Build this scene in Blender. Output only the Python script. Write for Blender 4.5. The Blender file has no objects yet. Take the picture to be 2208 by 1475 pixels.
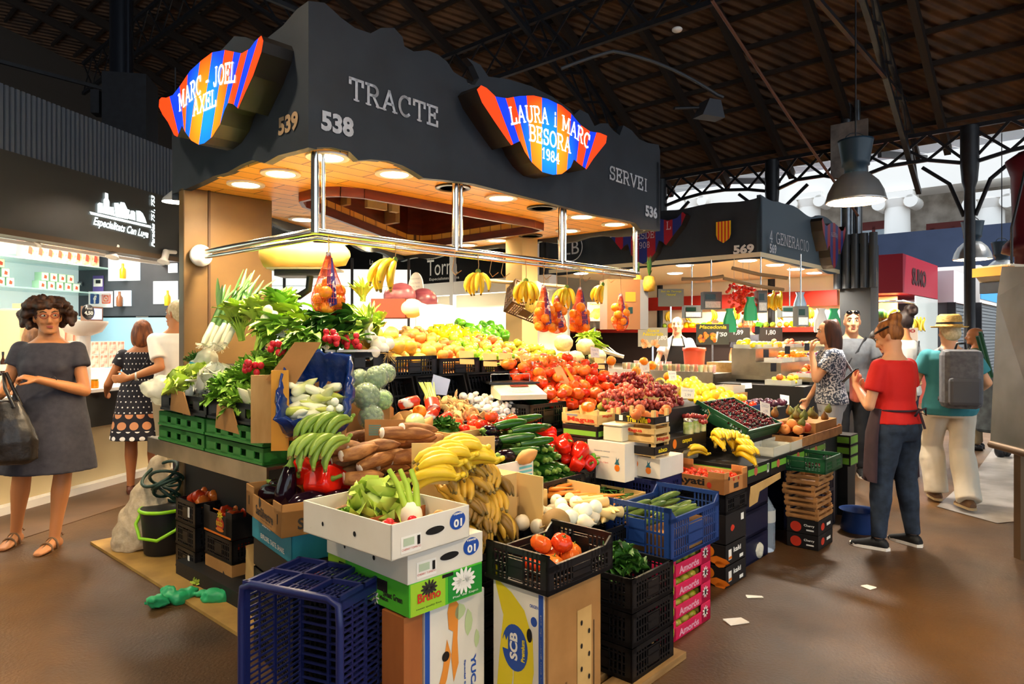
import bpy, bmesh, math, random
from math import sin, cos, pi, radians, sqrt, atan2, exp
from mathutils import Vector as Vec, Matrix, noise
random.seed(7)
R = random.Random(11)
SC = bpy.context.scene
COL = SC.collection
# --- camera, world, exposure
H = 1.45; F = 1473.0; CX = 1104.0; HY = 725.0
cam = bpy.data.cameras.new('camera'); camo = bpy.data.objects.new('camera', cam); COL.objects.link(camo)
cam.sensor_width = 36; cam.lens = F / 2208 * 36; cam.shift_y = -(737.5 - HY) / 2208
camo.location = (0, 0, H); camo.rotation_euler = (pi / 2, 0, 0); cam.clip_start = .05; cam.clip_end = 200
SC.camera = camo
SC.view_settings.view_transform = 'Standard'; SC.view_settings.look = 'None'
SC.view_settings.exposure = 0.85; SC.view_settings.gamma = 1; SC.view_settings.use_curve_mapping = False
W = bpy.data.worlds.new('world'); SC.world = W; W.use_nodes = True
wn = W.node_tree.nodes; wl = W.node_tree.links
bg = wn['Background']; bg.inputs[0].default_value = (.80, .90, 1, 1); bg.inputs[1].default_value = 1.1
sun = bpy.data.lights.new('sun', 'SUN'); sun.energy = 4.0; sun.angle = radians(2); sun.color = (1, .95, .88)
suno = bpy.data.objects.new('sun', sun); COL.objects.link(suno); suno.rotation_euler = (radians(38), radians(12), radians(50))
suno.location = (20, 5, 20)
# stall frame: origin below the front fascia corner, x along the long front, y along the left side
C0 = (-1.043, 3.5); U = (.672, .741); V = (-.741, .672); ANG = atan2(U[1], U[0])
def S(u, v, z=0): return (C0[0] + U[0]*u + V[0]*v, C0[1] + U[1]*u + V[1]*v, z)
def ray(px, py): return ((px-CX)/F, 1.0, -(py-HY)/F)
def uv(x, y):
 dx, dy = x-C0[0], y-C0[1]
 return (U[0]*dx+U[1]*dy, V[0]*dx+V[1]*dy)
def RD(px, py, d): r = ray(px, py); return (r[0]*d, d, H+r[2]*d)
def RZ(px, py, z): return RD(px, py, (z-H)/ray(px, py)[2])
def _pl(px, py, A, k0): r = ray(px, py); return RD(px, py, k0/(A[0]*r[0]+A[1]))
def RV(px, py, v): return _pl(px, py, V, v+V[0]*C0[0]+V[1]*C0[1])
def RU(px, py, u): return _pl(px, py, U, u+U[0]*C0[0]+U[1]*C0[1])
def UZ(px, py, v): p = RV(px, py, v); return (uv(p[0], p[1])[0], p[2])
def VZ(px, py, u): p = RU(px, py, u); return (uv(p[0], p[1])[1], p[2])
# --- materials
def lin(c):
 if isinstance(c, str):
  c = tuple(int(c[i:i+2], 16)/255 for i in (0, 2, 4))
 return tuple((x/12.92 if x <= .04045 else ((x+.055)/1.055)**2.4) for x in c[:3]) + (1,)
MATS = {}
def mat(name, col='808080', rough=.5, metal=0, col2=None, scale=8, bump=0, emit=0, alpha=1, trans=0, rnd=0, detail=4, lo=.35, hi=.65, stretch=None, coat=0, sss=0, obj=True, ior=1.45):
 if name in MATS: return MATS[name]
 m = bpy.data.materials.new(name); m.use_nodes = True; MATS[name] = m
 nt = m.node_tree; N = nt.nodes; L = nt.links; b = N['Principled BSDF']
 b.inputs['Base Color'].default_value = lin(col); b.inputs['Roughness'].default_value = rough; b.inputs['Metallic'].default_value = metal
 b.inputs['IOR'].default_value = ior
 if coat: b.inputs['Coat Weight'].default_value = coat; b.inputs['Coat Roughness'].default_value = .1
 if emit: b.inputs['Emission Color'].default_value = lin(col); b.inputs['Emission Strength'].default_value = emit
 if alpha < 1: b.inputs['Alpha'].default_value = alpha
 if trans: b.inputs['Transmission Weight'].default_value = trans
 if sss: b.inputs['Subsurface Weight'].default_value = sss; b.inputs['Subsurface Scale'].default_value = .01
 src = None
 if col2 or bump:
  tc = N.new('ShaderNodeTexCoord'); mp = N.new('ShaderNodeMapping'); L.new(tc.outputs['Object'], mp.inputs[0])
  if stretch: mp.inputs['Scale'].default_value = stretch
  nz = N.new('ShaderNodeTexNoise'); nz.inputs['Scale'].default_value = scale; nz.inputs['Detail'].default_value = detail
  L.new(mp.outputs[0], nz.inputs[0])
  if bump:
   bp = N.new('ShaderNodeBump'); bp.inputs['Strength'].default_value = bump; bp.inputs['Distance'].default_value = .01
   L.new(nz.outputs[0], bp.inputs['Height']); L.new(bp.outputs[0], b.inputs['Normal'])
  if col2:
   r = N.new('ShaderNodeValToRGB'); r.color_ramp.elements[0].position = lo; r.color_ramp.elements[1].position = hi
   r.color_ramp.elements[0].color = lin(col); r.color_ramp.elements[1].color = lin(col2)
   L.new(nz.outputs[0], r.inputs[0]); src = r.outputs[0]
   if rnd:
    oi = N.new('ShaderNodeObjectInfo'); ad = N.new('ShaderNodeMath'); ad.operation = 'MULTIPLY_ADD'
    L.new(oi.outputs['Random'], ad.inputs[0]); ad.inputs[1].default_value = rnd; 
    sb = N.new('ShaderNodeMath'); sb.operation = 'SUBTRACT'; L.new(nz.outputs[0], sb.inputs[0]); sb.inputs[1].default_value = rnd/2
    L.new(sb.outputs[0], ad.inputs[2]); L.new(ad.outputs[0], r.inputs[0])
 if rnd and not col2:
  oi = N.new('ShaderNodeObjectInfo'); hs = N.new('ShaderNodeHueSaturation'); hs.inputs['Color'].default_value = lin(col)
  mr = N.new('ShaderNodeMapRange'); mr.inputs[3].default_value = 1-rnd; mr.inputs[4].default_value = 1+rnd
  L.new(oi.outputs['Random'], mr.inputs[0]); L.new(mr.outputs[0], hs.inputs['Value']); src = hs.outputs[0]
 if src: L.new(src, b.inputs['Base Color'])
 return m
# --- mesh builder
class MB:
 def __init__(s): s.v = []; s.f = []; s.m = []; s.s = []
 def add(s, vs, fs, m=0, sm=False):
  o = len(s.v); s.v += [tuple(p) for p in vs]
  for f in fs: s.f.append(tuple(i+o for i in f)); s.m.append(m); s.s.append(sm)
  return s
 def box(s, x0, y0, z0, x1, y1, z1, m=0):
  return s.add([(x0,y0,z0),(x1,y0,z0),(x1,y1,z0),(x0,y1,z0),(x0,y0,z1),(x1,y0,z1),(x1,y1,z1),(x0,y1,z1)],
                     [(0,3,2,1),(4,5,6,7),(0,1,5,4),(1,2,6,5),(2,3,7,6),(3,0,4,7)], m)
 def cbox(s, c, d, m=0, M=None):
  t = MB().box(-d[0]/2,-d[1]/2,-d[2]/2,d[0]/2,d[1]/2,d[2]/2)
  M = Matrix.Translation(c) @ (M.to_4x4() if M else Matrix())
  return s.add([M @ Vec(p) for p in t.v], t.f, m)
 def bar(s, a, b, w, h=None, m=0):
  a = Vec(a); b = Vec(b); d = b-a
  if d.length < 1e-6: return s
  q = d.to_track_quat('X', 'Z').to_matrix()
  return s.cbox((a+b)/2, (d.length, w, h or w), m, q)
 def loft(s, rings, m=0, sm=True, cap=True, closed=True):
  n = len(rings[0]); vs = [p for r in rings for p in r]; fs = []
  for i in range(len(rings)-1):
   for j in range(n if closed else n-1):
    k = (j+1) % n; fs.append((i*n+j, i*n+k, (i+1)*n+k, (i+1)*n+j))
  s.add(vs, fs, m, sm)
  if cap and closed:
   s.add(rings[0], [tuple(range(n))[::-1]], m, False); s.add(rings[-1], [tuple(range(n))], m, False)
  return s
 def tube(s, pts, rad, n=8, m=0, cap=True, flat=1.0, up=None):
  pts = [Vec(p) for p in pts]; k = len(pts)
  rad = [rad]*k if isinstance(rad, (int, float)) else rad
  rings = []; prev = None
  for i, p in enumerate(pts):
   t = (pts[min(i+1, k-1)]-pts[max(i-1, 0)])
   t = t.normalized() if t.length > 1e-9 else Vec((0,0,1))
   if prev is None:
    a = Vec(up) if up else (Vec((0,0,1)) if abs(t.z) < .9 else Vec((1,0,0)))
   else: a = prev
   x = (a - t*a.dot(t)); x = x.normalized() if x.length > 1e-6 else t.orthogonal().normalized(); prev = x
   y = t.cross(x)
   rings.append([p + x*cos(2*pi*j/n)*rad[i] + y*sin(2*pi*j/n)*rad[i]*flat for j in range(n)])
  return s.loft(rings, m, True, cap)
 def lathe(s, prof, n=16, c=(0,0,0), m=0, sm=True, M=None, lob=None, cap=True):
  rings = []
  for r, z in prof:
   rings.append([])
   for j in range(n):
    a = 2*pi*j/n; k = 1+(lob(a, z) if lob else 0)
    p = Vec((cos(a)*r*k, sin(a)*r*k, z)); p = (M @ p) if M else p
    rings[-1].append(p+Vec(c))
  return s.loft(rings, m, sm, cap)
 def ell(s, c, r, n=12, m=0, M=None, k=None):
  k = k or max(5, n//2+1); r = (r,)*3 if isinstance(r, (int, float)) else r
  rings = []
  for i in range(k+1):
   t = pi*i/k; t = min(max(t, .02), pi-.02)
   ring = []
   for j in range(n):
    a = 2*pi*j/n; p = Vec((sin(t)*cos(a)*r[0], sin(t)*sin(a)*r[1], -cos(t)*r[2]))
    ring.append((M @ p if M else p)+Vec(c))
   rings.append(ring)
  return s.loft(rings, m, True)
 def prism(s, pts, o, ex, ey, t, m=0, ms=None):
  """extruded polygon: pts in the (ex, ey) plane at o, thickness t along ex x ey"""
  o = Vec(o); ex = Vec(ex); ey = Vec(ey); nz = ex.cross(ey).normalized()*t; n = len(pts)
  a = [o+ex*p[0]+ey*p[1] for p in pts]; b = [p+nz for p in a]
  s.add(a+b, [tuple(range(n))[::-1], tuple(range(n, 2*n))], m)
  s.add(a+b, [(i, (i+1) % n, n+(i+1) % n, n+i) for i in range(n)], m if ms is None else ms)
  return s
 def mesh(s, name, mats, sm=None):
  me = bpy.data.meshes.new(name); me.from_pydata(s.v, [], s.f)
  for x in (mats if isinstance(mats, (list, tuple)) else [mats]): me.materials.append(x)
  me.polygons.foreach_set('material_index', s.m)
  me.polygons.foreach_set('use_smooth', s.s if sm is None else [sm]*len(s.f))
  me.update(); return me
 def build(s, name, mats, parent=None, loc=None, rz=0, sm=None, bevel=0):
  o = bpy.data.objects.new(name, s.mesh(name, mats, sm)); COL.objects.link(o)
  if parent: o.parent = parent
  if loc: o.location = loc
  if rz: o.rotation_euler.z = rz
  if bevel:
   b = o.modifiers.new('b', 'BEVEL'); b.width = bevel; b.segments = 2; b.limit_method = 'ANGLE'
  return o
def tag(o, label, cat, group=None, kind=None):
 if label: o['label'] = label
 if cat: o['category'] = cat
 if group: o['group'] = group
 if kind: o['kind'] = kind
 return o
def thing(name, label, cat, loc=(0,0,0), rz=0, group=None, rot=None):
 o = bpy.data.objects.new(name, None); COL.objects.link(o); o.location = loc
 o.rotation_euler = rot or (0, 0, rz); o.empty_display_size = .1
 return tag(o, label, cat, group)
def struct(o): o['kind'] = 'structure'; return o
def meshobj(name, me, parent=None, loc=(0,0,0), rot=(0,0,0), sc=None):
 o = bpy.data.objects.new(name, me); COL.objects.link(o); o.location = loc; o.rotation_euler = rot
 if parent: o.parent = parent
 if sc: o.scale = (sc,)*3 if isinstance(sc, (int, float)) else sc
 return o
def bake(o):
 """evaluate modifiers into the mesh"""
 bpy.context.view_layer.update()
 dg = bpy.context.evaluated_depsgraph_get(); me = bpy.data.meshes.new_from_object(o.evaluated_get(dg), depsgraph=dg)
 o.modifiers.clear(); o.data = me
 return o
def remesh(mb, name, m, parent, vox=.01, smooth=4, disp=None):
 o = mb.build(name, m, parent)
 r = o.modifiers.new('r', 'REMESH'); r.mode = 'VOXEL'; r.voxel_size = vox; r.use_smooth_shade = True
 if disp:
  t = bpy.data.textures.new('t', 'CLOUDS'); t.noise_scale = disp[1]; d = o.modifiers.new('d', 'DISPLACE'); d.texture = t; d.strength = disp[0]; d.mid_level = .5
 s = o.modifiers.new('s', 'SMOOTH'); s.iterations = smooth; s.factor = .5
 return bake(o)
TXT = {}
def txtmesh(s, bold=0, shear=0):
 k = (s, bold, shear)
 if k not in TXT:
  cu = bpy.data.curves.new('t', 'FONT'); cu.body = s; cu.size = 1; cu.offset = bold; cu.shear = shear; cu.resolution_u = 3
  o = bpy.data.objects.new('t', cu); COL.objects.link(o); bpy.context.view_layer.update()
  dg = bpy.context.evaluated_depsgraph_get(); me = bpy.data.meshes.new_from_object(o.evaluated_get(dg), depsgraph=dg)
  bpy.data.objects.remove(o)
  vs = [tuple(v.co) for v in me.vertices]; fs = [tuple(p.vertices) for p in me.polygons]
  bpy.data.meshes.remove(me)
  xs = [v[0] for v in vs]; ys = [v[1] for v in vs]
  TXT[k] = (vs, fs, min(xs), max(xs), min(ys), max(ys))
 return TXT[k]
def text(mb, s, o, ex, ey, w=None, h=None, m=0, bold=.01, shear=0, center=True):
 """flat lettering laid on the plane (ex, ey); w or h is the overall size"""
 vs, fs, x0, x1, y0, y1 = txtmesh(s, bold, shear); ex = Vec(ex).normalized(); ey = Vec(ey).normalized(); o = Vec(o)
 sx = (w/(x1-x0)) if w else None; sy = (h/(y1-y0)) if h else None
 sx = sx or sy; sy = sy or sx
 ox = (x0+x1)/2 if center else x0; oy = (y0+y1)/2 if center else y0
 mb.add([o+ex*((v[0]-ox)*sx)+ey*((v[1]-oy)*sy) for v in vs], fs, m)
 return mb
# stroke lettering with serifs: (width, strokes, serifs); a serif is (x, y) of a horizontal foot
def _arc(cx, cy, rx, ry, a0, a1, n=10): return [(cx+rx*cos(radians(a0+(a1-a0)*i/n)), cy+ry*sin(radians(a0+(a1-a0)*i/n))) for i in range(n+1)]
GL = {
 'A': (.8, [[(.08,0),(.4,1)],[(.4,1),(.72,0)],[(.2,.35),(.6,.35)]], [(.08,0),(.72,0)]),
 'B': (.7, [[(.12,0),(.12,1)],[(.0,1),(.4,1)]+_arc(.4,.76,.22,.24,90,-90)+[(.12,.52)],[(.12,.52),(.4,.52)]+_arc(.4,.26,.26,.26,90,-90)+[(0,0)]], []),
 'C': (.75, [_arc(.4,.5,.34,.5,50,310,16),[(.66,.72),(.66,1)]], []),
 'D': (.8, [[(.12,0),(.12,1)],[(0,1),(.35,1)]+_arc(.35,.5,.38,.5,90,-90)+[(0,0)]], []),
 'E': (.68, [[(.12,0),(.12,1)],[(0,1),(.6,1),(.6,.78)],[(0,0),(.62,0),(.62,.24)],[(.12,.52),(.46,.52)],[(.46,.4),(.46,.64)]], []),
 'G': (.8, [_arc(.4,.5,.34,.5,50,340,16),[(.72,.42),(.72,0)],[(.5,.42),(.82,.42)]], []),
 'I': (.4, [[(.2,0),(.2,1)]], [(.2,0),(.2,1)]),
 'i': (.32, [[(.16,0),(.16,.62)],[(.16,.82),(.16,.94)]], [(.16,0)]),
 'J': (.55, [[(.36,1),(.36,.25)]+_arc(.2,.22,.16,.22,0,-170,8)], [(.36,1)]),
 'L': (.65, [[(.12,0),(.12,1)],[(0,0),(.6,0),(.6,.28)]], [(.12,1)]),
 'M': (.95, [[(.12,0),(.12,1),(.47,.2),(.82,1),(.82,0)]], [(.12,0),(.82,0),(.08,1),(.86,1)]),
 'N': (.82, [[(.12,0),(.12,1),(.7,0),(.7,1)]], [(.12,0),(.08,1),(.7,1)]),
 'O': (.82, [_arc(.4,.5,.36,.5,0,360,20)], []),
 'R': (.75, [[(.12,0),(.12,1)],[(0,1),(.4,1)]+_arc(.4,.75,.22,.25,90,-90)+[(.12,.5)],[(.38,.5),(.66,0)]], [(.12,0),(.68,0)]),
 'S': (.64, [_arc(.32,.75,.24,.25,30,270,10)+_arc(.32,.26,.26,.26,90,-150,10),[(.54,.76),(.54,1)],[(.07,.0),(.07,.26)]], []),
 'T': (.75, [[(.04,.76),(.04,1),(.7,1),(.7,.76)],[(.37,1),(.37,0)]], [(.37,0)]),
 'U': (.8, [[(.12,1),(.12,.3)]+_arc(.4,.3,.28,.3,180,360,10)+[(.68,1)]], [(.12,1),(.68,1)]),
 'V': (.8, [[(.08,1),(.4,0),(.72,1)]], [(.08,1),(.72,1)]),
 'X': (.78, [[(.1,0),(.68,1)],[(.1,1),(.68,0)]], [(.1,0),(.68,0),(.1,1),(.68,1)]),
 '-': (.5, [[(.1,.45),(.4,.45)]], []), ' ': (.45, [], []),
 '1': (.45, [[(.06,.8),(.24,1),(.24,0)]], [(.24,0)]), '9': (.6, [_arc(.3,.7,.22,.3,0,360,12),[(.52,.7)]+_arc(.28,.3,.24,.3,10,-120,6)], []),
 '8': (.6, [_arc(.3,.74,.2,.26,0,360,12),_arc(.3,.25,.24,.25,0,360,12)], []), '4': (.62, [[(.42,0),(.42,1),(.05,.3),(.58,.3)]], [(.42,0)]),
 '0': (.6, [_arc(.3,.5,.24,.5,0,360,16)], []),
}
def serif(mb, s, pos, h, t=.14, m=0, sp=.14, dep=.004):
 """pos(x, y) -> point for a letter coordinate x (0..width of the line) and y (0..h)"""
 x = 0
 for ch in s:
  w, st, sf = GL[ch]
  def P(a, b, x=x): return Vec(pos((x+a)*h, b*h))
  for l in st:
   for a, b in zip(l[:-1], l[1:]):
    d = Vec((b[0]-a[0], b[1]-a[1])); n = d.length or 1; e = d/n*t*.4; q = Vec((-d[1], d[0]))/n*t/2
    a2 = (a[0]-e[0], a[1]-e[1]); b2 = (b[0]+e[0], b[1]+e[1])
    c = [P(a2[0]+q[0], a2[1]+q[1]), P(a2[0]-q[0], a2[1]-q[1]), P(b2[0]-q[0], b2[1]-q[1]), P(b2[0]+q[0], b2[1]+q[1])]
    mb.add(c, [(0,1,2,3)], m)
  for a, b in sf:
   mb.add([P(a-.15, b-t*.3), P(a+.15, b-t*.3), P(a+.15, b+t*.3), P(a-.15, b+t*.3)], [(0,1,2,3)], m)
  x += w+sp
 return x*h
def serif_w(s, h, sp=.14): return (sum(GL[c][0]+sp for c in s)-sp)*h
def clipstripes(outline, edges, pickm, hc=()):
 """triangulated outline (2D) cut at the stripe edges; -> (verts, faces, mats)"""
 bm = bmesh.new(); f = bm.faces.new([bm.verts.new((p[0], p[1], 0)) for p in outline])
 bmesh.ops.triangulate(bm, faces=[f])
 for (x, sl) in edges:
  bmesh.ops.bisect_plane(bm, geom=bm.verts[:]+bm.edges[:]+bm.faces[:], plane_co=(x, 0, 0), plane_no=(1, sl, 0))
 for z in hc: bmesh.ops.bisect_plane(bm, geom=bm.verts[:]+bm.edges[:]+bm.faces[:], plane_co=(0, z, 0), plane_no=(0, 1, 0))
 bm.verts.ensure_lookup_table(); bm.verts.index_update()
 vs = [(v.co.x, v.co.y) for v in bm.verts]; fs = []; ms = []
 for f in bm.faces:
  c = f.calc_center_median(); fs.append([v.index for v in f.verts]); ms.append(pickm(c.x, c.y))
 bm.free(); return vs, fs, ms
def spot(parent, loc, energy, color=(1, .78, .5), size=2.4, blend=.6, rad=.06, name='lamp_light', rot=(0,0,0)):
 l = bpy.data.lights.new(name, 'SPOT'); l.energy = energy; l.color = color; l.spot_size = size; l.spot_blend = blend; l.shadow_soft_size = rad
 o = bpy.data.objects.new(name, l); COL.objects.link(o); o.location = loc; o.rotation_euler = rot
 if parent: o.parent = parent
 return o
def arealight(parent, loc, energy, sx, sy, color=(1,1,1), rot=(0,0,0), name='tube_light'):
 l = bpy.data.lights.new(name, 'AREA'); l.energy = energy; l.color = color; l.shape = 'RECTANGLE'; l.size = sx; l.size_y = sy
 o = bpy.data.objects.new(name, l); COL.objects.link(o); o.location = loc; o.rotation_euler = rot
 if parent: o.parent = parent
 return o
# --- palette
M_slate = mat('slate_paint', '20252c', .55, col2='292f37', scale=3, bump=.05)
M_wood = mat('pine_tiles', 'c98a3a', .45)
def _tiles():
 m = M_wood; N = m.node_tree.nodes; L = m.node_tree.links; b = N['Principled BSDF']
 tc = N.new('ShaderNodeTexCoord'); br = N.new('ShaderNodeTexBrick'); L.new(tc.outputs['Object'], br.inputs[0])
 br.inputs['Color1'].default_value = lin('f4b850'); br.inputs['Color2'].default_value = lin('e4a23c'); br.inputs['Mortar'].default_value = lin('5d3d18')
 br.inputs['Scale'].default_value = 1; br.inputs['Mortar Size'].default_value = .004; br.inputs['Brick Width'].default_value = .42; br.inputs['Row Height'].default_value = .14
 L.new(br.outputs[0], b.inputs['Base Color'])
_tiles()
M_redwood = mat('red_wood', '6b2a12', .4, col2='4e1c0c', scale=4, stretch=(1, 1, 6))
M_chrome = mat('chrome', 'dcdcd8', .18, 1)
M_steel = mat('brushed_steel', 'b4aca0', .32, 1, col2='9c9488', scale=5)
M_white = mat('white_paint', 'eeeae2', .5)
M_black = mat('black_plastic', '16161a', .38, rnd=.3)
M_iron = mat('dark_iron', '16161a', .45, col2='1f2126', scale=12)
M_tan = mat('tan_enamel', '6a522e', .38, col2='5a4426', scale=3)
M_lampon = mat('lamp_glow', 'fff0d0', .5, emit=9)
M_lampcool = mat('cool_lamp_glow', 'fff8ee', .5, emit=9)
M_lampoff = mat('unlit_lamp', '8d8069', .3)
M_roof = mat('roof_sheet', '6c4a2e', .8, col2='3c2a1c', scale=2.2, lo=.3, hi=.7)
def _wave():
 N = M_roof.node_tree.nodes; L = M_roof.node_tree.links
 tc = N.new('ShaderNodeTexCoord'); w = N.new('ShaderNodeTexWave'); w.inputs['Scale'].default_value = 2.2; w.bands_direction = 'Y'
 bp = N.new('ShaderNodeBump'); bp.inputs['Distance'].default_value = .05; L.new(tc.outputs['Object'], w.inputs[0]); L.new(w.outputs['Fac'], bp.inputs['Height']); L.new(bp.outputs[0], N['Principled BSDF'].inputs['Normal'])
_wave()
M_rafter = mat('roof_timber', '241a13', .7)
# --- floor
M_floor = mat('market_floor', '644420', .42, col2='352412', scale=1.1, detail=9, lo=.3, hi=.72)
def _floor():
 N = M_floor.node_tree.nodes; L = M_floor.node_tree.links; b = N['Principled BSDF']
 tc = N.new('ShaderNodeTexCoord')
 n2 = N.new('ShaderNodeTexNoise'); n2.inputs['Scale'].default_value = 60; n2.inputs['Detail'].default_value = 6; L.new(tc.outputs['Object'], n2.inputs[0])
 bp = N.new('ShaderNodeBump'); bp.inputs['Strength'].default_value = .5; bp.inputs['Distance'].default_value = .006; L.new(n2.outputs[0], bp.inputs['Height']); L.new(bp.outputs[0], b.inputs['Normal'])
 n3 = N.new('ShaderNodeTexNoise'); n3.inputs['Scale'].default_value = .9; n3.inputs['Detail'].default_value = 5; L.new(tc.outputs['Object'], n3.inputs[0])
 mr = N.new('ShaderNodeMapRange'); mr.inputs[1].default_value = .35; mr.inputs[2].default_value = .65; mr.inputs[3].default_value = .34; mr.inputs[4].default_value = .6
 L.new(n3.outputs[0], mr.inputs[0]); L.new(mr.outputs[0], b.inputs['Roughness'])
_floor()
struct(MB().add([(-16,-8,0),(26,-8,0),(26,32,0),(-16,32,0)], [(0,1,2,3)]).build('floor', M_floor))
# tiled walkway strip along the left shop, a little proud of the concrete
# left shop frame: origin on its front base line, s along the front, n into the shop
LA = (-4.115, 5.49); LS = (.194, .981); LN = (-.981, .194); LANG = atan2(LS[1], LS[0])
def Wp(s, n, z=0): return (LA[0]+LS[0]*s+LN[0]*n, LA[1]+LS[1]*s+LN[1]*n, z)
M_walk = mat('walkway_stone', '6e5138', .5, col2='5a412c', scale=2)
o = MB().box(-6, -.72, 0, 7, 0, .006).build('floor', M_walk, None, Wp(0, 0, 0), LANG); struct(o)
pts = [RZ(x, y, .004) for x, y in ((2020, 1092), (2110, 1010), (2150, 955), (2330, 940), (2330, 1110), (2150, 1128))]  # pale sheet on the floor, painting in the patch of daylight
struct(MB().add(pts, [tuple(range(6))]).build('floor', mat('daylight_patch', 'a8a4a0', .35, col2='7a746e', scale=3)))
# ---- roof
prof = [(-30, 2.2), (-21, 5.2), (-12.5, 8.2), (-4, 10.4), (4.5, 8.0), (7.8, 6.3), (10.6, 4.5)]
m = MB()
for (a, za), (b, zb) in zip(prof[:-1], prof[1:]):
 m.add([S(a, -16, za), S(b, -16, zb), S(b, 17, zb), S(a, 17, za)], [(0, 1, 2, 3)])
struct(m.build('ceiling', M_roof))
def roofz(u):
 for (a, za), (b, zb) in zip(prof[:-1], prof[1:]):
  if a <= u <= b: return za+(zb-za)*(u-a)/(b-a)
m = MB()
for k in range(-9, 34):        # battens across the slope
 u = -5 + k*.46
 if u > 10.5: break
 z = roofz(u)-.06
 m.bar(S(u, -15, z), S(u, 16, z), .05, .07)
for k in range(24):            # timbers running up the slope
 v = -13+k*1.2
 for (a, za), (b, zb) in zip(prof[2:-1], prof[3:]):
  m.bar(S(a, v, za-.16), S(b, v, zb-.16), .09, .16)
struct(m.build('roof_timbers', M_rafter))
def lattice(m, a, b, h, n, t=.045, w=.06, dz=0):
 """flat lattice girder between two points, h tall"""
 a = Vec(a); b = Vec(b); up = Vec((0, 0, 1))
 m.bar(a, b, w, w); m.bar(a+up*h, b+up*h, w, w)
 for i in range(n):
  p = a+(b-a)*i/n; q = a+(b-a)*(i+1)/n
  m.bar(p, q+up*h, t*.5, t); m.bar(p+up*h, q, t*.5, t)
m = MB()
cols_v = [-10.2, -6.2, -3.8, -1.38, .22, 1.5, 3.68, 6.2, 9.5]
for i in range(len(cols_v)-1):
 a, b = cols_v[i], cols_v[i+1]; n = max(3, int((b-a)/.42))
 for j in range(n):
  f0, f1 = j/n, (j+1)/n; c0 = .16*abs(2*f0-1)**2; c1 = .16*abs(2*f1-1)**2
  p = Vec(S(9.93, a+(b-a)*f0, 4.12-c0)); q = Vec(S(9.93, a+(b-a)*f1, 4.12-c1)); P = Vec(S(9.93, a+(b-a)*f0, 4.5)); Q = Vec(S(9.93, a+(b-a)*f1, 4.5))
  m.bar(p, q, .05, .05); m.bar(P, Q, .05, .06); m.bar(p, Q, .02, .04); m.bar(P, q, .02, .04)
struct(m.build('roof_girder', M_iron))
for v in (-3.8, -1.38, 1.5, 3.68):
 m = MB(); m.lathe([(.1, 0), (.1, .5), (.075, .55), (.07, 3.6), (.1, 3.7), (.12, 3.95), (.12, 4.5)], 12)
 for sg in (-1, 1):           # curved brackets up to the girder
  m.tube([(0, sg*.07, 3.2), (0, sg*.25, 3.7), (0, sg*.6, 4.0)], .03, 6)
 struct(m.build('market_column', M_iron, None, S(9.93, v), ANG))
# deep lattice trusses along the slope, and tie rods
for v in (-5.2, -.6, 4.0, 8.5):
 m = MB()
 for (a, za), (b, zb) in zip(prof[2:-1], prof[3:]):
  lattice(m, S(a, v, za-.75), S(b, v, zb-.75), .5, int((b-a)/.55), .04, .07)
 m.bar(S(-12, v, 5.6), S(9.9, v, 5.0), .05, .05)
 struct(m.build('roof_truss', M_iron))
for u in (-1.2, 3.2, 6.4):
 m = MB(); lattice(m, S(u, -14, roofz(u)-1.25), S(u, 15, roofz(u)-1.25), .7, 44, .035, .07)
 struct(m.build('roof_truss', M_iron))
m = MB(); q = RD(1535, 0, 7); m.tube([q, RD(1700, 250, 8.7), RD(1850, 465, 10.4)], .018, 6)
tag(m.build('tie_rod', mat('rusty_rod', '5a3626', .6)), 'long rusty tie rod slanting down from the roof behind the big pendant lamp', 'rod')
m = MB(); m.tube([RD(1210+14*i, 165-70*sin(pi*min(1, i/24)*.62+.25)+max(0, i-8)*6, 8.0) for i in range(26)], .022, 6)
tag(m.build('curved_pipe', mat('grey_pipe', '3a3c40', .4)), 'arched grey pipe curving under the roof beside the floodlight', 'pipe')
# --- outside: canopy, facade
M_canopy = mat('blue_canopy', '86aed8', .6, emit=0, trans=0)
M_canopy.node_tree.nodes['Principled BSDF'].inputs['Alpha'].default_value = .75
m = MB()
for k in range(40):
 v = -12+k*.6
 m.add([S(10.7, v, 4.62), S(14.2, v, 5.2), S(14.2, v+.58, 5.2), S(10.7, v+.58, 4.62)], [(0, 1, 2, 3)])
tag(m.build('glazed_canopy', M_canopy), 'pale blue glazed canopy outside the open side of the market', 'canopy')
m = MB()
for k in range(8): m.bar(S(10.7, -12+k*3, 4.5), S(14.2, -12+k*3, 5.1), .06, .12)
struct(m.build('roof_ribs', M_iron))
M_fac = mat('stucco', 'cfc8bc', .8, col2='9a9184', scale=1.6, detail=8)
struct(MB().box(0, -34, 0, .4, 26, 16).build('wall_outside', M_fac, None, S(29.5, 0), ANG))
M_stone = mat('white_stone', 'f4f1ea', .7)
for px, lb in ((1745, 0), (1935, 1), (2135, 2), (1500, 0), (2400, 0)):
 q = RU(px, 435, 27.6); t = thing('stone_column', ('white ionic column of the arcade outside the market', 'white ionic column outside, just right of the big pendant lamp', 'white ionic column outside, above the smaller pendant lamp')[lb], 'column', (q[0], q[1], 0), ANG, 'arcade columns' if not lb else None)
 z = q[2]; MB().lathe([(.65, 0), (.65, .3), (.52, .4), (.5, 3), (.43, z-.2)], 20).build('shaft', M_stone, t)
 c = MB().box(-.5, -.62, z+.05, .5, .62, z+.3)
 for sy in (-1, 1): c.tube([(-.5, sy*.55, z-.1), (.5, sy*.55, z-.1)], .24, 14)
 c.lathe([(.44, z-.25), (.55, z+.05)], 16); c.build('capital', M_stone, t)
zt = RU(1935, 435, 27.6)[2]+.35
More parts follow.
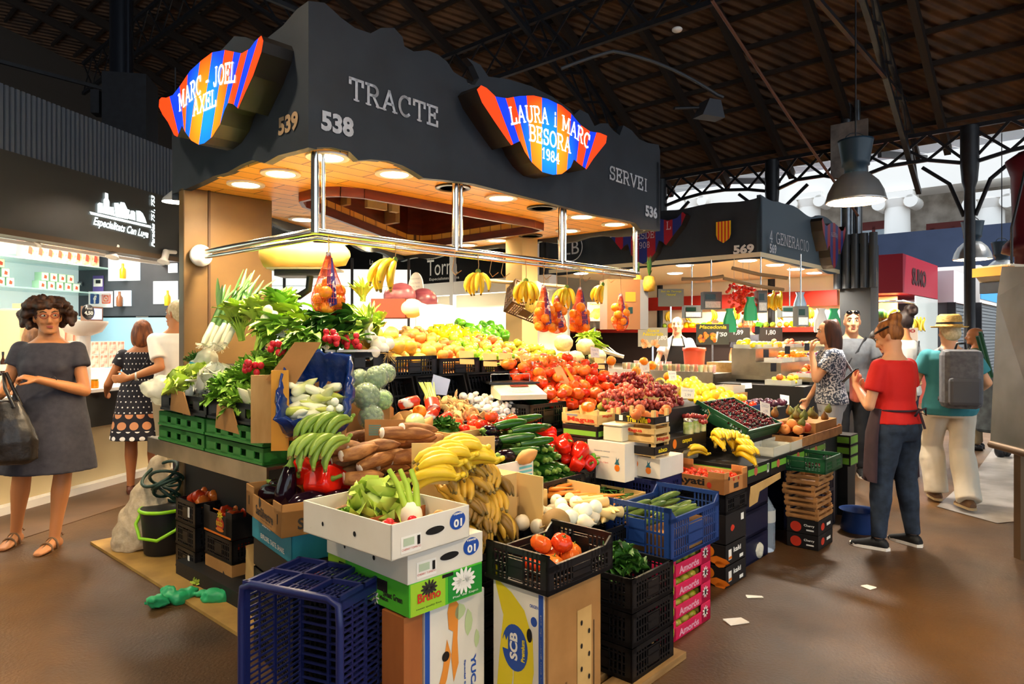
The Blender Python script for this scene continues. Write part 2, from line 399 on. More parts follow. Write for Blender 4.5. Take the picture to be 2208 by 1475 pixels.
struct(MB().box(0, -34, zt, 1.6, 26, zt+2.2).build('wall_outside', M_stone, None, S(27.3, 0), ANG))
M_navy = mat('navy_screen', '27344f', .7, col2='22304a', scale=2)
a = RU(1870, 508, 24.8); z1 = a[2]
t = tag(MB().box(0, -20, 2.4, .15, 8, z1).build('screen_panel', M_navy, None, S(24.8, 0), ANG), 'long navy blue screen wall behind the shuttered stalls', 'screen')
M_door = mat('red_door', '6e2a26', .6)
for k, (px, n) in enumerate(((2055, 1), (1885, 2), (1690, 3))):
 q = RU(px, 560, 29.4); w = MB(); zb = 4; zh = RU(px, 478, 29.4)[2]
 w.box(-.06, -.9, zb, 0, .9, zh).box(-.1, -.75, zb, -.04, -.6, zh-.2).box(-.1, .6, zb, -.04, .75, zh-.2).box(-.1, -.06, zb, -.04, .06, zh-.2).box(-.1, -.75, zh-.35, -.04, .75, zh-.2)
 w.box(-.08, -.6, zb, -.05, -.06, zh-.3, 1).box(-.08, .06, zb, -.05, .6, zh-.3, 1)
 struct(w.build('window_%d' % n, [M_door, mat('window_glass', 'b9cbd6', .1)], None, (q[0], q[1], 0), ANG))
m = MB()
for i in range(9):
 for j in range(5): m.box(0, -8+i*.9, .05+j*.6, .06, -7.13+i*.9, .63+j*.6)
struct(m.build('wall_far', M_white, None, S(24.5, 1.2), ANG))
# far enclosing walls of the hall
M_dark = mat('hall_wall', '3a342e', .8)
struct(MB().box(-21, 16.5, 0, 10, 16.8, 10).build('wall_left', M_dark, None, S(0, 0), ANG))
struct(MB().box(-21.3, -16, 0, -21, 17, 6).build('wall_back', M_dark, None, S(0, 0), ANG))
# --- stall canopy builder (fascia outlines are in the fascia's own plane)
def fascia(top, bot, v_or_u, side, T=.05):
 """top and bottom edge as (along, z) lists"""
 pts = top + bot[::-1]; m = MB()
 if side == 'u':   # long front, in the u-z plane at v
  m.prism(pts, S(0, v_or_u), (U[0], U[1], 0), (0, 0, 1), -T)
 else:
  m.prism(pts, S(v_or_u, 0), (V[0], V[1], 0), (0, 0, 1), T)
 return m
def scal(top): return top
FT = [(667,2),(700,6),(716,20),(735,38),(765,60),(800,72),(822,60),(850,60),(868,80),(872,100),(892,111),(922,108),(945,118),(964,133),(978,155),(1005,172),(1010,182),(1024,183),(1033,168),(1020,140),(1006,124),(1036,140),(1053,165),(1097,171),(1146,186),(1192,209),(1230,236),(1237,248),(1250,236),(1268,245),(1282,272),(1294,266),(1310,266),(1322,281),(1336,292),(1344,270),(1362,281),(1378,300),(1397,308),(1420,312),(1423,325)]
FB = [(667,318),(716,318),(754,327),(773,346),(800,344),(838,347),(868,357),(891,369),(914,384),(956,388),(1020,396),(1096,415),(1172,434),(1286,464),(1343,474),(1370,481),(1382,495),(1400,495),(1423,498)]
t1 = thing('stall_canopy', 'big dark slate stall canopy lettered TRACTE and SERVEI with downlit pine ceiling', 'canopy')
top = [UZ(x, y, 0) for x, y in FT]; bot = [UZ(x, y, 0) for x, y in FB]
top = [(max(0, a), z) for a, z in top]; bot = [(max(0, a), z) for a, z in bot]
m = MB().prism(top+bot[::-1], S(0, 0), (U[0], U[1], 0), (0, 0, 1), -.05)
f1 = m.build('front_fascia', M_slate, t1)
LT = [(665,2),(640,20),(610,55),(585,75),(560,95),(530,80),(505,78),(485,100),(455,130),(430,150),(410,170),(392,195),(372,215)]
LB = [(665,318),(640,325),(600,335),(570,352),(545,345),(520,355),(490,372),(460,380),(430,395),(400,408),(372,418)]
top = [VZ(x, y, 0) for x, y in LT]; bot = [VZ(x, y, 0) for x, y in LB]
m = MB().prism([(max(0, a), z) for a, z in top]+[(max(0, a), z) for a, z in bot][::-1], S(0, 0), (V[0], V[1], 0), (0, 0, 1), .05)
f2 = m.build('left_fascia', M_slate, t1)
m = MB()   # the two rear sides
for a, b in (((3.51, 0), (3.51, 3.6)), ((3.51, 3.6), (0, 1.72))):
 A = Vec(S(*a, 0)); B = Vec(S(*b, 0)); n = 24; d = (B-A)
 pts = [(i/n*d.length, 3.0+.12*abs(sin(i*.9))) for i in range(n+1)]+[(i/n*d.length, 2.42-.05*abs(sin(i*.7))) for i in range(n, -1, -1)]
 m.prism(pts, A, d.normalized(), (0, 0, 1), -.05)
m.build('rear_fascia', M_slate, t1)
# ceiling with a lozenge opening
outer = [(.03,.03),(3.48,.03),(3.48,3.56),(.03,1.70)]
hole = [(.62,1.12),(.62,.86),(.70,.76),(.84,.70),(2.55,.66),(2.72,.70),(2.78,.84),(2.80,2.2),(2.76,2.36),(2.6,2.40),(.74,1.28)]
def holed(outer, hole, z, up=True):
 bm = bmesh.new(); es = []
 for P in (outer, hole):
  vs = [bm.verts.new((p[0], p[1], z)) for p in P]
  es += [bm.edges.new((vs[i], vs[(i+1) % len(vs)])) for i in range(len(vs))]
 bmesh.ops.triangle_fill(bm, use_beauty=True, edges=es)
 bm.verts.index_update(); r = ([tuple(v.co) for v in bm.verts], [tuple(v.index for v in f.verts) for f in bm.faces]); bm.free(); return r
vs, fs = holed(outer, hole, 2.44)
m = MB().add(vs, fs); vs2, fs2 = holed(outer, hole, 2.50); m.add(vs2, fs2)
for P in (outer, hole):
 n = len(P)
 for i in range(n):
  a, b = P[i], P[(i+1) % n]; m.add([(*a, 2.44), (*b, 2.44), (*b, 2.5), (*a, 2.5)], [(0,1,2,3)])
c1 = m.build('pine_ceiling', M_wood, t1, S(0, 0), ANG)
m = MB()
n = len(hole)
for i in range(n):
 a, b = hole[i], hole[(i+1) % n]; m.bar((*a, 2.41), (*b, 2.41), .03, .07); m.add([(*a, 2.5), (*b, 2.5), (*b, 3.05), (*a, 3.05)], [(0,1,2,3)])
m.add([(*p, 3.05) for p in hole], [tuple(range(n))])
m.build('recess_lining', M_redwood, t1, S(0, 0), ANG)
m = MB(); m.box(1.25, 1.5, 2.5, 1.29, 1.62, 2.95).box(2.05, 1.9, 2.5, 2.1, 2.1, 2.95)
m.build('recess_shelf_side', mat('recess_board', 'a5825a', .5), t1, S(0, 0), ANG)
tag(MB().box(0, 0, 0, .2, .04, .22).box(.25, 0, 0, .33, .05, .3).build('paper_sack', mat('crumpled_paper', 'c9b48e', .8, bump=.5, scale=20), None, S(1.45, 1.5, 2.505), ANG), 'crumpled paper and cartons stored up in the ceiling recess', 'paper')
lights_on = [(.23,1.13),(.23,.69),(.21,.15),(.70,.19),(1.66,.2),(2.66,.23),(3.16,.24),(1.19,2.05),(2.61,3.0),(3.24,2.19),(3.2,1.7),(3.18,.77)]
for (a, b) in lights_on+[(1.2,.21),(2.15,.23),(3.19,1.24)]:
 on = (a, b) in lights_on
 l = thing('ceiling_downlight', 'round lit downlight set in the pine ceiling of the near stall' if on else 'round unlit downlight set in the pine ceiling of the near stall', 'light', S(a, b, 2.44), ANG, 'lit stall downlights' if on else 'unlit stall downlights')
 MB().lathe([(.118, -.012), (.118, -.001), (.09, -.001), (.085, -.012), (.118, -.012)], 24, cap=False).build('rim', mat('lamp_rim', '3a2c1c', .4) if not on else M_white, l)
 MB().lathe([(.001, -.008), (.088, -.008)], 24).build('lens', M_lampon if on else M_lampoff, l)
 if on: spot(l, (0, 0, -.03), 88, size=2.65, rad=.08, blend=.8)
# lettering
fu = (U[0], U[1], 0); fz = (0, 0, 1)
M_letter = mat('letter_grey', 'c9cbd0', .5, col2='b4b6ba', scale=30)
def onfront(u, z, o=.006): return S(u, -.05-o+.05-.0, z)
def front_text(s, p0, p1, htop, parent, vv=-.006):
 """serif line from pixel p0 (baseline left) to p1 (baseline right), cap top pixel htop over p0"""
 a = UZ(*p0, 0); b = UZ(*p1, 0); hh = UZ(p0[0], htop, 0)[1]-a[1]
 w = serif_w(s, hh); k = (b[0]-a[0])/w; m = MB()
 serif(m, s, lambda x, y: S(a[0]+x*k, vv, a[1]+(b[1]-a[1])*x/w+y), hh)
 return m.build('lettering', M_letter, parent)
front_text('TRACTE', (752, 212), (943, 273), 168, f1)
front_text('SERVEI', (1313, 385), (1394, 413), 358, f1)
m = MB(); a = UZ(727, 268, 0); text(m, '538', S(a[0], -.006, a[1]), fu, fz, w=.20, h=.105, bold=.045); m.build('stall_number', M_letter, f1)
m = MB(); a = UZ(1403, 457, 0); text(m, '536', S(a[0], -.006, a[1]), fu, fz, w=.20, h=.10, bold=.045)
m.build('stall_number', M_letter, f1)
m = MB(); a = VZ(623, 267, 0); text(m, '539', S(-.006, a[0], a[1]), (-V[0], -V[1], 0), fz, w=.2, h=.1, bold=.045)
m.build('stall_number', mat('letter_tan', '9a7f60', .5), f2)
# --- illuminated shields
M_swh = mat('sign_white', 'fff8ea', .4, emit=1.6); M_sside = mat('sign_case', '1d1712', .5)
M_dred = mat('unlit_red', '9a1a2a', .4); M_dbl = mat('unlit_blue', '243078', .4); M_dwh = mat('unlit_white', 'c8c0c8', .5)
def glowmat(name, c1, c2, c):
 m = mat(name, c1, .4, emit=1.05); N = m.node_tree.nodes; L = m.node_tree.links
 tc = N.new('ShaderNodeTexCoord'); vm = N.new('ShaderNodeVectorMath'); vm.operation = 'DISTANCE'; vm.inputs[1].default_value = c; L.new(tc.outputs['Object'], vm.inputs[0])
 r = N.new('ShaderNodeValToRGB'); r.color_ramp.elements[0].position = .08; r.color_ramp.elements[1].position = .34; r.color_ramp.elements[0].color = lin(c2); r.color_ramp.elements[1].color = lin(c1)
 L.new(vm.outputs['Value'], r.inputs[0]); L.new(r.outputs[0], N['Principled BSDF'].inputs['Emission Color']); return m
def shield(name, label, outline, plane, lit, depth, edges, txt, parent=None):
 """outline in (along, z) of the plane; plane(a, out, z) -> point"""
 t = thing(name, label, 'sign')
 m = MB(); n = len(outline)
 A = [plane(a, depth, z) for a, z in outline]; B = [plane(a, 0, z) for a, z in outline]
 m.add(A+B, [(i, (i+1) % n, n+(i+1) % n, n+i) for i in range(n)]); m.add(B, [tuple(range(n))])
 m.build('case', M_sside, t)
 xs = [p[0] for p in outline]; zs = [p[1] for p in outline]; cx = (min(xs)+max(xs))/2; cz = (min(zs)+max(zs))/2; hw = (max(xs)-min(xs))/2
 def pick(x, z):
  k = sum(1 for e, sl in edges if (x-e)+sl*(z) > 0)
  red = k % 2 == 0
  return 0 if red else 1
 o0 = [(p[0], p[1]) for p in outline]
 vs, fs, ms = clipstripes(o0, edges, pick)
 m = MB()
 for f, k in zip(fs, ms): m.add([plane(vs[i][0], depth+.001, vs[i][1]) for i in f], [tuple(range(len(f)))], k)
 cc = plane(cx, depth, cz-.07); face = m.build('striped_face', [glowmat('sign_red_%.2f' % cx, 'f0320c', 'ff9a18', cc), glowmat('sign_blue_%.2f' % cx, '0a2cb0', '1488f0', cc)] if lit else [M_dred, M_dbl], t)
 m = MB(); txt(m, lambda a, z: plane(a, depth+.004, z)); m.build('lettering', M_swh if lit else M_dwh, face)
 return t
off = [(1028,193),(1037,184),(1049,190),(1068,208),(1093,212),(1119,207),(1150,206),(1180,213),(1211,228),(1233,247),(1252,270),(1271,283),(1294,287),(1308,293),(1306,308),(1294,323),(1279,342),(1264,365),(1249,354),(1237,344),(1230,361),(1211,375),(1192,377),(1169,371),(1146,350),(1131,327),(1121,304),(1102,313),(1095,304),(1066,262),(1039,221)]
SV = -.17
fo = [UZ(x, y, SV) for x, y in off]
def ep(px, pz, lst): return lst
def edge_px(top, botm, vv, f):
 a = f(*top, vv); b = f(*botm, vv); sl = -(b[0]-a[0])/(b[1]-a[1]); return (a[0]+sl*a[1], sl)
def mkedges(L, vv, f): # planes x + sl*z = e0 -> point (e0,0), normal (1, sl)
 return [edge_px(a, b, vv, f) for a, b in L]
E1 = mkedges([((1066,205),(1105,308)),((1090,212),(1118,300)),((1108,212),(1138,330)),((1135,207),(1146,345)),((1168,210),(1168,370)),((1201,225),(1200,372)),((1231,248),(1222,365)),((1252,270),(1243,345)),((1271,285),(1256,355)),((1285,288),(1262,362))], SV, UZ)
def tx1(m, P):
 # arched upper line, then two straight ones
 def arc(x, y, base, w, px0, px1, sag): pass
 def line(s, p0, p1, p2, hh):   # quadratic baseline through three pixels
  a, b, c = [UZ(*p, SV) for p in (p0, p1, p2)]; w = serif_w(s, hh); k = (c[0]-a[0])/w
  def pos(x, y):
   t = x/w; z = a[1]*(1-t)*(1-2*t)+4*b[1]*t*(1-t)+c[1]*t*(2*t-1)
   dz = (a[1]*(4*t-3)+4*b[1]*(1-2*t)+c[1]*(4*t-1))/(c[0]-a[0])
   return P(a[0]+x*k-y*dz*.6, z+y)
  serif(m, s, pos, hh, t=.125)
 line('LAURA i MARC', (1102,268), (1183,268), (1268,322), .10)
 line('BESORA', (1141,302), (1185,314), (1229,330), .10)
 line('1984', (1168,340), (1186,347), (1205,354), .07)
shield('illuminated_sign', 'lit blue and orange striped shield sign reading LAURA i MARC BESORA 1984', fo, lambda a, o, z: S(a, -o, z), 1, .17, E1, tx1)
off = [(344,215),(349,210),(359,211),(373,205),(390,183),(410,153),(434,131),(458,113),(485,108),(505,112),(522,115),(539,105),(551,88),(564,77),(568,88),(564,112),(546,163),(529,200),(514,234),(502,224),(492,222),(485,237),(475,268),(458,295),(441,309),(429,312),(413,303),(400,285),(393,271),(383,295),(376,291),(363,264),(351,247),(343,230)]
SU = -.17
lo = [VZ(x, y, SU) for x, y in off]
E2 = mkedges([((557,85),(512,232)),((535,108),(505,224)),((520,114),(492,222)),((505,112),(475,268)),((485,108),(455,297)),((458,113),(429,312)),((432,132),(408,298)),((405,160),(400,285)),((388,187),(397,275)),((366,208),(386,292))], SU, VZ)
def tx2(m, P):
 def line(s, p0, p1, p2, hh):
  a, b, c = [VZ(*p, SU) for p in (p0, p1, p2)]; w = serif_w(s, hh); k = (c[0]-a[0])/w
  def pos(x, y):
   t = x/w; z = a[1]*(1-t)*(1-2*t)+4*b[1]*t*(1-t)+c[1]*t*(2*t-1)
   dz = (a[1]*(4*t-3)+4*b[1]*(1-2*t)+c[1]*(4*t-1))/(c[0]-a[0])
   return P(a[0]+x*k-y*dz*.6, z+y)
  serif(m, s, pos, hh, t=.13)
 line('MARC - JOEL', (388,240), (440,197), (508,176), .10)
 line('AXEL', (418,250), (442,238), (467,227), .09)
shield('illuminated_sign', 'lit blue and red striped shield sign reading MARC - JOEL AXEL', lo, lambda a, o, z: S(-o, a, z), 1, .17, E2, tx2)
# --- chrome rail
t = thing('chrome_rail', 'double chrome hanging rail on posts under the near stall canopy', 'rail')
m = MB(); m.tube([S(.1, 1.42, 2.01), S(.1, .1, 2.01), S(3.32, .1, 2.01)], .019, 12); m.tube([S(.1, 1.42, 1.975), S(.12, .12, 1.975), S(3.3, .12, 1.975)], .013, 10)
m.build('rail', M_chrome, t)
for u in (.1, 1.12, 2.22, 3.27): MB().tube([S(u, .1, 2.0), S(u, .1, 2.44)], .022, 12).build('post', M_chrome, t)
for u in (.1, 1.12, 2.22): MB().tube([S(u+.05, .1, 2.0), S(u+.05, .1, 2.44)], .012, 8).build('post', M_chrome, t)
MB().lathe([(.001, 0), (.075, 0), (.07, .02), (.03, .03)], 24, M=Matrix.Rotation(pi/2, 3, 'X')).build('wall_flange', M_white, t, S(.1, 1.50, 1.99), ANG)
m = MB(); m.tube([S(2.2, 1.0, 1.93), S(3.4, .95, 1.93)], .018, 8)
tag(m.build('inner_rail', mat('worn_rail', 'cbb68c', .35, .6)), 'second shorter rail behind the chrome rail at the right end of the stall', 'rail')
# tan column casing on the left and rear post
m = MB().box(0, 1.53, 0, .63, 1.61, 2.44)
struct(m.build('pillar_casing', M_tan, None, S(0, 0), ANG, bevel=.006))
m = MB().box(.16, 1.522, 0, .175, 1.53, 2.44); struct(m.build('pillar_joint', mat('dark_joint', '3c2712', .6), None, S(0, 0), ANG))
m = MB().box(-.02, -.02, 0, .22, .2, 2.44); struct(m.build('market_post', mat('cream_post', 'c6ae78', .5), None, S(3.22, 1.38), ANG))
# === second stall (569), its canopy
t2 = thing('stall_canopy', 'dark slate canopy numbered 569 of the stall behind, with crest and shield signs', 'canopy')
u0, v0 = 6.48, .295
n = 40
def wav(x, a=.035, k=5): return a*(abs(sin(x*k))+.6*sin(x*k*2.3+1))
top = [(v0+i*3.6/n, 3.16+.05-wav(i*3.6/n, .05, 2.4)) for i in range(n+1)]; bot = [(v0+i*3.6/n, 2.40+wav(i*3.6/n, .03, 2.1)) for i in range(n+1)]
fa = MB().prism(top+bot[::-1], S(u0, 0), (V[0], V[1], 0), fz, .05).build('left_fascia', M_slate, t2)
top = [(u0+i*3.4/n, 3.2+.05-wav(i*3.4/n+1, .07, 2.0)) for i in range(n+1)]; bot = [(u0+i*3.4/n, 2.40+wav(i*3.4/n, .035, 2.6)) for i in range(n+1)]
fb = MB().prism(top+bot[::-1], S(0, v0), (U[0], U[1], 0), fz, -.05).build('front_fascia', mat('slate_blue_paint', '4a5a66', .5), t2)
MB().box(u0, v0, 2.44, u0+3.4, v0+3.6, 2.5).build('canopy_ceiling', mat('cream_ceiling', 'e9d9b4', .6), t2, S(0, 0), ANG)
m = MB(); a = VZ(1607, 538, u0); text(m, '569', S(u0-.056, a[0], a[1]), (-V[0], -V[1], 0), fz, w=.27, h=.12, bold=.05); m.build('stall_number', M_white, fa)
m = MB(); a = UZ(1656, 537, v0); text(m, '569', S(a[0]+.02, v0-.056, a[1]), fu, fz, w=.22, h=.12, bold=.03); m.build('stall_number', M_letter, fb)
a = UZ(1650, 520, v0); b = UZ(1735, 527, v0); hh = .14; w = serif_w('4 GENERACIO', hh); m = MB()
serif(m, '4 GENERACIO', lambda x, y: S(a[0]+x*(b[0]-a[0])/w, v0-.056, a[1]-.01+y), hh, t=.1); m.build('lettering', M_letter, fb)
# crest
a = VZ(1564, 500, u0); m = MB(); cw = .1
cr = [(-cw,.13),(cw,.13),(cw,-.04),(cw*.8,-.1),(0,-.15),(-cw*.8,-.1),(-cw,-.04)]
vs, fs, ms = clipstripes(cr, [(-cw+2*cw*(i+1)/9, 0) for i in range(8)], lambda x, y: int((x+cw)/(2*cw/9)) % 2)
o = Vec(S(u0-.06, a[0], a[1])); e = Vec((-V[0], -V[1], 0))
for f, k in zip(fs, ms): m.add([o+e*vs[i][0]+Vec((0, 0, vs[i][1])) for i in f], [tuple(range(len(f)))], k)
m.build('crest', [mat('crest_gold', 'f0c020', .5), mat('crest_red', 'd03018', .5)], fa)
a = VZ(1237, 535, u0); m = MB()
m.tube([S(u0-.056, a[0]+.2*cos(i*pi/16), a[1]+.2*sin(i*pi/16)) for i in range(33)], .006, 4); text(m, 'LB', S(u0-.056, a[0], a[1]), (-V[0], -V[1], 0), fz, h=.2, bold=.0)
m.build('emblem', M_letter, fa)
# shield signs of the second stall
def bat(cx, cz, w, h):
 P = [(-1,.62),(-.93,.72),(-.8,.55),(-.6,.5),(-.35,.62),(0,.7),(.35,.62),(.6,.5),(.8,.55),(.93,.72),(1,.62),(.9,.3),(.72,.0),(.55,-.3),(.45,-.16),(.38,-.12),(.3,-.5),(.15,-.75),(0,-.85),(-.15,-.75),(-.3,-.5),(-.38,-.12),(-.45,-.16),(-.55,-.3),(-.72,0),(-.9,.3)]
 return [(cx+p[0]*w/2, cz+p[1]*h/1.6) for p in P]
a = VZ(1388, 515, u0-.12); edges = [(a[0]+(i-4.5)*.13, 0) for i in range(10)]
def tx3(m, P):
 for s, x, z, hh in (('MARC', .36, .07, .1), ('L', -.4, .09, .1), ('DESDE', 0, .0, .085), ('1908', 0, -.13, .08)):
  w = serif_w(s, hh); serif(m, s, lambda X, Y: P(a[0]+x+w/2-X, a[1]+z+Y), hh, t=.1)
shield('unlit_sign', 'unlit red and blue shield sign reading DESDE 1908 behind the rail end', bat(a[0], a[1], 1.3, .66), lambda p, o, z: S(u0-o, p, z), 0, .14, edges, tx3)
b = UZ(1797, 525, v0-.15); edges = [(b[0]+(i-3.5)*.12, 0) for i in range(8)]
def tx4(m, P):
 s = 'ALBINA'; hh = .06; w = serif_w(s, hh); serif(m, s, lambda X, Y: P(b[0]-w/2+X, b[1]+.1-((X-w/2)**2)*.6+Y), hh, t=.1)
shield('unlit_sign', 'small unlit red and blue shield sign on the right face of stall 569', bat(b[0], b[1], 1.1, .7), lambda p, o, z: S(p, v0-o, z), 0, .16, edges, tx4)
for (x, y) in [(6.8, .6), (7.6, .55), (8.4, .55), (9.2, .55), (6.8, 1.5), (6.8, 2.4), (7.8, 2.2), (9.0, 2.2), (6.8, 3.3)]:
 l = thing('ceiling_downlight', 'round lit downlight under the canopy of stall 569', 'light', S(x, y, 2.44), ANG, 'downlights of stall 569')
 MB().lathe([(.001, -.01), (.1, -.01), (.12, 0)], 20).build('lens', M_lampcool, l); spot(l, (0, 0, -.03), 165, color=(1, .9, .74), size=2.7, rad=.08)
# interior back wall, red shelf, stainless counters of stall 2
M_cream = mat('cream_wall', 'f2e6c8', .5); M_redp = mat('red_shelf', 'b02414', .4)
struct(MB().box(9.9, .3, 0, 9.98, 10, 2.9).build('wall_stall', M_cream, None, S(0, 0), ANG))
t = thing('wall_shelf_unit', 'red edged wall shelf behind the vendors of stall 569', 'shelf', S(9.6, .6), ANG)
MB().box(0, -.2, 1.52, .25, 7.2, 1.6).build('shelf_board', M_redp, t); MB().box(.2, -.2, .9, .28, 7.2, 1.52).build('back_panel', mat('dark_panel', '2a1a14', .6), t); MB().box(.2, -.2, 1.95, .28, 3.3, 2.2).build('red_band', M_redp, t)
def counter(lbl, u, v, lu, lv, h, mats=(M_steel, M_steel), extra=None):
 t = thing('display_counter', lbl, 'counter', S(u, v), ANG)
 MB().box(0, 0, h-.05, lu, lv, h).build('worktop', mats[0], t); MB().box(.04, .04, 0, lu-.04, lv-.04, h-.05).build('body', mats[1], t)
 return t
counter('long stainless steel counter of stall 569 facing the near stall', 5.75, .55, .75, 3.0, 1.0)
counter('counter of stall 569 along the right aisle, heaped with fruit', 6.1, -.45, 3.2, .95, .98, (M_steel, M_black))
m = MB().box(0, 0, .02, .02, 3, .3); tag(m.build('steel_splash_panel', M_steel, None, S(5.70, .55, .72), ANG), 'polished steel front panel below the juice cups', 'panel')
# dark market column and tubes behind stall 2
m = MB().box(-.25, -.25, 0, .2, .2, 2.9); struct(m.build('market_column', mat('column_casing', '23262a', .5), None, S(9.93, .12), ANG))
m = MB()
for i in range(5): m.tube([(-.3, -.3+i*.13, 2.2), (-.3, -.3+i*.13, 3.05)], .06, 10)
struct(m.build('column_flutes', mat('flute_grey', '3a4046', .4), None, S(9.93, .12), ANG))
m = MB().lathe([(.16, 2.9), (.16, 4.2), (.12, 4.3), (.12, 9)], 16); struct(m.build('market_column', M_iron, None, S(9.93, .22), ANG))
m = MB().tube([S(9.7, .22, 2.9), S(9.7, .22, 8.2)], .09, 14); m.tube([S(9.65, .05, 2.9), S(9.65, .05, 8.2)], .045, 10)
tag(m.build('vent_pipe', mat('galvanised', '8f959c', .3, .9, col2='70757c', scale=6)), 'shiny galvanised pipe rising up the column behind the big pendant lamp', 'pipe')
m = MB().box(0, -.27, 3.95, .04, .27, 4.8); tag(m.build('grey_board', mat('mottled_board', '8a8078', .7, col2='6a5f58', scale=6), None, S(9.55, .15), ANG), 'mottled grey board strapped to the column above the big pendant lamp', 'board')
# left dark column with box
m = MB().tube([Vec(RD(262, 165, 9)), Vec(RD(262, -260, 9))], .14, 14); m.tube([Vec(RD(276, 165, 8.8)), Vec(RD(276, -260, 8.8))], .03, 8)
p = RD(262, 165, 9); struct(m.build('market_column', mat('blue_iron', '20242c', .35, .5)))
q = RD(282, 290, 9); m = MB().cbox((0, 0, .0), (.52, .5, .95)).cbox((-.36, -.1, .1), (.1, .2, .3))
struct(m.build('column_head_box', M_iron, None, (q[0], q[1], q[2]+.25), .2)); struct(MB().cbox((0, 0, -.1), (.3, .3, 2.7)).build('market_column', M_iron, None, (q[0], q[1], 1.6)))
# === pendant lamps
def pendant(lbl, p, r, en, col=(1, .95, .85)):
 t = thing('pendant_lamp', lbl, 'lamp', p); k = r/.25
 MB().lathe([(.25*k, 0), (.262*k, .005*k), (.255*k, .02*k), (.235*k, .1*k), (.19*k, .19*k), (.12*k, .26*k), (.1*k, .27*k)], 40, lob=lambda a, z: .018*sin(a*24), cap=False).build('shade', mat('ribbed_aluminium', 'c8c8c6', .3, .75), t)
 MB().lathe([(.001, .03*k), (.24*k, .03*k)], 30).build('glass', mat('lamp_glass', 'fff2dc', .3, emit=6), t)
 MB().lathe([(.1*k, .26*k), (.1*k, .33*k), (.12*k, .34*k), (.12*k, .38*k), (.15*k, .56*k), (.155*k, .58*k), (.001, .585*k)], 24).build('ballast_housing', mat('teal_housing', '1d3646', .4), t)
 MB().tube([(0, 0, .58*k), (0, 0, 9-p[2])], .008, 6).build('cable', M_iron, t)
 MB().tube([(.1*k*cos(i*pi/6), 0, .58*k+.07*k*sin(i*pi/6)) for i in range(7)], .006, 5).build('hook', M_iron, t)
 spot(t, (0, 0, .02), en, color=col, size=2.5, rad=.15*k)
 return t
pendant('large ribbed aluminium pendant lamp hanging over the stall aisle, the nearest one', RD(1845, 436, 6.4), .25, 330)
pendant('aluminium pendant lamp hanging above the shuttered stalls in front of the navy screen', RD(2097, 560, 10.4), .25, 200)
pendant('pendant lamp with lit rim half hidden by the heater at the right edge', RD(2160, 596, 11.5), .25, 150)
for k, (x, y) in enumerate([(-1.2, -.6), (3.4, .4), (-2.6, 2.6), (1.2, -3.0), (2.4, 2.3)]):  # unseen pendants, added as warm fill for the front boxes and floor
 pendant('unseen aluminium pendant lamp added as fill light over the customers', (x, y, 4.6), .25, 260 if k != 4 else 110, (1, .84, .62))['group'] = 'added fill pendants'
# floodlight
p = RD(1530, 236, 8)
t = thing('floodlight', 'grey floodlight on a bracket under the roof above stall 569', 'light', p, .4)
MB().prism([(-.16,-.1),(.16,-.1),(.1,.1),(-.06,.1)], (0, -.08, 0), (1, 0, 0), (0, 0, 1), -.18).build('housing', mat('flood_grey', '3a3c42', .4), t)
MB().tube([(-.5, 0, -.05), (-.16, 0, 0)], .02, 6).build('bracket', M_iron, t)
p = RD(1460, 64, 9); tag(MB().ell((0,0,0), (.07,.07,.035), 14).build('smoke_detector', M_white, None, p), 'small round white sensor under the dark roof', 'sensor')
# === bakery stall behind (La Torna)
tb = thing('bakery_front', 'white framed bakery stall front with black sign panels behind the near stall', 'shopfront', S(4.6, 0), ANG)
MB().box(0, 2.2, 2.2, .05, 9, 2.95).build('sign_panel', mat('black_sign', '121212', .3), tb)
MB().box(-.06, 2.1, 2.02, .08, 9, 2.2).build('lower_beam', M_white, tb)
MB().box(.3, 2.1, 1.1, .35, 9, 2.05).build('tiled_wall', mat('bakery_wall', 'f4ead0', .5, emit=0), tb)
MB().box(-.1, 2.1, 0, .35, 9, 1.1).build('counter_front', M_white, tb)
for i in range(5):
 v = 2.3+i*1.5
 MB().box(-.07, v, 1.1, -.01, v+.07, 3.1).build('post', M_white, tb)
for (px, k) in ((950, .62), (812, .36)):
 m = MB(); a = VZ(px, 570, 4.6)
 ex = (0, -1, 0)
 text(m, 'La', (-.01, a[0]+.2*k/.6, 2.62), ex, fz, h=.13*k/.6, bold=-.005); text(m, 'Torna', (-.01, a[0]-.04, 2.43), ex, fz, w=.62*k/.6, h=.22*k/.6, bold=.0); text(m, 'Especialistes en pa', (-.01, a[0]-.08, 2.26), ex, fz, w=.6*k/.6, h=.05, bold=0)
 m.build('lettering', M_white, tb)
for k, v in enumerate((2.9, 4.2, 5.6, 7.2)): arealight(tb, (.1, v, 1.98), 20, .1, 1.1, (1, .92, .76), rot=(0, .5, 0))
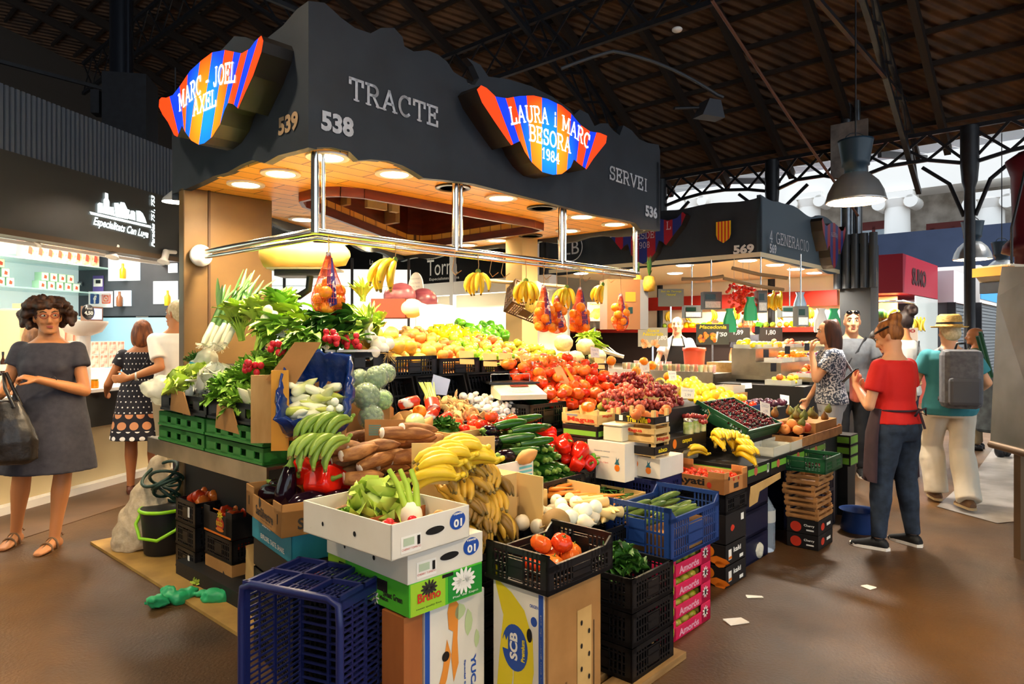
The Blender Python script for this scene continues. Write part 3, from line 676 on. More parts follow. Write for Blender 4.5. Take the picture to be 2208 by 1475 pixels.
# oval hand written board and framed picture
p = RD(896, 622, 7.2); t = thing('oval_notice', 'white oval notice board with handwritten lines above the cabbages', 'sign', p, ANG-pi/2)
MB().prism([(.12*cos(a*pi/12), .17*sin(a*pi/12)) for a in range(24)], (0,0,0), (1,0,0), (0,0,1), -.01).build('board', M_white, t)
m = MB(); [text(m, s, (0, -.004-.0, .1-.04*i), (1,0,0), (0,0,1), w=.15, h=.022, bold=-.01) for i, s in enumerate(('compres tomaquet', 'verdura fresca bona', 'fruites i bolets', 'Gracies Marina', 'salut i bones'))]
MB().box(-.006,.003,-.9,.006,.012,0).build('stick', M_white, t); m.build('handwriting', mat('grey_ink', '8a8d98', .6), t)
t = thing('framed_picture', 'small framed picture with scalloped border on the bakery wall', 'picture', S(4.86, 2.5, 1.74), ANG)
MB().box(-.02, -.25, -.22, 0, .25, .22).build('frame', mat('pic_frame', 'd9d0b8', .5), t); MB().box(-.03, -.18, -.17, -.02, .18, .13).build('image', mat('pic_blue', '6fb0b8', .5, col2='d8c890', scale=9), t)
# bright deli cases seen left of the bakery, under the canopy
t = thing('glass_cabinet', 'brightly lit glass cabinet in the stall beyond the squash', 'cabinet', RD(700, 560, 8.2)[:2]+(0,), .1)
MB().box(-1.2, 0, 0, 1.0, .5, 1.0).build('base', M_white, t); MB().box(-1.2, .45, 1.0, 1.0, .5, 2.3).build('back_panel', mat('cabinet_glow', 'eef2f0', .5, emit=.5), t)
for z in (1.35, 1.7, 2.05): MB().box(-1.2, .1, z, 1.0, .45, z+.015).build('shelf', mat('cabinet_glass', 'c9dcda', .1, alpha=.4), t)
for x in (-1.2, -.5, .3, .98): MB().box(x, .05, 1.0, x+.03, .08, 2.4).build('post', M_iron, t)
# === right-hand aisle shops
t = thing('fruit_kiosk', 'juice kiosk with deep red sign box behind the bald man', 'kiosk', S(13.41, .25), ANG)
M_sumo = mat('kiosk_red', '8e1a2c', .4); M_sumo2 = mat('kiosk_pink', 'a82a48', .4)
MB().box(0, 0, 2.32, 3.3, 3.2, 3.1).build('sign_box', M_sumo, t)
m = MB(); text(m, 'SUMO', (1.4, -.01, 2.7), (1,0,0), (0,0,1), w=1.3, h=.36, bold=.05); text(m, 'E', (-.01, 1.75, 2.72), (0,-1,0), (0,0,1), h=.45, bold=.04); text(m, 'DE LA', (-.01, .95, 2.78), (0,-1,0), (0,0,1), h=.12, bold=.03); text(m, 'FRUITA', (-.01, .95, 2.6), (0,-1,0), (0,0,1), h=.1, bold=.03); m.build('lettering', mat('dark_maroon', '33080e', .5), t)
MB().box(0, 0, 0, 3.2, 3.2, 1.0).build('counter', mat('kiosk_counter', '8a3320', .5), t)
MB().box(.9, .3, 1.0, .95, 3.2, 2.3).build('back_wall', mat('kiosk_back', 'c06a34', .5), t); MB().box(0, .1, 1.68, .5, 3.0, 1.72).build('shelf', M_redp, t)
MB().box(1.0, -.02, 1.0, 3.2, 0, 2.3).build('side_glass', mat('kiosk_glass', 'd8e2e0', .1, alpha=.5), t)
MB().tube([(.05, 3.1, 2.15), (.05, .02, 2.15), (1.6, .02, 2.15)], .025, 8).build('rail', M_chrome, t)
arealight(t, (.3, 1.4, 2.3), 110, .3, 2.2, (1, .93, .82)); arealight(t, (.6, .2, 2.3), 30, .3, .3, (.9, .95, 1))
for (px, py, w, h, s, c) in ((1920, 712, .44, .32, 'MACEDONIA', 'f0c4a8'), (1953, 724, .4, .3, 'ZUMO', 'f4ece0')):
 p = RD(px, py, 12.9); q = thing('price_poster', 'small poster reading %s hanging at the juice kiosk' % s, 'poster', p, ANG-pi/2)
 MB().box(-w/2, 0, -h/2, w/2, .01, h/2).build('sheet', mat('poster_'+c, c, .6), q)
 m = MB(); text(m, s, (0, -.004, h*.3), (1,0,0), (0,0,1), w=w*.8, h=.06, bold=.04); m.build('lettering', mat('poster_red', 'c03030', .5), q)
 m = MB(); [m.ell((R.uniform(-.1,.1), -.003, R.uniform(-.1,.04)), (.03,.004,.03), 8) for i in range(9)]; m.build('fruit_picture', mat('poster_fruit', 'd07a3a', .5, col2='8aa040', scale=30), q)
# shuttered stalls
M_shut = mat('shutter_grey', '6d757c', .4, .5)
def shutter(lbl, u, v, L, z0, z1, sign):
 t = thing('shuttered_stall', lbl, 'stall', S(u, v), ANG)
 m = MB()
 for i in range(int(z1/.09)): m.box(.02, -.02, i*.09, L-.02, .02, i*.09+.07)
 m.build('roller_shutter', M_shut, t); MB().box(0, .02, 0, L, 2, z1).build('cabin', mat('cabin_grey', '565c60', .5), t)
 MB().box(-.03, -.08, z1, L+.03, 2, z0).build('sign_box', sign, t); MB().box(-.05, -.12, 0, .03, .05, z1).build('side_post', M_iron, t)
 return t
shutter('grey shuttered stall just right of the red juice kiosk', 17.0, .05, 2.6, 3.0, 2.25, mat('pink_sign', 'd8ccd0', .5))
t = shutter('grey shuttered stall with white and blue sign box at the end of the aisle', 20.0, -.05, 4.2, 3.35, 2.35, M_white)
MB().box(0, -.1, 2.45, 4.2, -.08, 2.75).build('blue_stripe', mat('stripe_blue', '2f8ed0', .5), t)
m = MB(); text(m, 'PEIX FRESC', (2.1, -.1, 3.0), (1,0,0), (0,0,1), w=2.4, h=.3, bold=.03); m.build('lettering', mat('pale_blue_ink', '8ab8d8', .5), t)
# === right edge: tilted grey panel, heater, red column head
t = thing('steel_cart', 'tall grey steel cart side with sloping end at the right edge', 'cart', (0, 0, 0))
P0 = [RD(2135, 955, 4.7), RD(2150, 640, 4.7), RD(2160, 575, 4.7), RD(2260, 575, 4.1), RD(2260, 985, 4.1)]
D = Vec((.55, .25, 0)); 
m = MB(); n = 5; A = [Vec(p) for p in P0]; B = [p+D for p in A]
m.add(A+B, [tuple(range(5)), tuple(range(9, 4, -1))]+[(i, (i+1) % 5, 5+(i+1) % 5, 5+i) for i in range(5)])
m.build('side_panel', mat('galvanised_sheet', '8c8a84', .35, .55, col2='74726c', scale=2.5), t)
m = MB().tube([RD(2137, 958, 4.68), RD(2265, 992, 4.05)], .025, 8); m.build('bottom_rail', mat('rusty_steel', '7a6248', .5, .5), t)
for px, d in ((2203, 4.45),): 
 p = RD(px, 975, d); MB().box(-.03, -.03, 0, .03, .03, p[2]).build('leg', mat('rusty_steel'), t, (p[0], p[1], 0))
p = RD(2268, 990, 4.2); MB().box(-.03, -.03, 0, .03, .03, p[2]).build('leg', mat('rusty_steel'), t, (p[0], p[1], 0))
m = MB().lathe([(.16, 3.9), (.3, 3.8), (.24, 3.6), (.22, 2.85), (.32, 2.75), (.34, 2.65), (.2, 2.6), (.18, 0)], 20)
q = RD(2230, 500, 8.5); struct(m.build('market_column', mat('maroon_iron', '5a1420', .45), None, (q[0], q[1], -.15)))
q = RD(2165, 585, 6.2)
t = thing('patio_heater', 'cream and yellow hanging heater with black grille at the right edge', 'heater', q, .35)
MB().prism([(-.18,-.02),(-.13,.05),(.5,.05),(.5,-.1),(-.1,-.1)], (0,.15,0), (1,0,0), (0,0,1), .3).build('housing', mat('heater_cream', 'd9c8a8', .4), t)
MB().box(-.19, -.16, -.05, -.1, .16, .03).build('end_cap', mat('heater_yellow', 'c98a28', .4), t)
m = MB(); [m.box(-.12+.09*i, -.14, -.2+.012*i, -.07+.09*i, .14, -.1) for i in range(5)]; m.build('grille', M_iron, t)
MB().tube([(.1, 0, .05), (.1, 0, .4), (.3, 0, 1.0)], .012, 6).build('bracket', M_iron, t)
# === left delicatessen
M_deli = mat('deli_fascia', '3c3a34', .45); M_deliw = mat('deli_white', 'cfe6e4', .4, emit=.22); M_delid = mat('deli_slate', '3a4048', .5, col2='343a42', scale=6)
M_glass = mat('shelf_glass', 'a8cfcb', .08, alpha=.55)
td = thing('delicatessen_front', 'brightly lit delicatessen shop front with dark fascia along the left edge', 'shopfront', Wp(0, 0), LANG)
MB().box(-6, .0, 2.32, 4.5, .1, 2.96).build('fascia_panel', M_deli, td)
MB().box(-6, -.03, 2.27, 4.5, .16, 2.32).build('fascia_trim', mat('bronze_trim', '5a4630', .4, .4), td)
m = MB()
i = -6.0
while i < 4.5: m.box(i, 0, 2.96, i+.028, .03, 3.49); i += .05
for z in (2.97, 3.1, 3.23, 3.36, 3.47): m.box(-6, .03, z, 4.5, .035, z+.012)
m.build('upper_lattice', mat('grey_slats', '5a6068', .5), td)
MB().box(-6, .06, 2.96, 4.5, .1, 3.49).build('lattice_backing', mat('lattice_back', '2c3036', .6), td)
MB().box(-6, .11, 2.55, 4.5, 3, 2.6).build('shop_ceiling', M_white, td)
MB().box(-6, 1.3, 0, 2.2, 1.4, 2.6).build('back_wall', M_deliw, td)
MB().box(-6, -.03, .60, 4.5, .03, .92).build('counter_band', mat('band_black', '0e0c0b', .3), td)
MB().box(-6, .0, .92, 4.5, .8, .95).build('counter_top', M_white, td)
MB().box(-6, .08, .07, 4.5, .14, .60).build('counter_base', mat('counter_beige', 'c9b78e', .5), td)
MB().box(-6, -.02, 0, 4.5, .14, .07).build('plinth', M_white, td)
for z in (1.93, 2.22): MB().box(-4, .85, z-.015, 2.13, 1.3, z).build('glass_shelf', M_glass, td)
# end wall with lit niches
def pn(px, py):   # pixel on the end wall (s = 2.14) -> (n, z)
 r = ray(px, py); A = LS; k0 = A[0]*LA[0]+A[1]*LA[1]+2.14; d = k0/(A[0]*r[0]+A[1]); q = RD(px, py, d)
 return ((q[0]-LA[0])*LN[0]+(q[1]-LA[1])*LN[1], q[2])
MB().box(2.14, -.02, 1.68, 2.3, 1.3, 2.6).build('end_wall', M_delid, td)
MB().box(2.14, -.02, .95, 2.3, 1.3, 1.66).build('end_panel', mat('deli_blue', '8ab4c8', .4, emit=.1), td)
for k, (x0, y0, x1, y1, c) in enumerate(((235, 543, 303, 605, 'c8d4d8'), (248, 627, 284, 660, 'b8ccd4'), (332, 607, 384, 655, 'dbe4e6'), (364, 568, 383, 588, 'ffffff'))):
 a = pn(x0, y0); b = pn(x1, y1)
 nm = MB().box(2.128, b[0], b[1], 2.139, a[0], a[1]).build('lit_niche', mat('niche_%d' % k, c, .4, emit=.6), td)
for (px, py, c, l) in ((272, 592, 'd9a21c', 'amber oil bottle in the large lit niche'), (265, 652, '8a5a3c', 'small dark jar in the small lit niche'), (368, 650, 'd0b020', 'yellow packet in the right lit niche')):
 a = pn(px, py); m = MB().lathe([(.03, 0), (.034, .02), (.034, .1), (.014, .13), (.014, .17)], 12)
 tag(m.build('bottle', mat('glass_'+c, c, .2), None, Wp(2.09, a[0], a[1]-.05)), l, 'bottle')
def sticker(name, lbl, x0, y0, x1, y1, col, extra):
 a = pn(x0, y0); b = pn(x1, y1); t = thing(name, lbl, 'sign', Wp(2.13, (a[0]+b[0])/2, (a[1]+b[1])/2), LANG)
 w = abs(a[0]-b[0]); h = abs(a[1]-b[1]); MB().box(-.004, -w/2, -h/2, 0, w/2, h/2).build('sheet', mat('sheet_'+col, col, .5), t); extra(t, w, h)
EX = (0, -1, 0); EZ = (0, 0, 1)
def soc(t, w, h):
 m = MB(); 
 def rr(cx, r): return [(cx+sg*(r-.012)+.012*cos(radians(a)), sz*(r-.012)+.012*sin(radians(a))) for sg, sz, a0 in ((1,1,0),(-1,1,90),(-1,-1,180),(1,-1,270)) for a in (a0, a0+45, a0+90)]
 m.prism(rr(-w*.24, h*.32), (-.006, 0, .01), EX, EZ, -.001, 0); text(m, 'f', (-.009, w*.22, .0), EX, EZ, h=h*.5, m=1, bold=.05)
 m.prism(rr(w*.24, h*.32), (-.006, 0, .01), EX, EZ, -.001, 2)
 for r in (h*.22,): m.tube([(-.009, -w*.24+c*r, .01+s_*r) for c, s_ in [(max(-1,min(1,1.3*cos(a*pi/16))), max(-1,min(1,1.3*sin(a*pi/16)))) for a in range(33)]], .004, 4, 1)
 m.tube([(-.009, -w*.24+cos(a*pi/8)*h*.1, .01+sin(a*pi/8)*h*.1) for a in range(17)], .005, 4, 1)
 m.build('social_logos', [mat('logo_blue', '2c4f90', .5), M_white, mat('logo_pink', 'd8486a', .5, col2='e07a50', scale=6)], t)
sticker('social_media_sign', 'white sign with blue f and pink camera logos on the slate end wall', 193, 629, 245, 663, 'f2f0f0', soc)
def cctv(t, w, h):
 m = MB(); m.box(-.006, -w*.42, -.02, -.004, w*.42, h*.3); m.box(-.008, -w*.25, .0, -.006, w*.2, .04, 1); m.box(-.007, -w*.42, -h*.2, -.005, w*.42, -h*.1)
 m.build('pictogram', [M_white, M_black], t)
sticker('camera_warning_sign', 'small purple and white camera warning sign on the slate end wall', 202, 595, 225, 628, '5a4a90', cctv)
sticker('grey_plate', 'thin grey shelf plate beside the purple warning sign', 154, 608, 179, 617, '6a7078', lambda t, w, h: MB().box(-.006, -w*.4, -h*.2, -.004, w*.4, h*.2).build('lettering', M_white, t))
# neon bottle logo on the fascia
def pf(px, py):
 r = ray(px, py); k0 = LN[0]*LA[0]+LN[1]*LA[1]-.012; d = k0/(LN[0]*r[0]+LN[1]); q = RD(px, py, d)
 return ((q[0]-LA[0])*LS[0]+(q[1]-LA[1])*LS[1], -.012, q[2])
M_neon = mat('neon_white', 'e8fbff', .4, emit=2)
tn = thing('neon_logo', 'white glowing logo of bottles and jars on a plate with script lettering', 'sign', Wp(0, 0), LANG)
m = MB()
def ngon(P): m.add([pf(*p) for p in P], [tuple(range(len(P)))])
def cr(x, y): return (180+x/9.83, 390+y/9.83)
ngon([cr(*p) for p in ((130,650),(1420,950),(1440,1000),(160,710))])
for P in (((300,670),(300,490),(340,460),(410,480),(420,690)),((425,690),(425,400),(455,370),(460,250),(520,270),(525,380),(550,440),(550,720)),((560,720),(560,550),(640,560),(665,750)),((680,760),(650,470),(740,470),(760,520),(790,450),(870,465),(930,600),(980,620),(940,810)),((955,800),(960,720),(1000,700),(1000,630),(1060,635),(1095,670),(1100,840)),((1125,850),(1120,630),(1200,640),(1255,690),(1300,780),(1340,900))):
 ngon([cr(*p) for p in P])
m.build('neon_picture', M_neon, tn)
m = MB(); a = Vec(pf(201, 478)); b = Vec(pf(320, 508)); text(m, 'Especialitats Can Luga', (a+b)/2, b-a, (0,0,1), w=(b-a).length, h=.10, bold=.02, shear=.4)
m.build('script_lettering', M_neon, tn)
m = MB(); a = Vec(pf(330, 532)); b = Vec(pf(331, 422)); text(m, 'Parades 751, 753', (a+b)/2, (0,0,1), (-1,0,0), w=abs(b.z-a.z), h=.06, bold=.02, shear=.2)
m.build('parade_lettering', M_neon, tn)
# track spotlights
for k, px in enumerate((75, 245, 355)):
 q = RD(px, 515 if k == 0 else (545 if k == 1 else 556), (6.0, 6.7, 7.3)[k])
 t = thing('track_spotlight', ('white track spotlight above the shelf of orange boxes', 'white track spotlight in front of the large lit niche', 'white track spotlight nearest the tan pillar')[k], 'light', (q[0], q[1], q[2]), LANG)
 MB().lathe([(.028, .09), (.035, .08), (.036, -.01), (.065, -.05), (.06, -.055), (.001, -.03)], 20, lob=lambda a, z: .02*sin(a*10), M=Matrix.Rotation(.35, 3, 'Y')).build('shade', mat('lamp_cream', 'd8cfc0', .4), t)
 MB().tube([(.03, 0, .07), (.17, 0, .08)], .022, 10).build('ballast', mat('lamp_cream'), t); spot(t, (-.03, 0, -.08), 18, (1, .88, .7), 1.9, rot=(0, .3, 0))
m = MB().box(-6, .18, 2.24, 3, .22, 2.27); m.build('lamp_track', M_white, td)
for s_ in (-4, -2.2, -.4, 1.2): arealight(td, (s_, .6, 2.52), 24, 1.2, .5, (1, .9, .76))
arealight(td, (3.2, .5, 2.5), 25, 1.2, .5, (1, .9, .76))
# products: packets, tins
M_tin = mat('tin_side', '8fb89a', .4); M_tinl = mat('tin_label', 'e6d8b4', .5); M_fig = mat('red_fruit_print', 'b04028', .5)
def pack(name, lbl, grp, s, n, z, w, d, h, ms, pic=True):
 m = MB().box(0, 0, 0, w, d, h, 0)
 m.add([(.006, -.001, .006), (w-.006, -.001, .006), (w-.006, -.001, h-.006), (.006, -.001, h-.006)], [(0,1,2,3)], 1)
 if pic: m.add([(w*.3, -.002, h*.3), (w*.7, -.002, h*.25), (w*.75, -.002, h*.6), (w*.4, -.002, h*.75)], [(0,1,2,3)], 2)
 return tag(m.build(name, ms, None, Wp(s, n, z), LANG), lbl, 'packet', grp)
for i in range(8): pack('cookie_box', 'pink and orange packet in the row on the top glass shelf', 'packets on the top glass shelf', 1.12+i*.118, .95, 2.221, .112, .1, .19, [mat('packet_pink', 'd8a8a0', .5), mat('packet_orange', 'dc7a38', .5, col2='e8c8a8', scale=18), M_fig])
for row in range(3):
 for i in range(5-row): pack('tea_tin', 'green and cream tin in the left pyramid on the lower glass shelf', 'tins in the left pyramid', .52+i*.1+row*.05, .95, 1.931+row*.088, .085, .085, .085, [M_tin, M_tinl, M_fig])
for row in range(2):
 for i in range(5-row): pack('tea_tin', 'green and cream tin in the right double row on the lower glass shelf', 'tins in the right double row', 1.28+i*.105+row*.03, .95, 1.931+row*.088, .085, .085, .085, [M_tin, M_tinl, M_fig])
def lb(prof, n=12): return MB().lathe(prof, n)
botp = [(.026, 0), (.028, .01), (.028, .13), (.011, .17), (.010, .22), (.012, .235)]
M_oil = [mat('oil_%d' % i, c, .15) for i, c in enumerate(('3a1c0a', '6e1a10', '2a2410', '8a4a12', '1a100a'))]
def bottle(s, n, z, k, lbl, grp, sc=1):
 m = MB().lathe([(r*sc, h*sc) for r, h in botp], 12, m=0); m.lathe([(.0286*sc, .03*sc), (.0286*sc, .1*sc)], 12, m=1, cap=False); m.lathe([(.0125*sc, .2*sc), (.0125*sc, .24*sc)], 10, m=2)
 return tag(m.build('bottle', [M_oil[k], mat('label_cream', 'e9dcc0', .6), M_black], None, Wp(s, n, z)), lbl, 'bottle', grp)
MB().box(-1, .35, .95, 1.6, .75, 1.12).build('display_step', M_white, td)
for i in range(10): bottle(.36+i*.075, .2, .951, i % 5, 'dark sauce bottle in the front row on the deli counter', 'front row of sauce bottles', 1.05)
for i in range(11): bottle(.3+i*.08, .48, 1.121, (i+3) % 5, 'small bottle in the rear row on the stepped deli display', 'rear row of bottles', .8)
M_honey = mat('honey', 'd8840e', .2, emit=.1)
for i in range(9):
 m = MB().lathe([(.03, 0), (.034, .01), (.034, .06), (.03, .07)], 12).lathe([(.031, .07), (.031, .085)], 12, m=1)
 tag(m.build('honey_jar', [M_honey, mat('jar_lid', 'c8a030', .3, .8)], None, Wp(.35+i*.09, .1, .951)), 'golden honey jar at the front edge of the deli counter', 'jar', 'honey jars')
for i in range(7):
 for j in range(2): pack('biscuit_packet', 'red and white packet in the tall stack beside the hanging scale', 'stacked red and white packets', 1.15+i*.12, .55, 1.12+j*.14 if i > 1 else 1.12+j*.14, .1, .1, .135, [mat('packet_cream', 'ece0cc', .5), mat('packet_red', 'c86040', .5, col2='f0e4d0', scale=14), M_honey], False)
for i in range(6):
 m = MB().lathe([(.04, 0), (.045, .2), (.03, .22)], 12)
 tag(m.build('clear_tub', mat('tub_salmon', 'e0a48c', .3), None, Wp(1.2+(i % 3)*.1, .62+.1*(i//3), 1.4)), 'clear tub of pink sweets on top of the packets', 'tub', 'tubs of pink sweets')
# dispenser, weighing scale, price disc
t = thing('dispenser', 'cream drink dispenser on the deli counter behind the curly haired woman', 'machine', Wp(.72, .55, .95), LANG)
MB().box(-.14, -.12, 0, .14, .12, .75).build('body', mat('cream_plastic', 'dcb888', .4), t, bevel=.02); MB().box(-.06, -.125, .5, .06, -.12, .68).build('window', mat('dispenser_window', '6a4a30', .3, col2='b08a60', scale=20), t); MB().box(-.05, -.06, .75, .05, .06, .8).build('lid', mat('cream_plastic'), t)
q = RD(180, 690, 6.35); t = thing('hanging_scale', 'white shop scale with blue lit display and a black price disc', 'scale', (q[0], q[1], .95), LANG)
MB().tube([(0, 0, 0), (0, 0, .52)], .06, 12).build('stand', M_white, t); MB().lathe([(.05, .5), (.15, .54), (.2, .62), (.2, .64)], 28).build('pan', mat('scale_white', 'ece0d0', .4), t)
MB().box(.0, -.03, .64, .2, .03, .78).build('display', mat('scale_brown', '7a5844', .4), t); MB().box(.02, -.034, .66, .18, -.03, .76).build('screen', mat('screen_blue', 'a8b8f8', .3, emit=1.2), t)
o = MB().lathe([(.001, 0), (.07, 0), (.07, .01), (.001, .01)], 24, M=Matrix.Rotation(pi/2, 3, 'X')).build('price_disc', M_black, t, (-.08, -.12, .72))
m = MB(); text(m, 'Pernil', (0, -.012, .035), (1,0,0), (0,0,1), w=.08, h=.02); text(m, '4,50', (0, -.012, -.01), (1,0,0), (0,0,1), w=.1, h=.04, bold=.04); m.build('lettering', M_white, o)
# lamp cone just left of the canopy
q = RD(378, 436, 6.6); t = thing('cone_lamp', 'small lit cone lamp peeping out left of the tan pillar', 'lamp', q)
MB().lathe([(.12, 0), (.11, .03), (.04, .1), (.02, .12)], 20, cap=False).build('shade', M_white, t); MB().lathe([(.001, .01), (.11, .01)], 18).build('lens', M_lampcool, t); MB().tube([(0, 0, .12), (0, 0, 1.3)], .008, 6).build('cable', M_iron, t)
spot(t, (0, 0, -.02), 40, (1, .9, .75), 2.4)
# === people
SK = mat('skin_warm', 'b87848', .5, sss=.05); SK2 = mat('skin_pale', 'd8a078', .5, sss=.05); SK3 = mat('skin_tan', 'a8683c', .5, sss=.05)
M_eyew = mat('eye_white', 'c4bcb0', .4); M_iris = mat('iris', '2a170c', .2); M_lip = mat('lips', 'b05848', .4)
TORSO = [(.80,.140,.10,0),(.88,.172,.120,-.008),(.95,.165,.115,-.004),(1.03,.142,.10,.004),(1.10,.132,.095,.01),(1.18,.145,.105,.012),(1.26,.158,.112,.012),(1.33,.165,.100,.004),(1.38,.152,.080,0),(1.42,.095,.062,-.005),(1.45,.060,.056,-.004),(1.53,.053,.055,.006)]
HEAD = [(-.116,.018,.016,.072),(-.108,.036,.034,.058),(-.09,.050,.056,.035),(-.06,.060,.075,.014),(-.02,.069,.089,.002),(.02,.074,.095,-.002),(.055,.073,.094,-.006),(.085,.062,.080,-.01),(.105,.042,.054,-.014),(.115,.018,.024,-.016)]
def ring(c, rx, ry, Mx=None, n=18):
 out = []
 for j in range(n):
  a = 2*pi*j/n; p = Vec((cos(a)*rx, sin(a)*ry, 0)); out.append(Vec(c)+(Mx @ p if Mx else p))
 return out
def limb(mb, a, b, r0, r1, rm=None, n=12):
 a = Vec(a); b = Vec(b); pts = []; rs = []
 for i in range(7):
  t = i/6; pts.append(a.lerp(b, t)); r = r0+(r1-r0)*t
  if rm: r += rm*sin(pi*min(1, t*1.5))
  rs.append(r)
 mb.tube(pts, rs, n); mb.ell(a, r0, n); mb.ell(b, r1, n)
def hand(mb, w, d, nr, s=1, curl=.5, thumb=1):
 """palm and five fingers from the wrist w along d; nr is the palm side; thumb = +-1 picks the thumb edge"""
 w = Vec(w); d = Vec(d).normalized(); nr = Vec(nr); nr = (nr-d*nr.dot(d)).normalized(); sd = d.cross(nr)*thumb
 q = Matrix((sd, nr, d)).transposed()
 mb.loft([[w+q @ Vec((cos(a)*rx, sin(a)*ry, z)) for a in [2*pi*j/12 for j in range(12)]] for z, rx, ry in ((-.01*s,.022*s,.019*s),(.02*s,.033*s,.017*s),(.055*s,.04*s,.014*s),(.085*s,.038*s,.012*s))])
 for k, (ox, L) in enumerate(((.029, .07), (.010, .08), (-.010, .075), (-.029, .058))):
  p = w+q @ Vec((ox*s, 0, .08*s)); ang = curl*(.5+.1*k); pts = [p]
  for sg in (.42, .32, .26):
   dd = d*cos(ang)+nr*sin(ang)+sd*(ox*1.5*(1-curl)); p = p+dd*L*sg*s; pts.append(p); ang += curl*1.1
  mb.tube(pts, [.0095*s, .009*s, .0082*s, .0068*s], 8); mb.ell(pts[-1], .0068*s, 8)
 p = w+q @ Vec((.028*s, .006*s, .025*s)); p1 = p+(d*.6+sd*.7+nr*.3)*.035*s; p2 = p1+(d*.85+sd*.15+nr*.45*curl)*.03*s; p3 = p2+(d*.8+nr*.6*curl)*.022*s
 mb.tube([w+q @ Vec((.012*s, 0, .01*s)), p, p1, p2, p3], [.016*s, .014*s, .011*s, .0098*s, .007*s], 8)
class Person:
 def __init__(s, name, label, loc, ang, h=1.7, w=1.0, skin=SK, lean=(0, 0), J=None, head=(0, 0, 0), vox=.010, hands=None, fem=True, group=None, legw=1.0):
  s.k = h/1.7; s.w = w; s.lean = lean; s.vox = vox; s.skin = skin; s.fem = fem; s.lw = legw
  s.t = thing(name, label, 'person', (loc[0], loc[1], 0), ang-pi/2, group); s.t.scale = (s.k,)*3
  D = dict(sl=(-.152*w,0,1.352), sr=(.152*w,0,1.352), el=(-.22*w,-.03,1.10), er=(.22*w,-.03,1.10), wl=(-.23*w,.05,.87), wr=(.23*w,.05,.87),
                 hl=(-.085*w,0,.90), hr=(.085*w,0,.90), kl=(-.09*w,.02,.49), kr=(.09*w,.02,.49), al=(-.09*w,-.02,.085), ar=(.09*w,-.02,.085))
  s.raw = dict(D); s.J = D
  for k_ in ('sl', 'sr', 'el', 'er', 'wl', 'wr'): D[k_] = s.sp(D[k_])
  D.update(J or {}); s.J = {a: Vec(b) for a, b in D.items()}
  s.hc = Vec(s.sp((0, .022, 1.582))); s.hm = Matrix.Rotation(head[0], 3, 'Z') @ Matrix.Rotation(head[1], 3, 'X') @ Matrix.Rotation(head[2], 3, 'Y')
  s.hands = hands or {}; s.body()
 def off(s, z):
  f = max(0, min(1.25, (z-.93)/.5))**1.2; return (s.lean[0]*f, s.lean[1]*f)
 def sp(s, p): o = s.off(p[2]); return (p[0]+o[0], p[1]+o[1], p[2])
 def torso(s, mb, z0, z1, inf, extra=None):
  rings = []
  zs = [r[0] for r in TORSO]
  def at(z):
   for a, b in zip(TORSO[:-1], TORSO[1:]):
    if a[0] <= z <= b[0]:
     t = (z-a[0])/(b[0]-a[0]); return [a[i]+(b[i]-a[i])*t for i in range(4)]
   return TORSO[0] if z < TORSO[0][0] else TORSO[-1]
  zz = sorted(set([z0]+[z for z in zs if z0 < z < z1]+[z1]))
  for z in zz:
   _, rx, ry, cy = at(z); o = s.off(z); e = extra(z) if extra else 0
   rings.append(ring((o[0], cy+o[1], z), rx*s.w+inf+e, ry*(.6+.4*s.w)+inf+e))
  mb.loft(rings)
  if s.fem and z0 < 1.2 < z1 and inf < .05:
   for sx in (-1, 1): mb.ell(s.sp((sx*.068*s.w, .075, 1.235)), (.06+inf, .055+inf, .058+inf), 12)
 def leg(s, mb, sd, inf=0, end=1.0, flare=0):
  h, k_, a = s.J['h'+sd], s.J['k'+sd], s.J['a'+sd]; lw = s.lw
  P = [(h, .090), (h.lerp(k_, .35), .080), (h.lerp(k_, .75), .062), (k_, .056), (k_.lerp(a, .28), .058), (k_.lerp(a, .65), .042), (a, .034)]
  n = len(P) if end >= 1 else max(3, int(end*len(P)+.5)); P = P[:n]
  if flare: P = P[:-1]+[(a+Vec((0, 0, -.02)), .034)]
  rs = [r*lw+inf+flare*(i/(len(P)-1)) for i, (p, r) in enumerate(P)]
  mb.tube([p for p, r in P], rs, 14)
  mb.ell(P[0][0], rs[0], 14)
 def foot(s, mb, sd, inf=0, sole=0):
  a = s.J['a'+sd]; k_ = s.J['k'+sd]; f = s.J.get('f'+sd, Vec((0, 1, 0))).normalized(); x = Vec((f.y, -f.x, 0)); up = Vec((0, 0, 1))
  b = Vec((a.x, a.y, max(0, a.z-.085)))
  rings = []
  for t, rx, rz, z in ((-.065,.018,.02,.03),(-.05,.030,.034,.036),(-.01,.034,.045,.046),(.05,.036,.036,.038),(.10,.043,.026,.028),(.15,.043,.018,.02),(.185,.028,.012,.014)):
   c = b+f*t+up*(z); rings.append([c+x*cos(2*pi*j/12)*(rx+inf)+up*max(-z+.001, sin(2*pi*j/12)*(rz+inf)) for j in range(12)])
  mb.loft(rings); mb.tube([b+up*.04, a], [.036+inf*.6, .036+inf*.4], 10)
 def arm(s, mb, sd, inf=0, t0=0, t1=2.0):
  sh, e, w = s.J['s'+sd], s.J['e'+sd], s.J['w'+sd]
  if t1 <= 1:
   m_ = sh.lerp(e, t1); mb.tube([sh, sh.lerp(e, t1*.5), m_], [.045+inf, .046+inf*1.1, .045+inf*1.2], 14); mb.ell(sh, .046+inf, 14)
  else:
   limb(mb, sh, e, .046+inf, .037+inf); limb(mb, e, e.lerp(w, min(1, t1-1)), .039+inf, (.026 if t1 >= 2 else .034)+inf, .004)
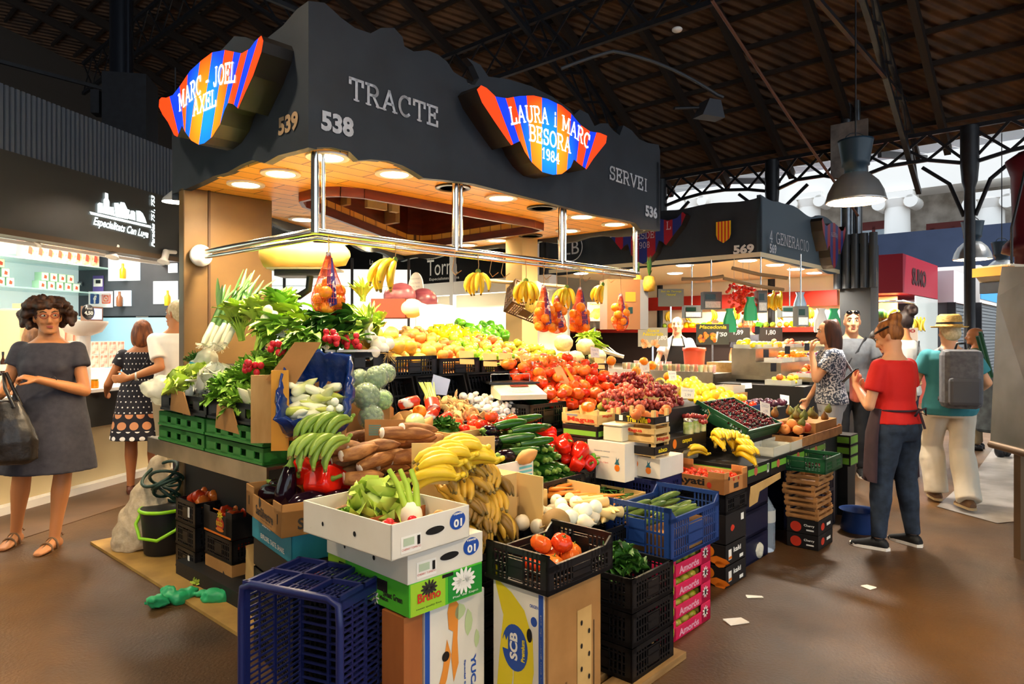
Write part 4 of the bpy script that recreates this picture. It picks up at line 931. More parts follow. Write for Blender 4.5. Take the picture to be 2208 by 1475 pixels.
 def body(s):
  mb = MB(); s.torso(mb, .80, 1.53, 0)
  for sd in 'lr':
   s.leg(mb, sd); s.foot(mb, sd); s.arm(mb, sd)
   w, e = s.J['w'+sd], s.J['e'+sd]; hd = s.hands.get(sd, {})
   d = hd.get('d', (w-e)); nr = hd.get('n', Vec((-1 if sd == 'r' else 1, 0, 0))); hand(mb, w, d, nr, 1.0, hd.get('curl', .5), hd.get('thumb', 1 if sd == 'r' else -1))
  nk = Vec(s.sp((0, .0, 1.46))); mb.tube([nk, s.hc+s.hm @ Vec((0, -.018, -.05))], [.056, .05], 14)
  P = lambda x, y, z: s.hc+s.hm @ Vec((x, y, z))
  mb.loft([[P(cos(2*pi*j/20)*rx, cy+sin(2*pi*j/20)*ry, z) for j in range(20)] for z, rx, ry, cy in HEAD])
  mb.tube([P(0, .088, .02), P(0, .101, -.01), P(0, .112, -.032), P(0, .098, -.042)], [.008, .011, .015, .011], 8)
  for sx in (-1, 1):
   mb.ell(P(sx*.011, .098, -.037), (.01, .011, .008), 8); mb.ell(P(sx*.075, -.008, -.008), (.009, .02, .032), 10)
   mb.ell(P(sx*.038, .066, -.03), (.022, .02, .02), 10); mb.ell(P(sx*.032, .081, .030), (.024, .012, .009), 10)
  mb.ell(P(0, .083, -.066), (.024, .014, .012), 10); mb.ell(P(0, .078, -.098), (.022, .018, .016), 10)
  s.b = remesh(mb, 'body', s.skin, s.t, s.vox, 3)
  if s.vox < .0115:
   for sx in (-1, 1):
    e = MB().ell(P(sx*.031, .0825, .012), (.0135, .008, .0075), 12); e.ell(P(sx*.031+s.J.get('gaze', Vec((0,0,0))).x, .0895, .012), (.0058, .003, .0058), 10, 1); e.build('eye', [M_eyew, M_iris], s.b)
    MB().tube([P(sx*.014, .094, .032), P(sx*.032, .094, .040), P(sx*.052, .080, .034)], [.003, .0038, .002], 6).build('eyebrow', s.browm if hasattr(s, 'browm') else M_iris, s.b)
   l = MB(); l.ell(P(0, .0965, -.061), (.023, .006, .0045), 12); l.ell(P(0, .0955, -.069), (.020, .007, .0055), 12); l.build('lips', M_lip, s.b)
  s.P = P
 def top(s, m, z0=.92, z1=1.41, sl=.55, inf=.014, name='shirt', disp=(.008, .12)):
  mb = MB(); s.torso(mb, z0, z1, inf)
  for sd in 'lr': s.arm(mb, sd, inf*.9, 0, sl)
  s.topo = remesh(mb, name, m, s.t, max(.010, s.vox), 5, disp); return s.topo
 def skirt(s, m, z0, z1, r, name='skirt', inf=.016, ry=None, wav=.02, o=(0, 0)):
  mb = MB(); rings = []
  for i in range(11):
   t = i/10; z = z0+(z1-z0)*t; r0 = .150*s.w+inf; rr = r0+(r-r0)*t**.8; k_ = (ry or .8)
   of = s.off(z); c = (of[0]+o[0]*t, of[1]+o[1]*t, z)
   rings.append([Vec(c)+Vec((cos(a)*rr*(1+wav*t*sin(a*7)), sin(a)*rr*(k_*.85+.15*t)*(1+wav*t*sin(a*7)), 0)) for a in [2*pi*j/42 for j in range(42)]])
  mb.loft(rings); return mb
 def pants(s, m, inf=.014, end=1.0, flare=0, name='trousers', z1=1.0):
  mb = MB(); s.torso(mb, .80, z1, inf)
  for sd in 'lr': s.leg(mb, sd, inf, end, flare)
  return remesh(mb, name, m, s.t, max(.010, s.vox), 4, (.010, .09))
 def shoes(s, m, ms=None, inf=.008):
  for sd in 'lr':
   mb = MB(); s.foot(mb, sd, inf); o = mb.build('shoe', m, s.t)
   if ms:
    a = s.J['a'+sd]; f = s.J.get('f'+sd, Vec((0, 1, 0))).normalized(); x = Vec((f.y, -f.x, 0)); b = Vec((a.x, a.y, max(0, a.z-.085)))
    pts = [(-.08, 0), (-.06, .035), (0, .04), (.1, .052), (.16, .048), (.2, .02), (.2, -.02), (.16, -.048), (.1, -.052), (0, -.04), (-.06, -.035)]
    MB().prism([(p[0], p[1]) for p in pts], b+Vec((0, 0, .022)), f, -x, -.022 if False else .022).build('sole', ms, o, (0, 0, -.022))
 def hair(s, m, kind, seed=1):
  r = random.Random(seed); mb = MB(); P = s.P
  if kind != 'none': mb.ell(P(0, -.018, .026), (.084, .098, .100), 20, M=s.hm)
  if kind == 'curly':
   for i in range(430):
    a = r.uniform(0, 2*pi); z = r.uniform(-.55, 1); q = sqrt(max(0, 1-z*z)); x, y = q*cos(a), q*sin(a)
    if y > .35 and z < .5: continue
    if y > .1 and abs(x) < .58 and z < .42: continue
    rad = .126+r.uniform(-.03, .022); mb.ell(P(x*rad*1.12, y*rad-.025, z*rad+.0), (r.uniform(.014, .028),)*3, 7)
  if kind in ('bob', 'long'):
   L = .10 if kind == 'bob' else .17
   for sx in (-1, 1): mb.ell(P(sx*.068, -.02, -.045), (.032, .072, L), 14, M=s.hm)
   mb.ell(P(0, -.075, -.05), (.082, .045, L+.01), 16, M=s.hm)
  if kind in ('bun', 'bunhigh'):
   for i in range(50):
    c = Vec((0, -.09, .13)) if kind == 'bunhigh' else Vec((0, -.10, .10)); v = Vec((r.gauss(0,1), r.gauss(0,1), r.gauss(0,1))).normalized()*(.048 if kind == 'bunhigh' else .03); mb.ell(P(*(c+v)), r.uniform(.016, .026), 7)
  if kind == 'short': mb.ell(P(0, -.06, -.02), (.078, .052, .07), 14, M=s.hm)
  o = remesh(mb, 'hair', m, s.b, .009 if s.vox < .009 else .012, 1 if kind == 'curly' else 3, (.012, .012) if kind == 'curly' else (.006, .01)); return o
def hairmat(n, c, c2): return mat(n, c, .55, col2=c2, scale=40, stretch=(1, 1, .12), bump=.6)
# --- the woman in front at the left
C = (-3.2, 4.72)
w1 = Person('person', 'curly dark-haired woman in a charcoal dress and red glasses carrying a black bag', C, radians(-74), 1.70, 1.08, SK, vox=.0065,
 J=dict(el=(-.235, .05, 1.07), wl=(-.02, .25, 1.165), er=(.25, .02, 1.10), wr=(.22, .27, 1.03), kl=(-.10, .05, .50), al=(-.06, .08, .085), kr=(.16, .0, .50), ar=(.24, -.12, .085), fl=(.25, 1, 0), fr=(.1, 1, 0), gaze=(-.004, 0, 0)),
 head=(radians(24), radians(-2), radians(3)), hands=dict(l=dict(d=(.9, .25, .25), n=(0, -.3, -1), curl=.9, thumb=1), r=dict(d=(.1, .8, -.25), n=(-.9, 0, -.4), curl=.7, thumb=1)))
M_char = mat('charcoal_cloth', '35323a', .8, col2='2c2a32', scale=30, bump=.2)
mb = w1.skirt(M_char, 1.12, .53, .30, inf=.03); w1.torso(mb, .95, 1.405, .018)
for sd in 'lr': w1.arm(mb, sd, .02, 0, .42)
remesh(mb, 'dress', M_char, w1.t, .010, 6, (.014, .14))
w1.hair(hairmat('hair_dark', '1c0d06', '4a2a14'), 'curly', 3)
P = w1.P; g = MB()
for sx in (-1, 1): g.tube([P(sx*.031+.023*cos(a*pi/10), .108-.006*abs(cos(a*pi/10)), .008+.016*sin(a*pi/10)) for a in range(21)], .0022, 5); g.tube([P(sx*.054, .104, .012), P(sx*.076, .02, .008)], .0015, 5)
g.tube([P(-.009, .110, .010), P(.009, .110, .010)], .0014, 5); g.build('glasses', mat('red_frame', '8a1c14', .3), w1.b)
nb = Vec(w1.sp((0, .0, 1.43)))
MB().tube([nb+Vec((.07*cos(a), .065*sin(a)+.01, -.005-.045*max(0, sin(a))**2)) for a in [pi*i/12 for i in range(-1, 14)]], .0012, 5).build('necklace', M_chrome, w1.b)
MB().tube([Vec((-.09, .19, 1.15))+Vec((.018*cos(a), .010*sin(a), .033*sin(a))) for a in [2*pi*i/14 for i in range(15)]], .003, 5).build('bracelet', M_black, w1.b)
M_sandal = mat('sandal_leather', '6a4a2a', .5)
for sd in 'lr':
 a = w1.J['a'+sd]; f = w1.J['f'+sd].normalized(); x = Vec((f.y, -f.x, 0)); b = Vec((a.x, a.y, 0))
 m = MB(); pts = [(-.075,0),(-.05,.035),(.02,.035),(.1,.05),(.17,.04),(.2,0),(.17,-.04),(.1,-.05),(.02,-.035),(-.05,-.035)]
 m.prism(pts, b+Vec((0,0,.001)), f, -x if False else x*-1, -.014)
 for tt, zz in ((.03, .075), (.09, .055)): m.tube([b+f*tt+x*.042*cos(q)+Vec((0,0,.01+zz*sin(q))) for q in [pi*i/8 for i in range(9)]], .008, 6)
 m.tube([b+f*-.02+x*.04*cos(q)+Vec((0,0,.09))+f*-.045*sin(q) for q in [pi*i/8 for i in range(9)]], .006, 6); m.tube([b+f*.03+Vec((0,0,.08)), b+f*.15+Vec((0,0,.03))], .006, 6)
 m.build('sandal', M_sandal, w1.t)
# the tote she carries
t = thing('tote_bag', 'large black leather tote bag held by the curly haired woman', 'bag', Vec(w1.t.location)+Vec((-.08, -.36, 0)), radians(14))
M_leather = mat('black_leather', '17130f', .35, col2='241c16', scale=60, bump=.15)
mb = MB(); mb.loft([ring((-.02, 0, z), rx, ry, None, 16) for z, rx, ry in ((.63, .20, .07), (.66, .25, .10), (.78, .25, .11), (.92, .20, .09), (1.02, .15, .05), (1.04, .14, .04))])
remesh(mb, 'bag_body', M_leather, t, .012, 4, (.02, .12))
for yy in (-.05, .05): MB().tube([(-.14, yy, 1.0), (-.10, yy, 1.10), (-.03, yy*.4+.02, 1.20), (.03, yy*.4+.02, 1.21), (.06, yy, 1.12), (.11, yy, 1.0)], .011, 8).build('strap', M_leather, t)
# --- woman hidden behind her
w2 = Person('person', 'light brown haired woman in jeans mostly hidden behind the curly haired woman', (-4.18, 5.98), radians(150), 1.56, 1.0, SK2, vox=.012, J=dict(al=(-.1, -.05, .085), ar=(.1, .1, .085)))
w2.top(mat('cream_blouse', 'd8c0a0', .8), .9, 1.4, .6); w2.pants(mat('denim_light', '5d6a78', .8, col2='465262', scale=20), end=.9); w2.hair(hairmat('hair_fair', '8a5a30', '5a3618'), 'bob'); w2.shoes(mat('patterned_shoe', '8a4438', .5, col2='d8c8b8', scale=40, detail=1), mat('sole_tan', 'b09870', .6))
# --- woman in the polka dot dress
def dotmat():
 m = mat('polka_dots', '17131c', .8); N = m.node_tree.nodes; L = m.node_tree.links; b = N['Principled BSDF']
 tc = N.new('ShaderNodeTexCoord'); sp = N.new('ShaderNodeSeparateXYZ'); L.new(tc.outputs['Object'], sp.inputs[0])
 def mth(op, a, b_=None, c=None):
  n = N.new('ShaderNodeMath'); n.operation = op
  for i, x in enumerate((a, b_, c)):
   if x is None: continue
   if isinstance(x, (int, float)): n.inputs[i].default_value = x
   else: L.new(x, n.inputs[i])
  return n.outputs[0]
 X, Y, Z = sp.outputs[0], sp.outputs[1], sp.outputs[2]; Ang = mth('MULTIPLY', mth('ARCTAN2', Y, X), .2)
 def dots(pitch, rad, zmin, zmax):
  rowf = mth('FLOOR', mth('DIVIDE', Z, pitch)); sh = mth('MULTIPLY', mth('MODULO', rowf, 2), .5)
  fx = mth('SUBTRACT', mth('FRACT', mth('ADD', mth('DIVIDE', Ang, pitch), sh)), .5); fz_ = mth('SUBTRACT', mth('FRACT', mth('DIVIDE', Z, pitch)), .5)
  d = mth('SQRT', mth('ADD', mth('MULTIPLY', fx, fx), mth('MULTIPLY', fz_, fz_)))
  return mth('MULTIPLY', mth('LESS_THAN', d, rad), mth('MULTIPLY', mth('GREATER_THAN', Z, zmin), mth('LESS_THAN', Z, zmax)))
 small = dots(.052, .14, .80, 2); big = dots(.105, .36, .63, .79); mid = dots(.075, .28, .3, .63)
 m1 = N.new('ShaderNodeMixRGB'); m1.inputs[1].default_value = lin('17131c'); m1.inputs[2].default_value = lin('eae4dc'); L.new(mth('MAXIMUM', small, mid), m1.inputs[0])
 m2 = N.new('ShaderNodeMixRGB'); m2.inputs[2].default_value = lin('c8865a'); L.new(m1.outputs[0], m2.inputs[1]); L.new(big, m2.inputs[0]); L.new(m2.outputs[0], b.inputs['Base Color'])
 return m
M_dots = dotmat()
w3 = Person('person', 'woman seen from behind in a black polka dot dress at the deli counter', (-3.42, 6.32), radians(114), 1.60, 1.08, SK3, vox=.010,
 J=dict(el=(-.29, .02, 1.08), wl=(-.33, .22, .99), er=(.2, .1, 1.1), wr=(.1, .3, 1.05), al=(-.1, 0, .085), ar=(.1, -.02, .085)), head=(radians(-4), 0, 0))
mb = w3.skirt(None, 1.1, .54, .285, inf=.02); w3.torso(mb, .95, 1.385, .014)
for sd in 'lr': w3.arm(mb, sd, .016, 0, .35)
remesh(mb, 'dress', M_dots, w3.t, .010, 5, (.008, .15))
w3.hair(hairmat('hair_auburn', '8a4a18', '4a2008'), 'bob', 5)
MB().tube([w3.sp((.10, -.10, 1.40)), w3.sp((.02, -.135, 1.25)), w3.sp((-.12, -.12, 1.05))], .006, 6, flat=.4).build('bag_strap', M_black, w3.t); w3.shoes(mat('brown_sandal', '5a2c1a', .5), None, .003)
# --- white haired man with his arm round her
w4 = Person('person', 'white-haired man in a white T-shirt with his arm around the polka dot woman', (-3.08, 6.28), radians(112), 1.78, 1.15, SK, vox=.010, fem=False,
 J=dict(el=(-.12, -.13, 1.12), wl=(-.36, -.125, 1.03), er=(.25, .05, 1.08), wr=(.2, .3, 1.1)), head=(radians(48), 0, radians(3)), hands=dict(l=dict(d=(-1, .1, -.05), n=(0, 1, 0), curl=.5, thumb=-1)))
w4.top(mat('white_cotton', 'ece6da', .8), .86, 1.41, .72, .02); w4.pants(mat('beige_trousers', '9a8a6c', .8)); w4.hair(mat('hair_white', 'd8c8a0', .6, col2='b8a478', scale=40), 'short', 2)
MB().tube([Vec((-.30, -.127, 1.045))+Vec((.0, .032*cos(a), .034*sin(a))) for a in [2*pi*i/14 for i in range(15)]], .008, 6, flat=.5).build('wrist_watch', mat('watch_steel', 'd8d4c8', .3, .8), w4.b); w4.shoes(M_black)
w5 = Person('person', 'man in a navy blue T-shirt mostly hidden by the tan pillar', (-3.28, 6.95), radians(110), 1.74, 1.1, SK3, vox=.012, fem=False)
w5.top(mat('navy_cotton', '1e2c5c', .8), .9, 1.41, .7, .02); w5.pants(M_char); w5.hair(hairmat('hair_dark', '', ''), 'short'); w5.shoes(M_black)
# --- right side: market worker in red
w6 = Person('person', 'market worker in a red T-shirt and dark apron looking at her phone', (2.66, 4.72), radians(118), 1.56, 1.15, SK2, vox=.009, lean=(0, .03), legw=1.12,
 J=dict(el=(-.24, .06, 1.06), wl=(-.10, .27, 1.20), er=(.25, .04, 1.10), wr=(.08, .28, 1.15), kl=(-.14, .03, .5), al=(-.19, .02, .085), kr=(.11, .0, .5), ar=(.13, -.04, .085), fl=(-.35, 1, 0), fr=(.1, 1, 0)), head=(radians(18), radians(-28), 0),
 hands=dict(l=dict(d=(.3, .5, .8), n=(.6, -.6, 0), curl=.7, thumb=-1), r=dict(d=(-.6, .3, .5), n=(-.5, -.5, .3), curl=.8)))
w6.top(mat('red_cotton', 'd01a12', .75, bump=.2, scale=20), .93, 1.40, .62, .02); w6.pants(mat('dark_denim', '1c2634', .8, col2='2c3a4e', scale=14), .014, .97)
w6.hair(hairmat('hair_blonde', 'a8682c', '6a3c14'), 'bun', 8); w6.shoes(mat('black_canvas', '121214', .6), M_white)
P = w6.P; MB().tube([P(.085*cos(a), -.018+.1*sin(a), .055) for a in [pi*i/12-.2 for i in range(15)]], .008, 6, flat=.5).build('hairband', M_black, w6.b)
M_apron = mat('plum_apron', '3c2a34', .85, col2='33242e', scale=12)
mb = MB()
A_ = [radians(20+i*11) for i in range(24)]  # wraps the front and sides, open at the back
rin = []
for z, r, e in ((1.04, .175, .0), (.95, .20, 0), (.85, .225, .01), (.7, .235, .02), (.5, .245, .03)):
 rin.append([Vec((cos(a)*r*1.05, sin(a)*r*.78+.02, z)) for a in [radians(-12+i*10) for i in range(21)]]+[Vec((cos(a)*(r-.012)*1.05, sin(a)*(r-.012)*.78+.02, z)) for a in [radians(188-i*10) for i in range(21)]])
mb.loft(rin); mb.build('apron', M_apron, w6.t)
m = MB(); m.tube([(.02, -.155, 1.03), (.06, -.18, 1.05), (.08, -.17, 1.0), (.03, -.155, 1.02), (.05, -.18, .9)], .009, 6); m.tube([(.02, -.155, 1.03), (-.03, -.18, 1.04), (-.05, -.17, 1.0), (0, -.155, 1.02)], .009, 6)
m.tube([Vec((cos(a)*.176, sin(a)*.135, 1.03)) for a in [radians(180+i*15) for i in range(13)]], .008, 6); m.build('apron_strings', M_apron, w6.t)
wl_ = w6.t.matrix_basis @ (w6.J['wl']+Vec((.03, .07, .07)))
t = thing('phone', 'smartphone with lit screen held by the worker in red', 'phone', wl_, w6.t.rotation_euler.z, rot=(radians(-45), 0, w6.t.rotation_euler.z+.3))
MB().box(-.034, -.07, -.004, .034, .07, .004).build('casing', M_black, t, bevel=.003); MB().box(-.030, -.065, .004, .030, .065, .0045).build('screen', mat('phone_screen', 'c8d8f8', .2, emit=1), t)
# --- man with the straw hat and backpack
w7 = Person('person', 'man in straw hat and teal shirt with a grey backpack walking away', (3.78, 5.90), radians(72), 1.60, 1.18, SK2, vox=.010, fem=False,
 J=dict(el=(-.27, .02, 1.12), wl=(-.22, .22, 1.10), er=(.30, .0, 1.12), wr=(.27, .2, 1.02), kl=(-.11, .18, .52), al=(-.08, .10, .10), kr=(.10, .02, .48), ar=(.08, -.26, .11), fr=(-.2, 1, 0)), head=(radians(12), 0, 0))
w7.top(mat('teal_cotton', '3a8a94', .8, bump=.2), .82, 1.41, .65, .03); w7.pants(mat('white_linen', 'd8cdb8', .85, bump=.3, scale=12), .022, 1, .045); w7.shoes(mat('brown_shoe', '6a4a2c', .6), mat('sole_tan')); w7.hair(mat('hair_white'), 'short')
P = w7.P; M_straw = mat('straw', 'd8b060', .7, col2='a87e38', scale=50, stretch=(1, 1, 4), bump=.4)
t = thing('straw_hat', 'straw trilby hat with black band on the backpack man', 'hat', w7.t.matrix_basis @ (w7.hc+Vec((0, -.01, .05))), w7.t.rotation_euler.z)
MB().lathe([(.135, -.012), (.145, .0), (.105, .0), (.098, .02), (.092, .085), (.07, .105), (.02, .092), (.001, .09)], 28).build('crown', M_straw, t); MB().lathe([(.1, .003), (.097, .035)], 28, cap=False).build('hat_band', M_black, t)
t = thing('backpack', 'grey backpack with two pockets worn by the man in the straw hat', 'bag', w7.t.matrix_basis @ Vec((.02, -.26, 1.18)), w7.t.rotation_euler.z)
M_pack = mat('grey_nylon', '6f7074', .7, col2='5d5e63', scale=30, bump=.2)
MB().box(-.15, -.08, -.26, .15, .09, .23).build('main_pocket', M_pack, t, bevel=.05); MB().box(-.12, -.13, -.23, .12, -.07, .0).build('front_pocket', mat('grey_nylon_dark', '5c5d62', .7), t, bevel=.03)
MB().tube([(-.04, .02, .22), (-.03, .0, .28), (.03, .0, .28), (.04, .02, .22)], .01, 6).build('handle', M_black, t)
for sx in (-1, 1): MB().tube([(sx*.09, .08, .2), (sx*.11, .17, .235), (sx*.13, .29, .12), (sx*.14, .26, -.1), (sx*.13, .12, -.2)], .018, 6, flat=.4).build('strap', M_pack, t)
w8 = Person('person', 'dark-haired woman with a high bun and white top walking past the shutters', (3.98, 6.95), radians(118), 1.70, 1.05, SK, vox=.010, head=(radians(15), 0, 0)); w8.top(mat('white_cotton'), .85, 1.41, .5, .02); w8.pants(mat('dark_denim')); w8.hair(hairmat('hair_black', '150c08', '33201a'), 'bunhigh', 4); w8.shoes(M_black)
MB().tube([w8.sp((.12, -.09, 1.40)), w8.sp((.0, -.145, 1.2)), w8.sp((-.14, -.12, 1.0))], .007, 6).build('bag_strap', M_black, w8.t)
P = w8.P; g = MB(); g.tube([P(-.07, .05, .085), P(0, .085, .095), P(.07, .05, .085)], .012, 6); g.build('sunglasses', M_black, w8.b)
# --- bald man facing us
w9 = Person('person', 'bald man in a grey polo with sunglasses pushed up on his head', (3.53, 7.1), radians(-104), 1.72, 1.08, SK2, vox=.010, fem=False, J=dict(el=(-.27, .02, 1.12), wl=(-.2, .12, .90), er=(.24, 0, 1.1), wr=(.25, .05, .87), kl=(-.09, 0, .48)), head=(radians(-6), 0, 0))
w9.top(mat('grey_polo', '62666c', .8, col2='565a60', scale=20), .86, 1.41, .62, .018); w9.pants(mat('black_trousers', '121216', .8)); w9.shoes(mat('black_canvas'), M_white)
P = w9.P; g = MB(); [g.ell(P(sx*.034, .075, .092), (.03, .014, .02), 12, M=w9.hm) for sx in (-1, 1)]; g.tube([P(-.075, .0, .07), P(-.05, .07, .09), P(.05, .07, .09), P(.075, 0, .07)], .003, 5); g.build('sunglasses', mat('dark_lens', '0c0c0e', .1), w9.b)
MB().tube([w9.sp((-.12, .06, 1.42)), w9.sp((-.03, .135, 1.28)), w9.sp((.13, .12, 1.05))], .018, 6, flat=.35).build('bag_strap', mat('dark_webbing', '1c1c20', .8), w9.t)
# --- woman in the patterned blouse, hand at her face
w10 = Person('person', 'long-haired woman in a speckled blouse and pale trousers touching her face', (2.97, 6.36), radians(165), 1.60, 1.08, SK2, vox=.010,
 J=dict(el=(-.16, .16, 1.12), wl=(-.07, .19, 1.39), er=(.22, .05, 1.1), wr=(.18, .18, .9), al=(-.08, .06, .085), ar=(.1, -.1, .085)), head=(radians(2), radians(-6), 0), hands=dict(l=dict(d=(.1, -.1, 1), n=(0, -1, 0), curl=.6)))
w10.top(mat('speckled_blouse', 'c4c8d2', .8, col2='3a4458', scale=55, detail=1, lo=.45, hi=.52), .88, 1.41, .6, .03, 'blouse'); w10.pants(mat('pale_trousers', 'a0a4ac', .8, bump=.3)); w10.hair(hairmat('hair_chestnut', '4a2412', '2c140a'), 'long', 6); w10.shoes(M_white)
t = thing('shoulder_bag', 'small coral shoulder bag on the back of the woman in the blouse', 'bag', w10.t.matrix_basis @ Vec((-.06, -.21, 1.06)), w10.t.rotation_euler.z)
MB().box(-.09, -.04, -.15, .09, .04, .12).build('pouch', mat('coral_nylon', 'd87058', .7), t, bevel=.03); MB().tube([(.08, .0, .1), (.1, .12, .32), (.05, .25, .30), (0, .3, .1)], .012, 6, flat=.4).build('strap', mat('grey_nylon'), t)
w11 = Person('person', 'short person in a maroon top just behind the worker in red', (4.22, 7.9), radians(90), 1.52, .95, SK3, vox=.012, fem=False); w11.top(mat('maroon_cotton', '4a1420', .8)); w11.pants(M_char); w11.hair(hairmat('hair_black', '', ''), 'short'); w11.shoes(M_black)
w12 = Person('person', 'balding man in an olive jacket walking far down the aisle', (5.95, 8.75), radians(140), 1.56, 1.2, SK3, vox=.012, fem=False, J=dict(el=(-.3, .05, 1.12), wl=(-.25, .25, 1.25)), head=(radians(20), 0, 0)); w12.top(mat('olive_cloth', '5a5838', .8), .8, 1.41, 1.9, .03, 'jacket'); w12.pants(mat('khaki', '6a5a40', .8)); w12.shoes(M_black)
m = MB(); m.ell(w12.P(0, -.03, 0), (.078, .085, .07), 14); remesh(m, 'hair', hairmat('hair_black', '', ''), w12.b, .012, 2)
t = thing('folded_trolley', 'dark green trolley frame carried by the man in the olive jacket', 'trolley', (5.55, 8.0, 0), .4)
MB().tube([(-.1, 0, 1.5), (.1, 0, 1.0), (.3, 0, .6), (.35, 0, .1)], .02, 6).build('frame', mat('green_metal', '1c4a30', .4), t); MB().tube([(-.0, .1, 1.45), (.2, .1, 1.0), (.4, .1, .6), (.45, .1, .1)], .02, 6).build('rail', mat('green_metal'), t)
MB().box(.1, -.1, .3, .5, .2, 1.0).build('dark_load', mat('dark_load', '1c1f22', .7, col2='3a3f40', scale=9, bump=.5), t, bevel=.04)
for px in (.35, .45): MB().lathe([(.001,-.02),(.09,-.02),(.09,.02),(.001,.02)], 16, M=Matrix.Rotation(pi/2, 3, 'X')).build('wheel', M_black, t, (px, .05, .09))
# --- vendors
w13 = Person('person', 'woman vendor in a white T-shirt and dark apron behind the juice counter', RD(1460, 700, 9.7)[:2], radians(-100), 1.72, 1.1, SK2, vox=.011, J=dict(el=(-.27, .1, 1.08), wl=(-.27, .3, 1.02), er=(.27, .1, 1.1), wr=(.3, .3, 1.0)), head=(radians(-12), radians(6), 0)); w13.top(mat('white_cotton'), .85, 1.40, .6, .018); w13.pants(M_char); w13.hair(hairmat('hair_fair', '', ''), 'short', 2); w13.shoes(M_black)
mb = MB(); mb.loft([[Vec((-w_, y, z)), Vec((w_, y, z)), Vec((w_, y+.012, z)), Vec((-w_, y+.012, z))] for z, w_, y in ((.75, .2, .15), (.95, .19, .15), (1.1, .15, .15), (1.3, .10, .14))], sm=False); mb.build('apron', mat('black_cloth', '1a1614', .8), w13.t)
m = MB(); [m.tube([(sx*.09, .15, 1.3), (sx*.07, .10, 1.4), (sx*.05, 0, 1.45)], .01, 6) for sx in (-1, 1)]; m.build('apron_strap', mat('black_cloth'), w13.t)
w14 = Person('person', 'dark-haired male vendor with a goatee in a black T-shirt at the back of stall 569', RD(1612, 700, 10.9)[:2], radians(-105), 1.78, 1.05, SK3, vox=.011, fem=False); w14.top(M_char, .85, 1.41, .6, .018); w14.pants(M_char); w14.hair(hairmat('hair_black', '', ''), 'short'); w14.shoes(M_black)
MB().ell(w14.P(0, .085, -.1), (.022, .016, .02), 10).build('goatee', M_iris, w14.b)
# === crates and cartons
K_brown = mat('kraft_card', 'b07e44', .75, col2='a07038', scale=6); K_light = mat('light_card', 'd0a866', .75, col2='c09858', scale=6); K_white = mat('white_card', 'e6dfd0', .6, col2='d8d0be', scale=3)
K_black = mat('black_card', '1a1614', .5); K_teal = mat('teal_card', '2a93a8', .6, col2='24869c', scale=5); K_green = mat('green_card', '4fb82a', .5); K_pink = mat('pink_card', 'd81c50', .45); K_lime = mat('lime_card', '9ac828', .5)
W_pine = mat('pine_slats', 'd9b878', .6, col2='c8a260', scale=3, stretch=(1, 8, 8)); W_ply = mat('orange_crate_wood', 'b8824a', .65, col2='9c6a38', scale=14)
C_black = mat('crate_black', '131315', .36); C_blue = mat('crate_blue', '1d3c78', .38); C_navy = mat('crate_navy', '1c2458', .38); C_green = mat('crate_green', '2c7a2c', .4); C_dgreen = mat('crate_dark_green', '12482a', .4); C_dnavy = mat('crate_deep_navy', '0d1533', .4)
M_ink = mat('dark_ink', '2a241e', .6); M_red = mat('red_ink', 'c8341c', .5); M_blueink = mat('blue_ink', '1c4aa0', .5); M_hole = mat('dark_hole', '15100c', .9); M_yel = mat('yellow_ink', 'e8d020', .5); M_grey = mat('grey_ink', '8a8d98', .6); M_orange = mat('orange_ink', 'e87818', .5); M_paper = mat('paper', 'f0ece0', .7)
def uvp(u, v, z): return S(u, v, z)
def wall(m, a, b, z0, z1, th, nrm, style):
 """one lattice crate wall from a to b"""
 a = Vec(a); b = Vec(b); d = b-a; L = d.length; e = d/L; n = Vec(nrm)*th
 def q(s0, s1, za, zb, k=1.0):
  p = a+e*s0; r = a+e*s1; nn = n*k
  vs = [(p.x, p.y, za), (r.x, r.y, za), (r.x+nn.x, r.y+nn.y, za), (p.x+nn.x, p.y+nn.y, za)]; vs += [(x, y, zb) for x, y, _ in vs]
  m.add(vs, [(0,3,2,1),(4,5,6,7),(0,1,5,4),(1,2,6,5),(2,3,7,6),(3,0,4,7)])
 H_ = z1-z0; c = .035
 q(0, c, z0, z1); q(L-c, L, z0, z1); q(0, L, z1-.022, z1, 1.3); q(0, L, z0, z0+.018)
 if style == 'solid': q(c, L-c, z0, z1, .5); return
 if style == 'holes':
  q(c, L-c, z0+.018, z0+H_*.3, .6); q(c, L-c, z1-H_*.25, z1, .6); k = max(2, int((L-2*c)/.13)); w = (L-2*c)/k
  for i in range(k): q(c+i*w+w*.42, c+(i+1)*w+w*.0, z0, z1, .6)
  return
 q(c, L-c, z0+H_*.48, z0+H_*.52, .8)
 x = c+.012
 third = (L-2*c)/3
 while x < L-c-.006:
  if style == 'panel' and third*1.0+c < x < third*2+c: 
   q(third+c, 2*third+c, z0+H_*.2, z1-H_*.3, .7); x = third*2+c+.004
  q(x, x+.007, z0, z1, .6); x += .021
 for f in (.25, .75): q(c, L-c, z0+H_*f-.003, z0+H_*f+.003, .55)
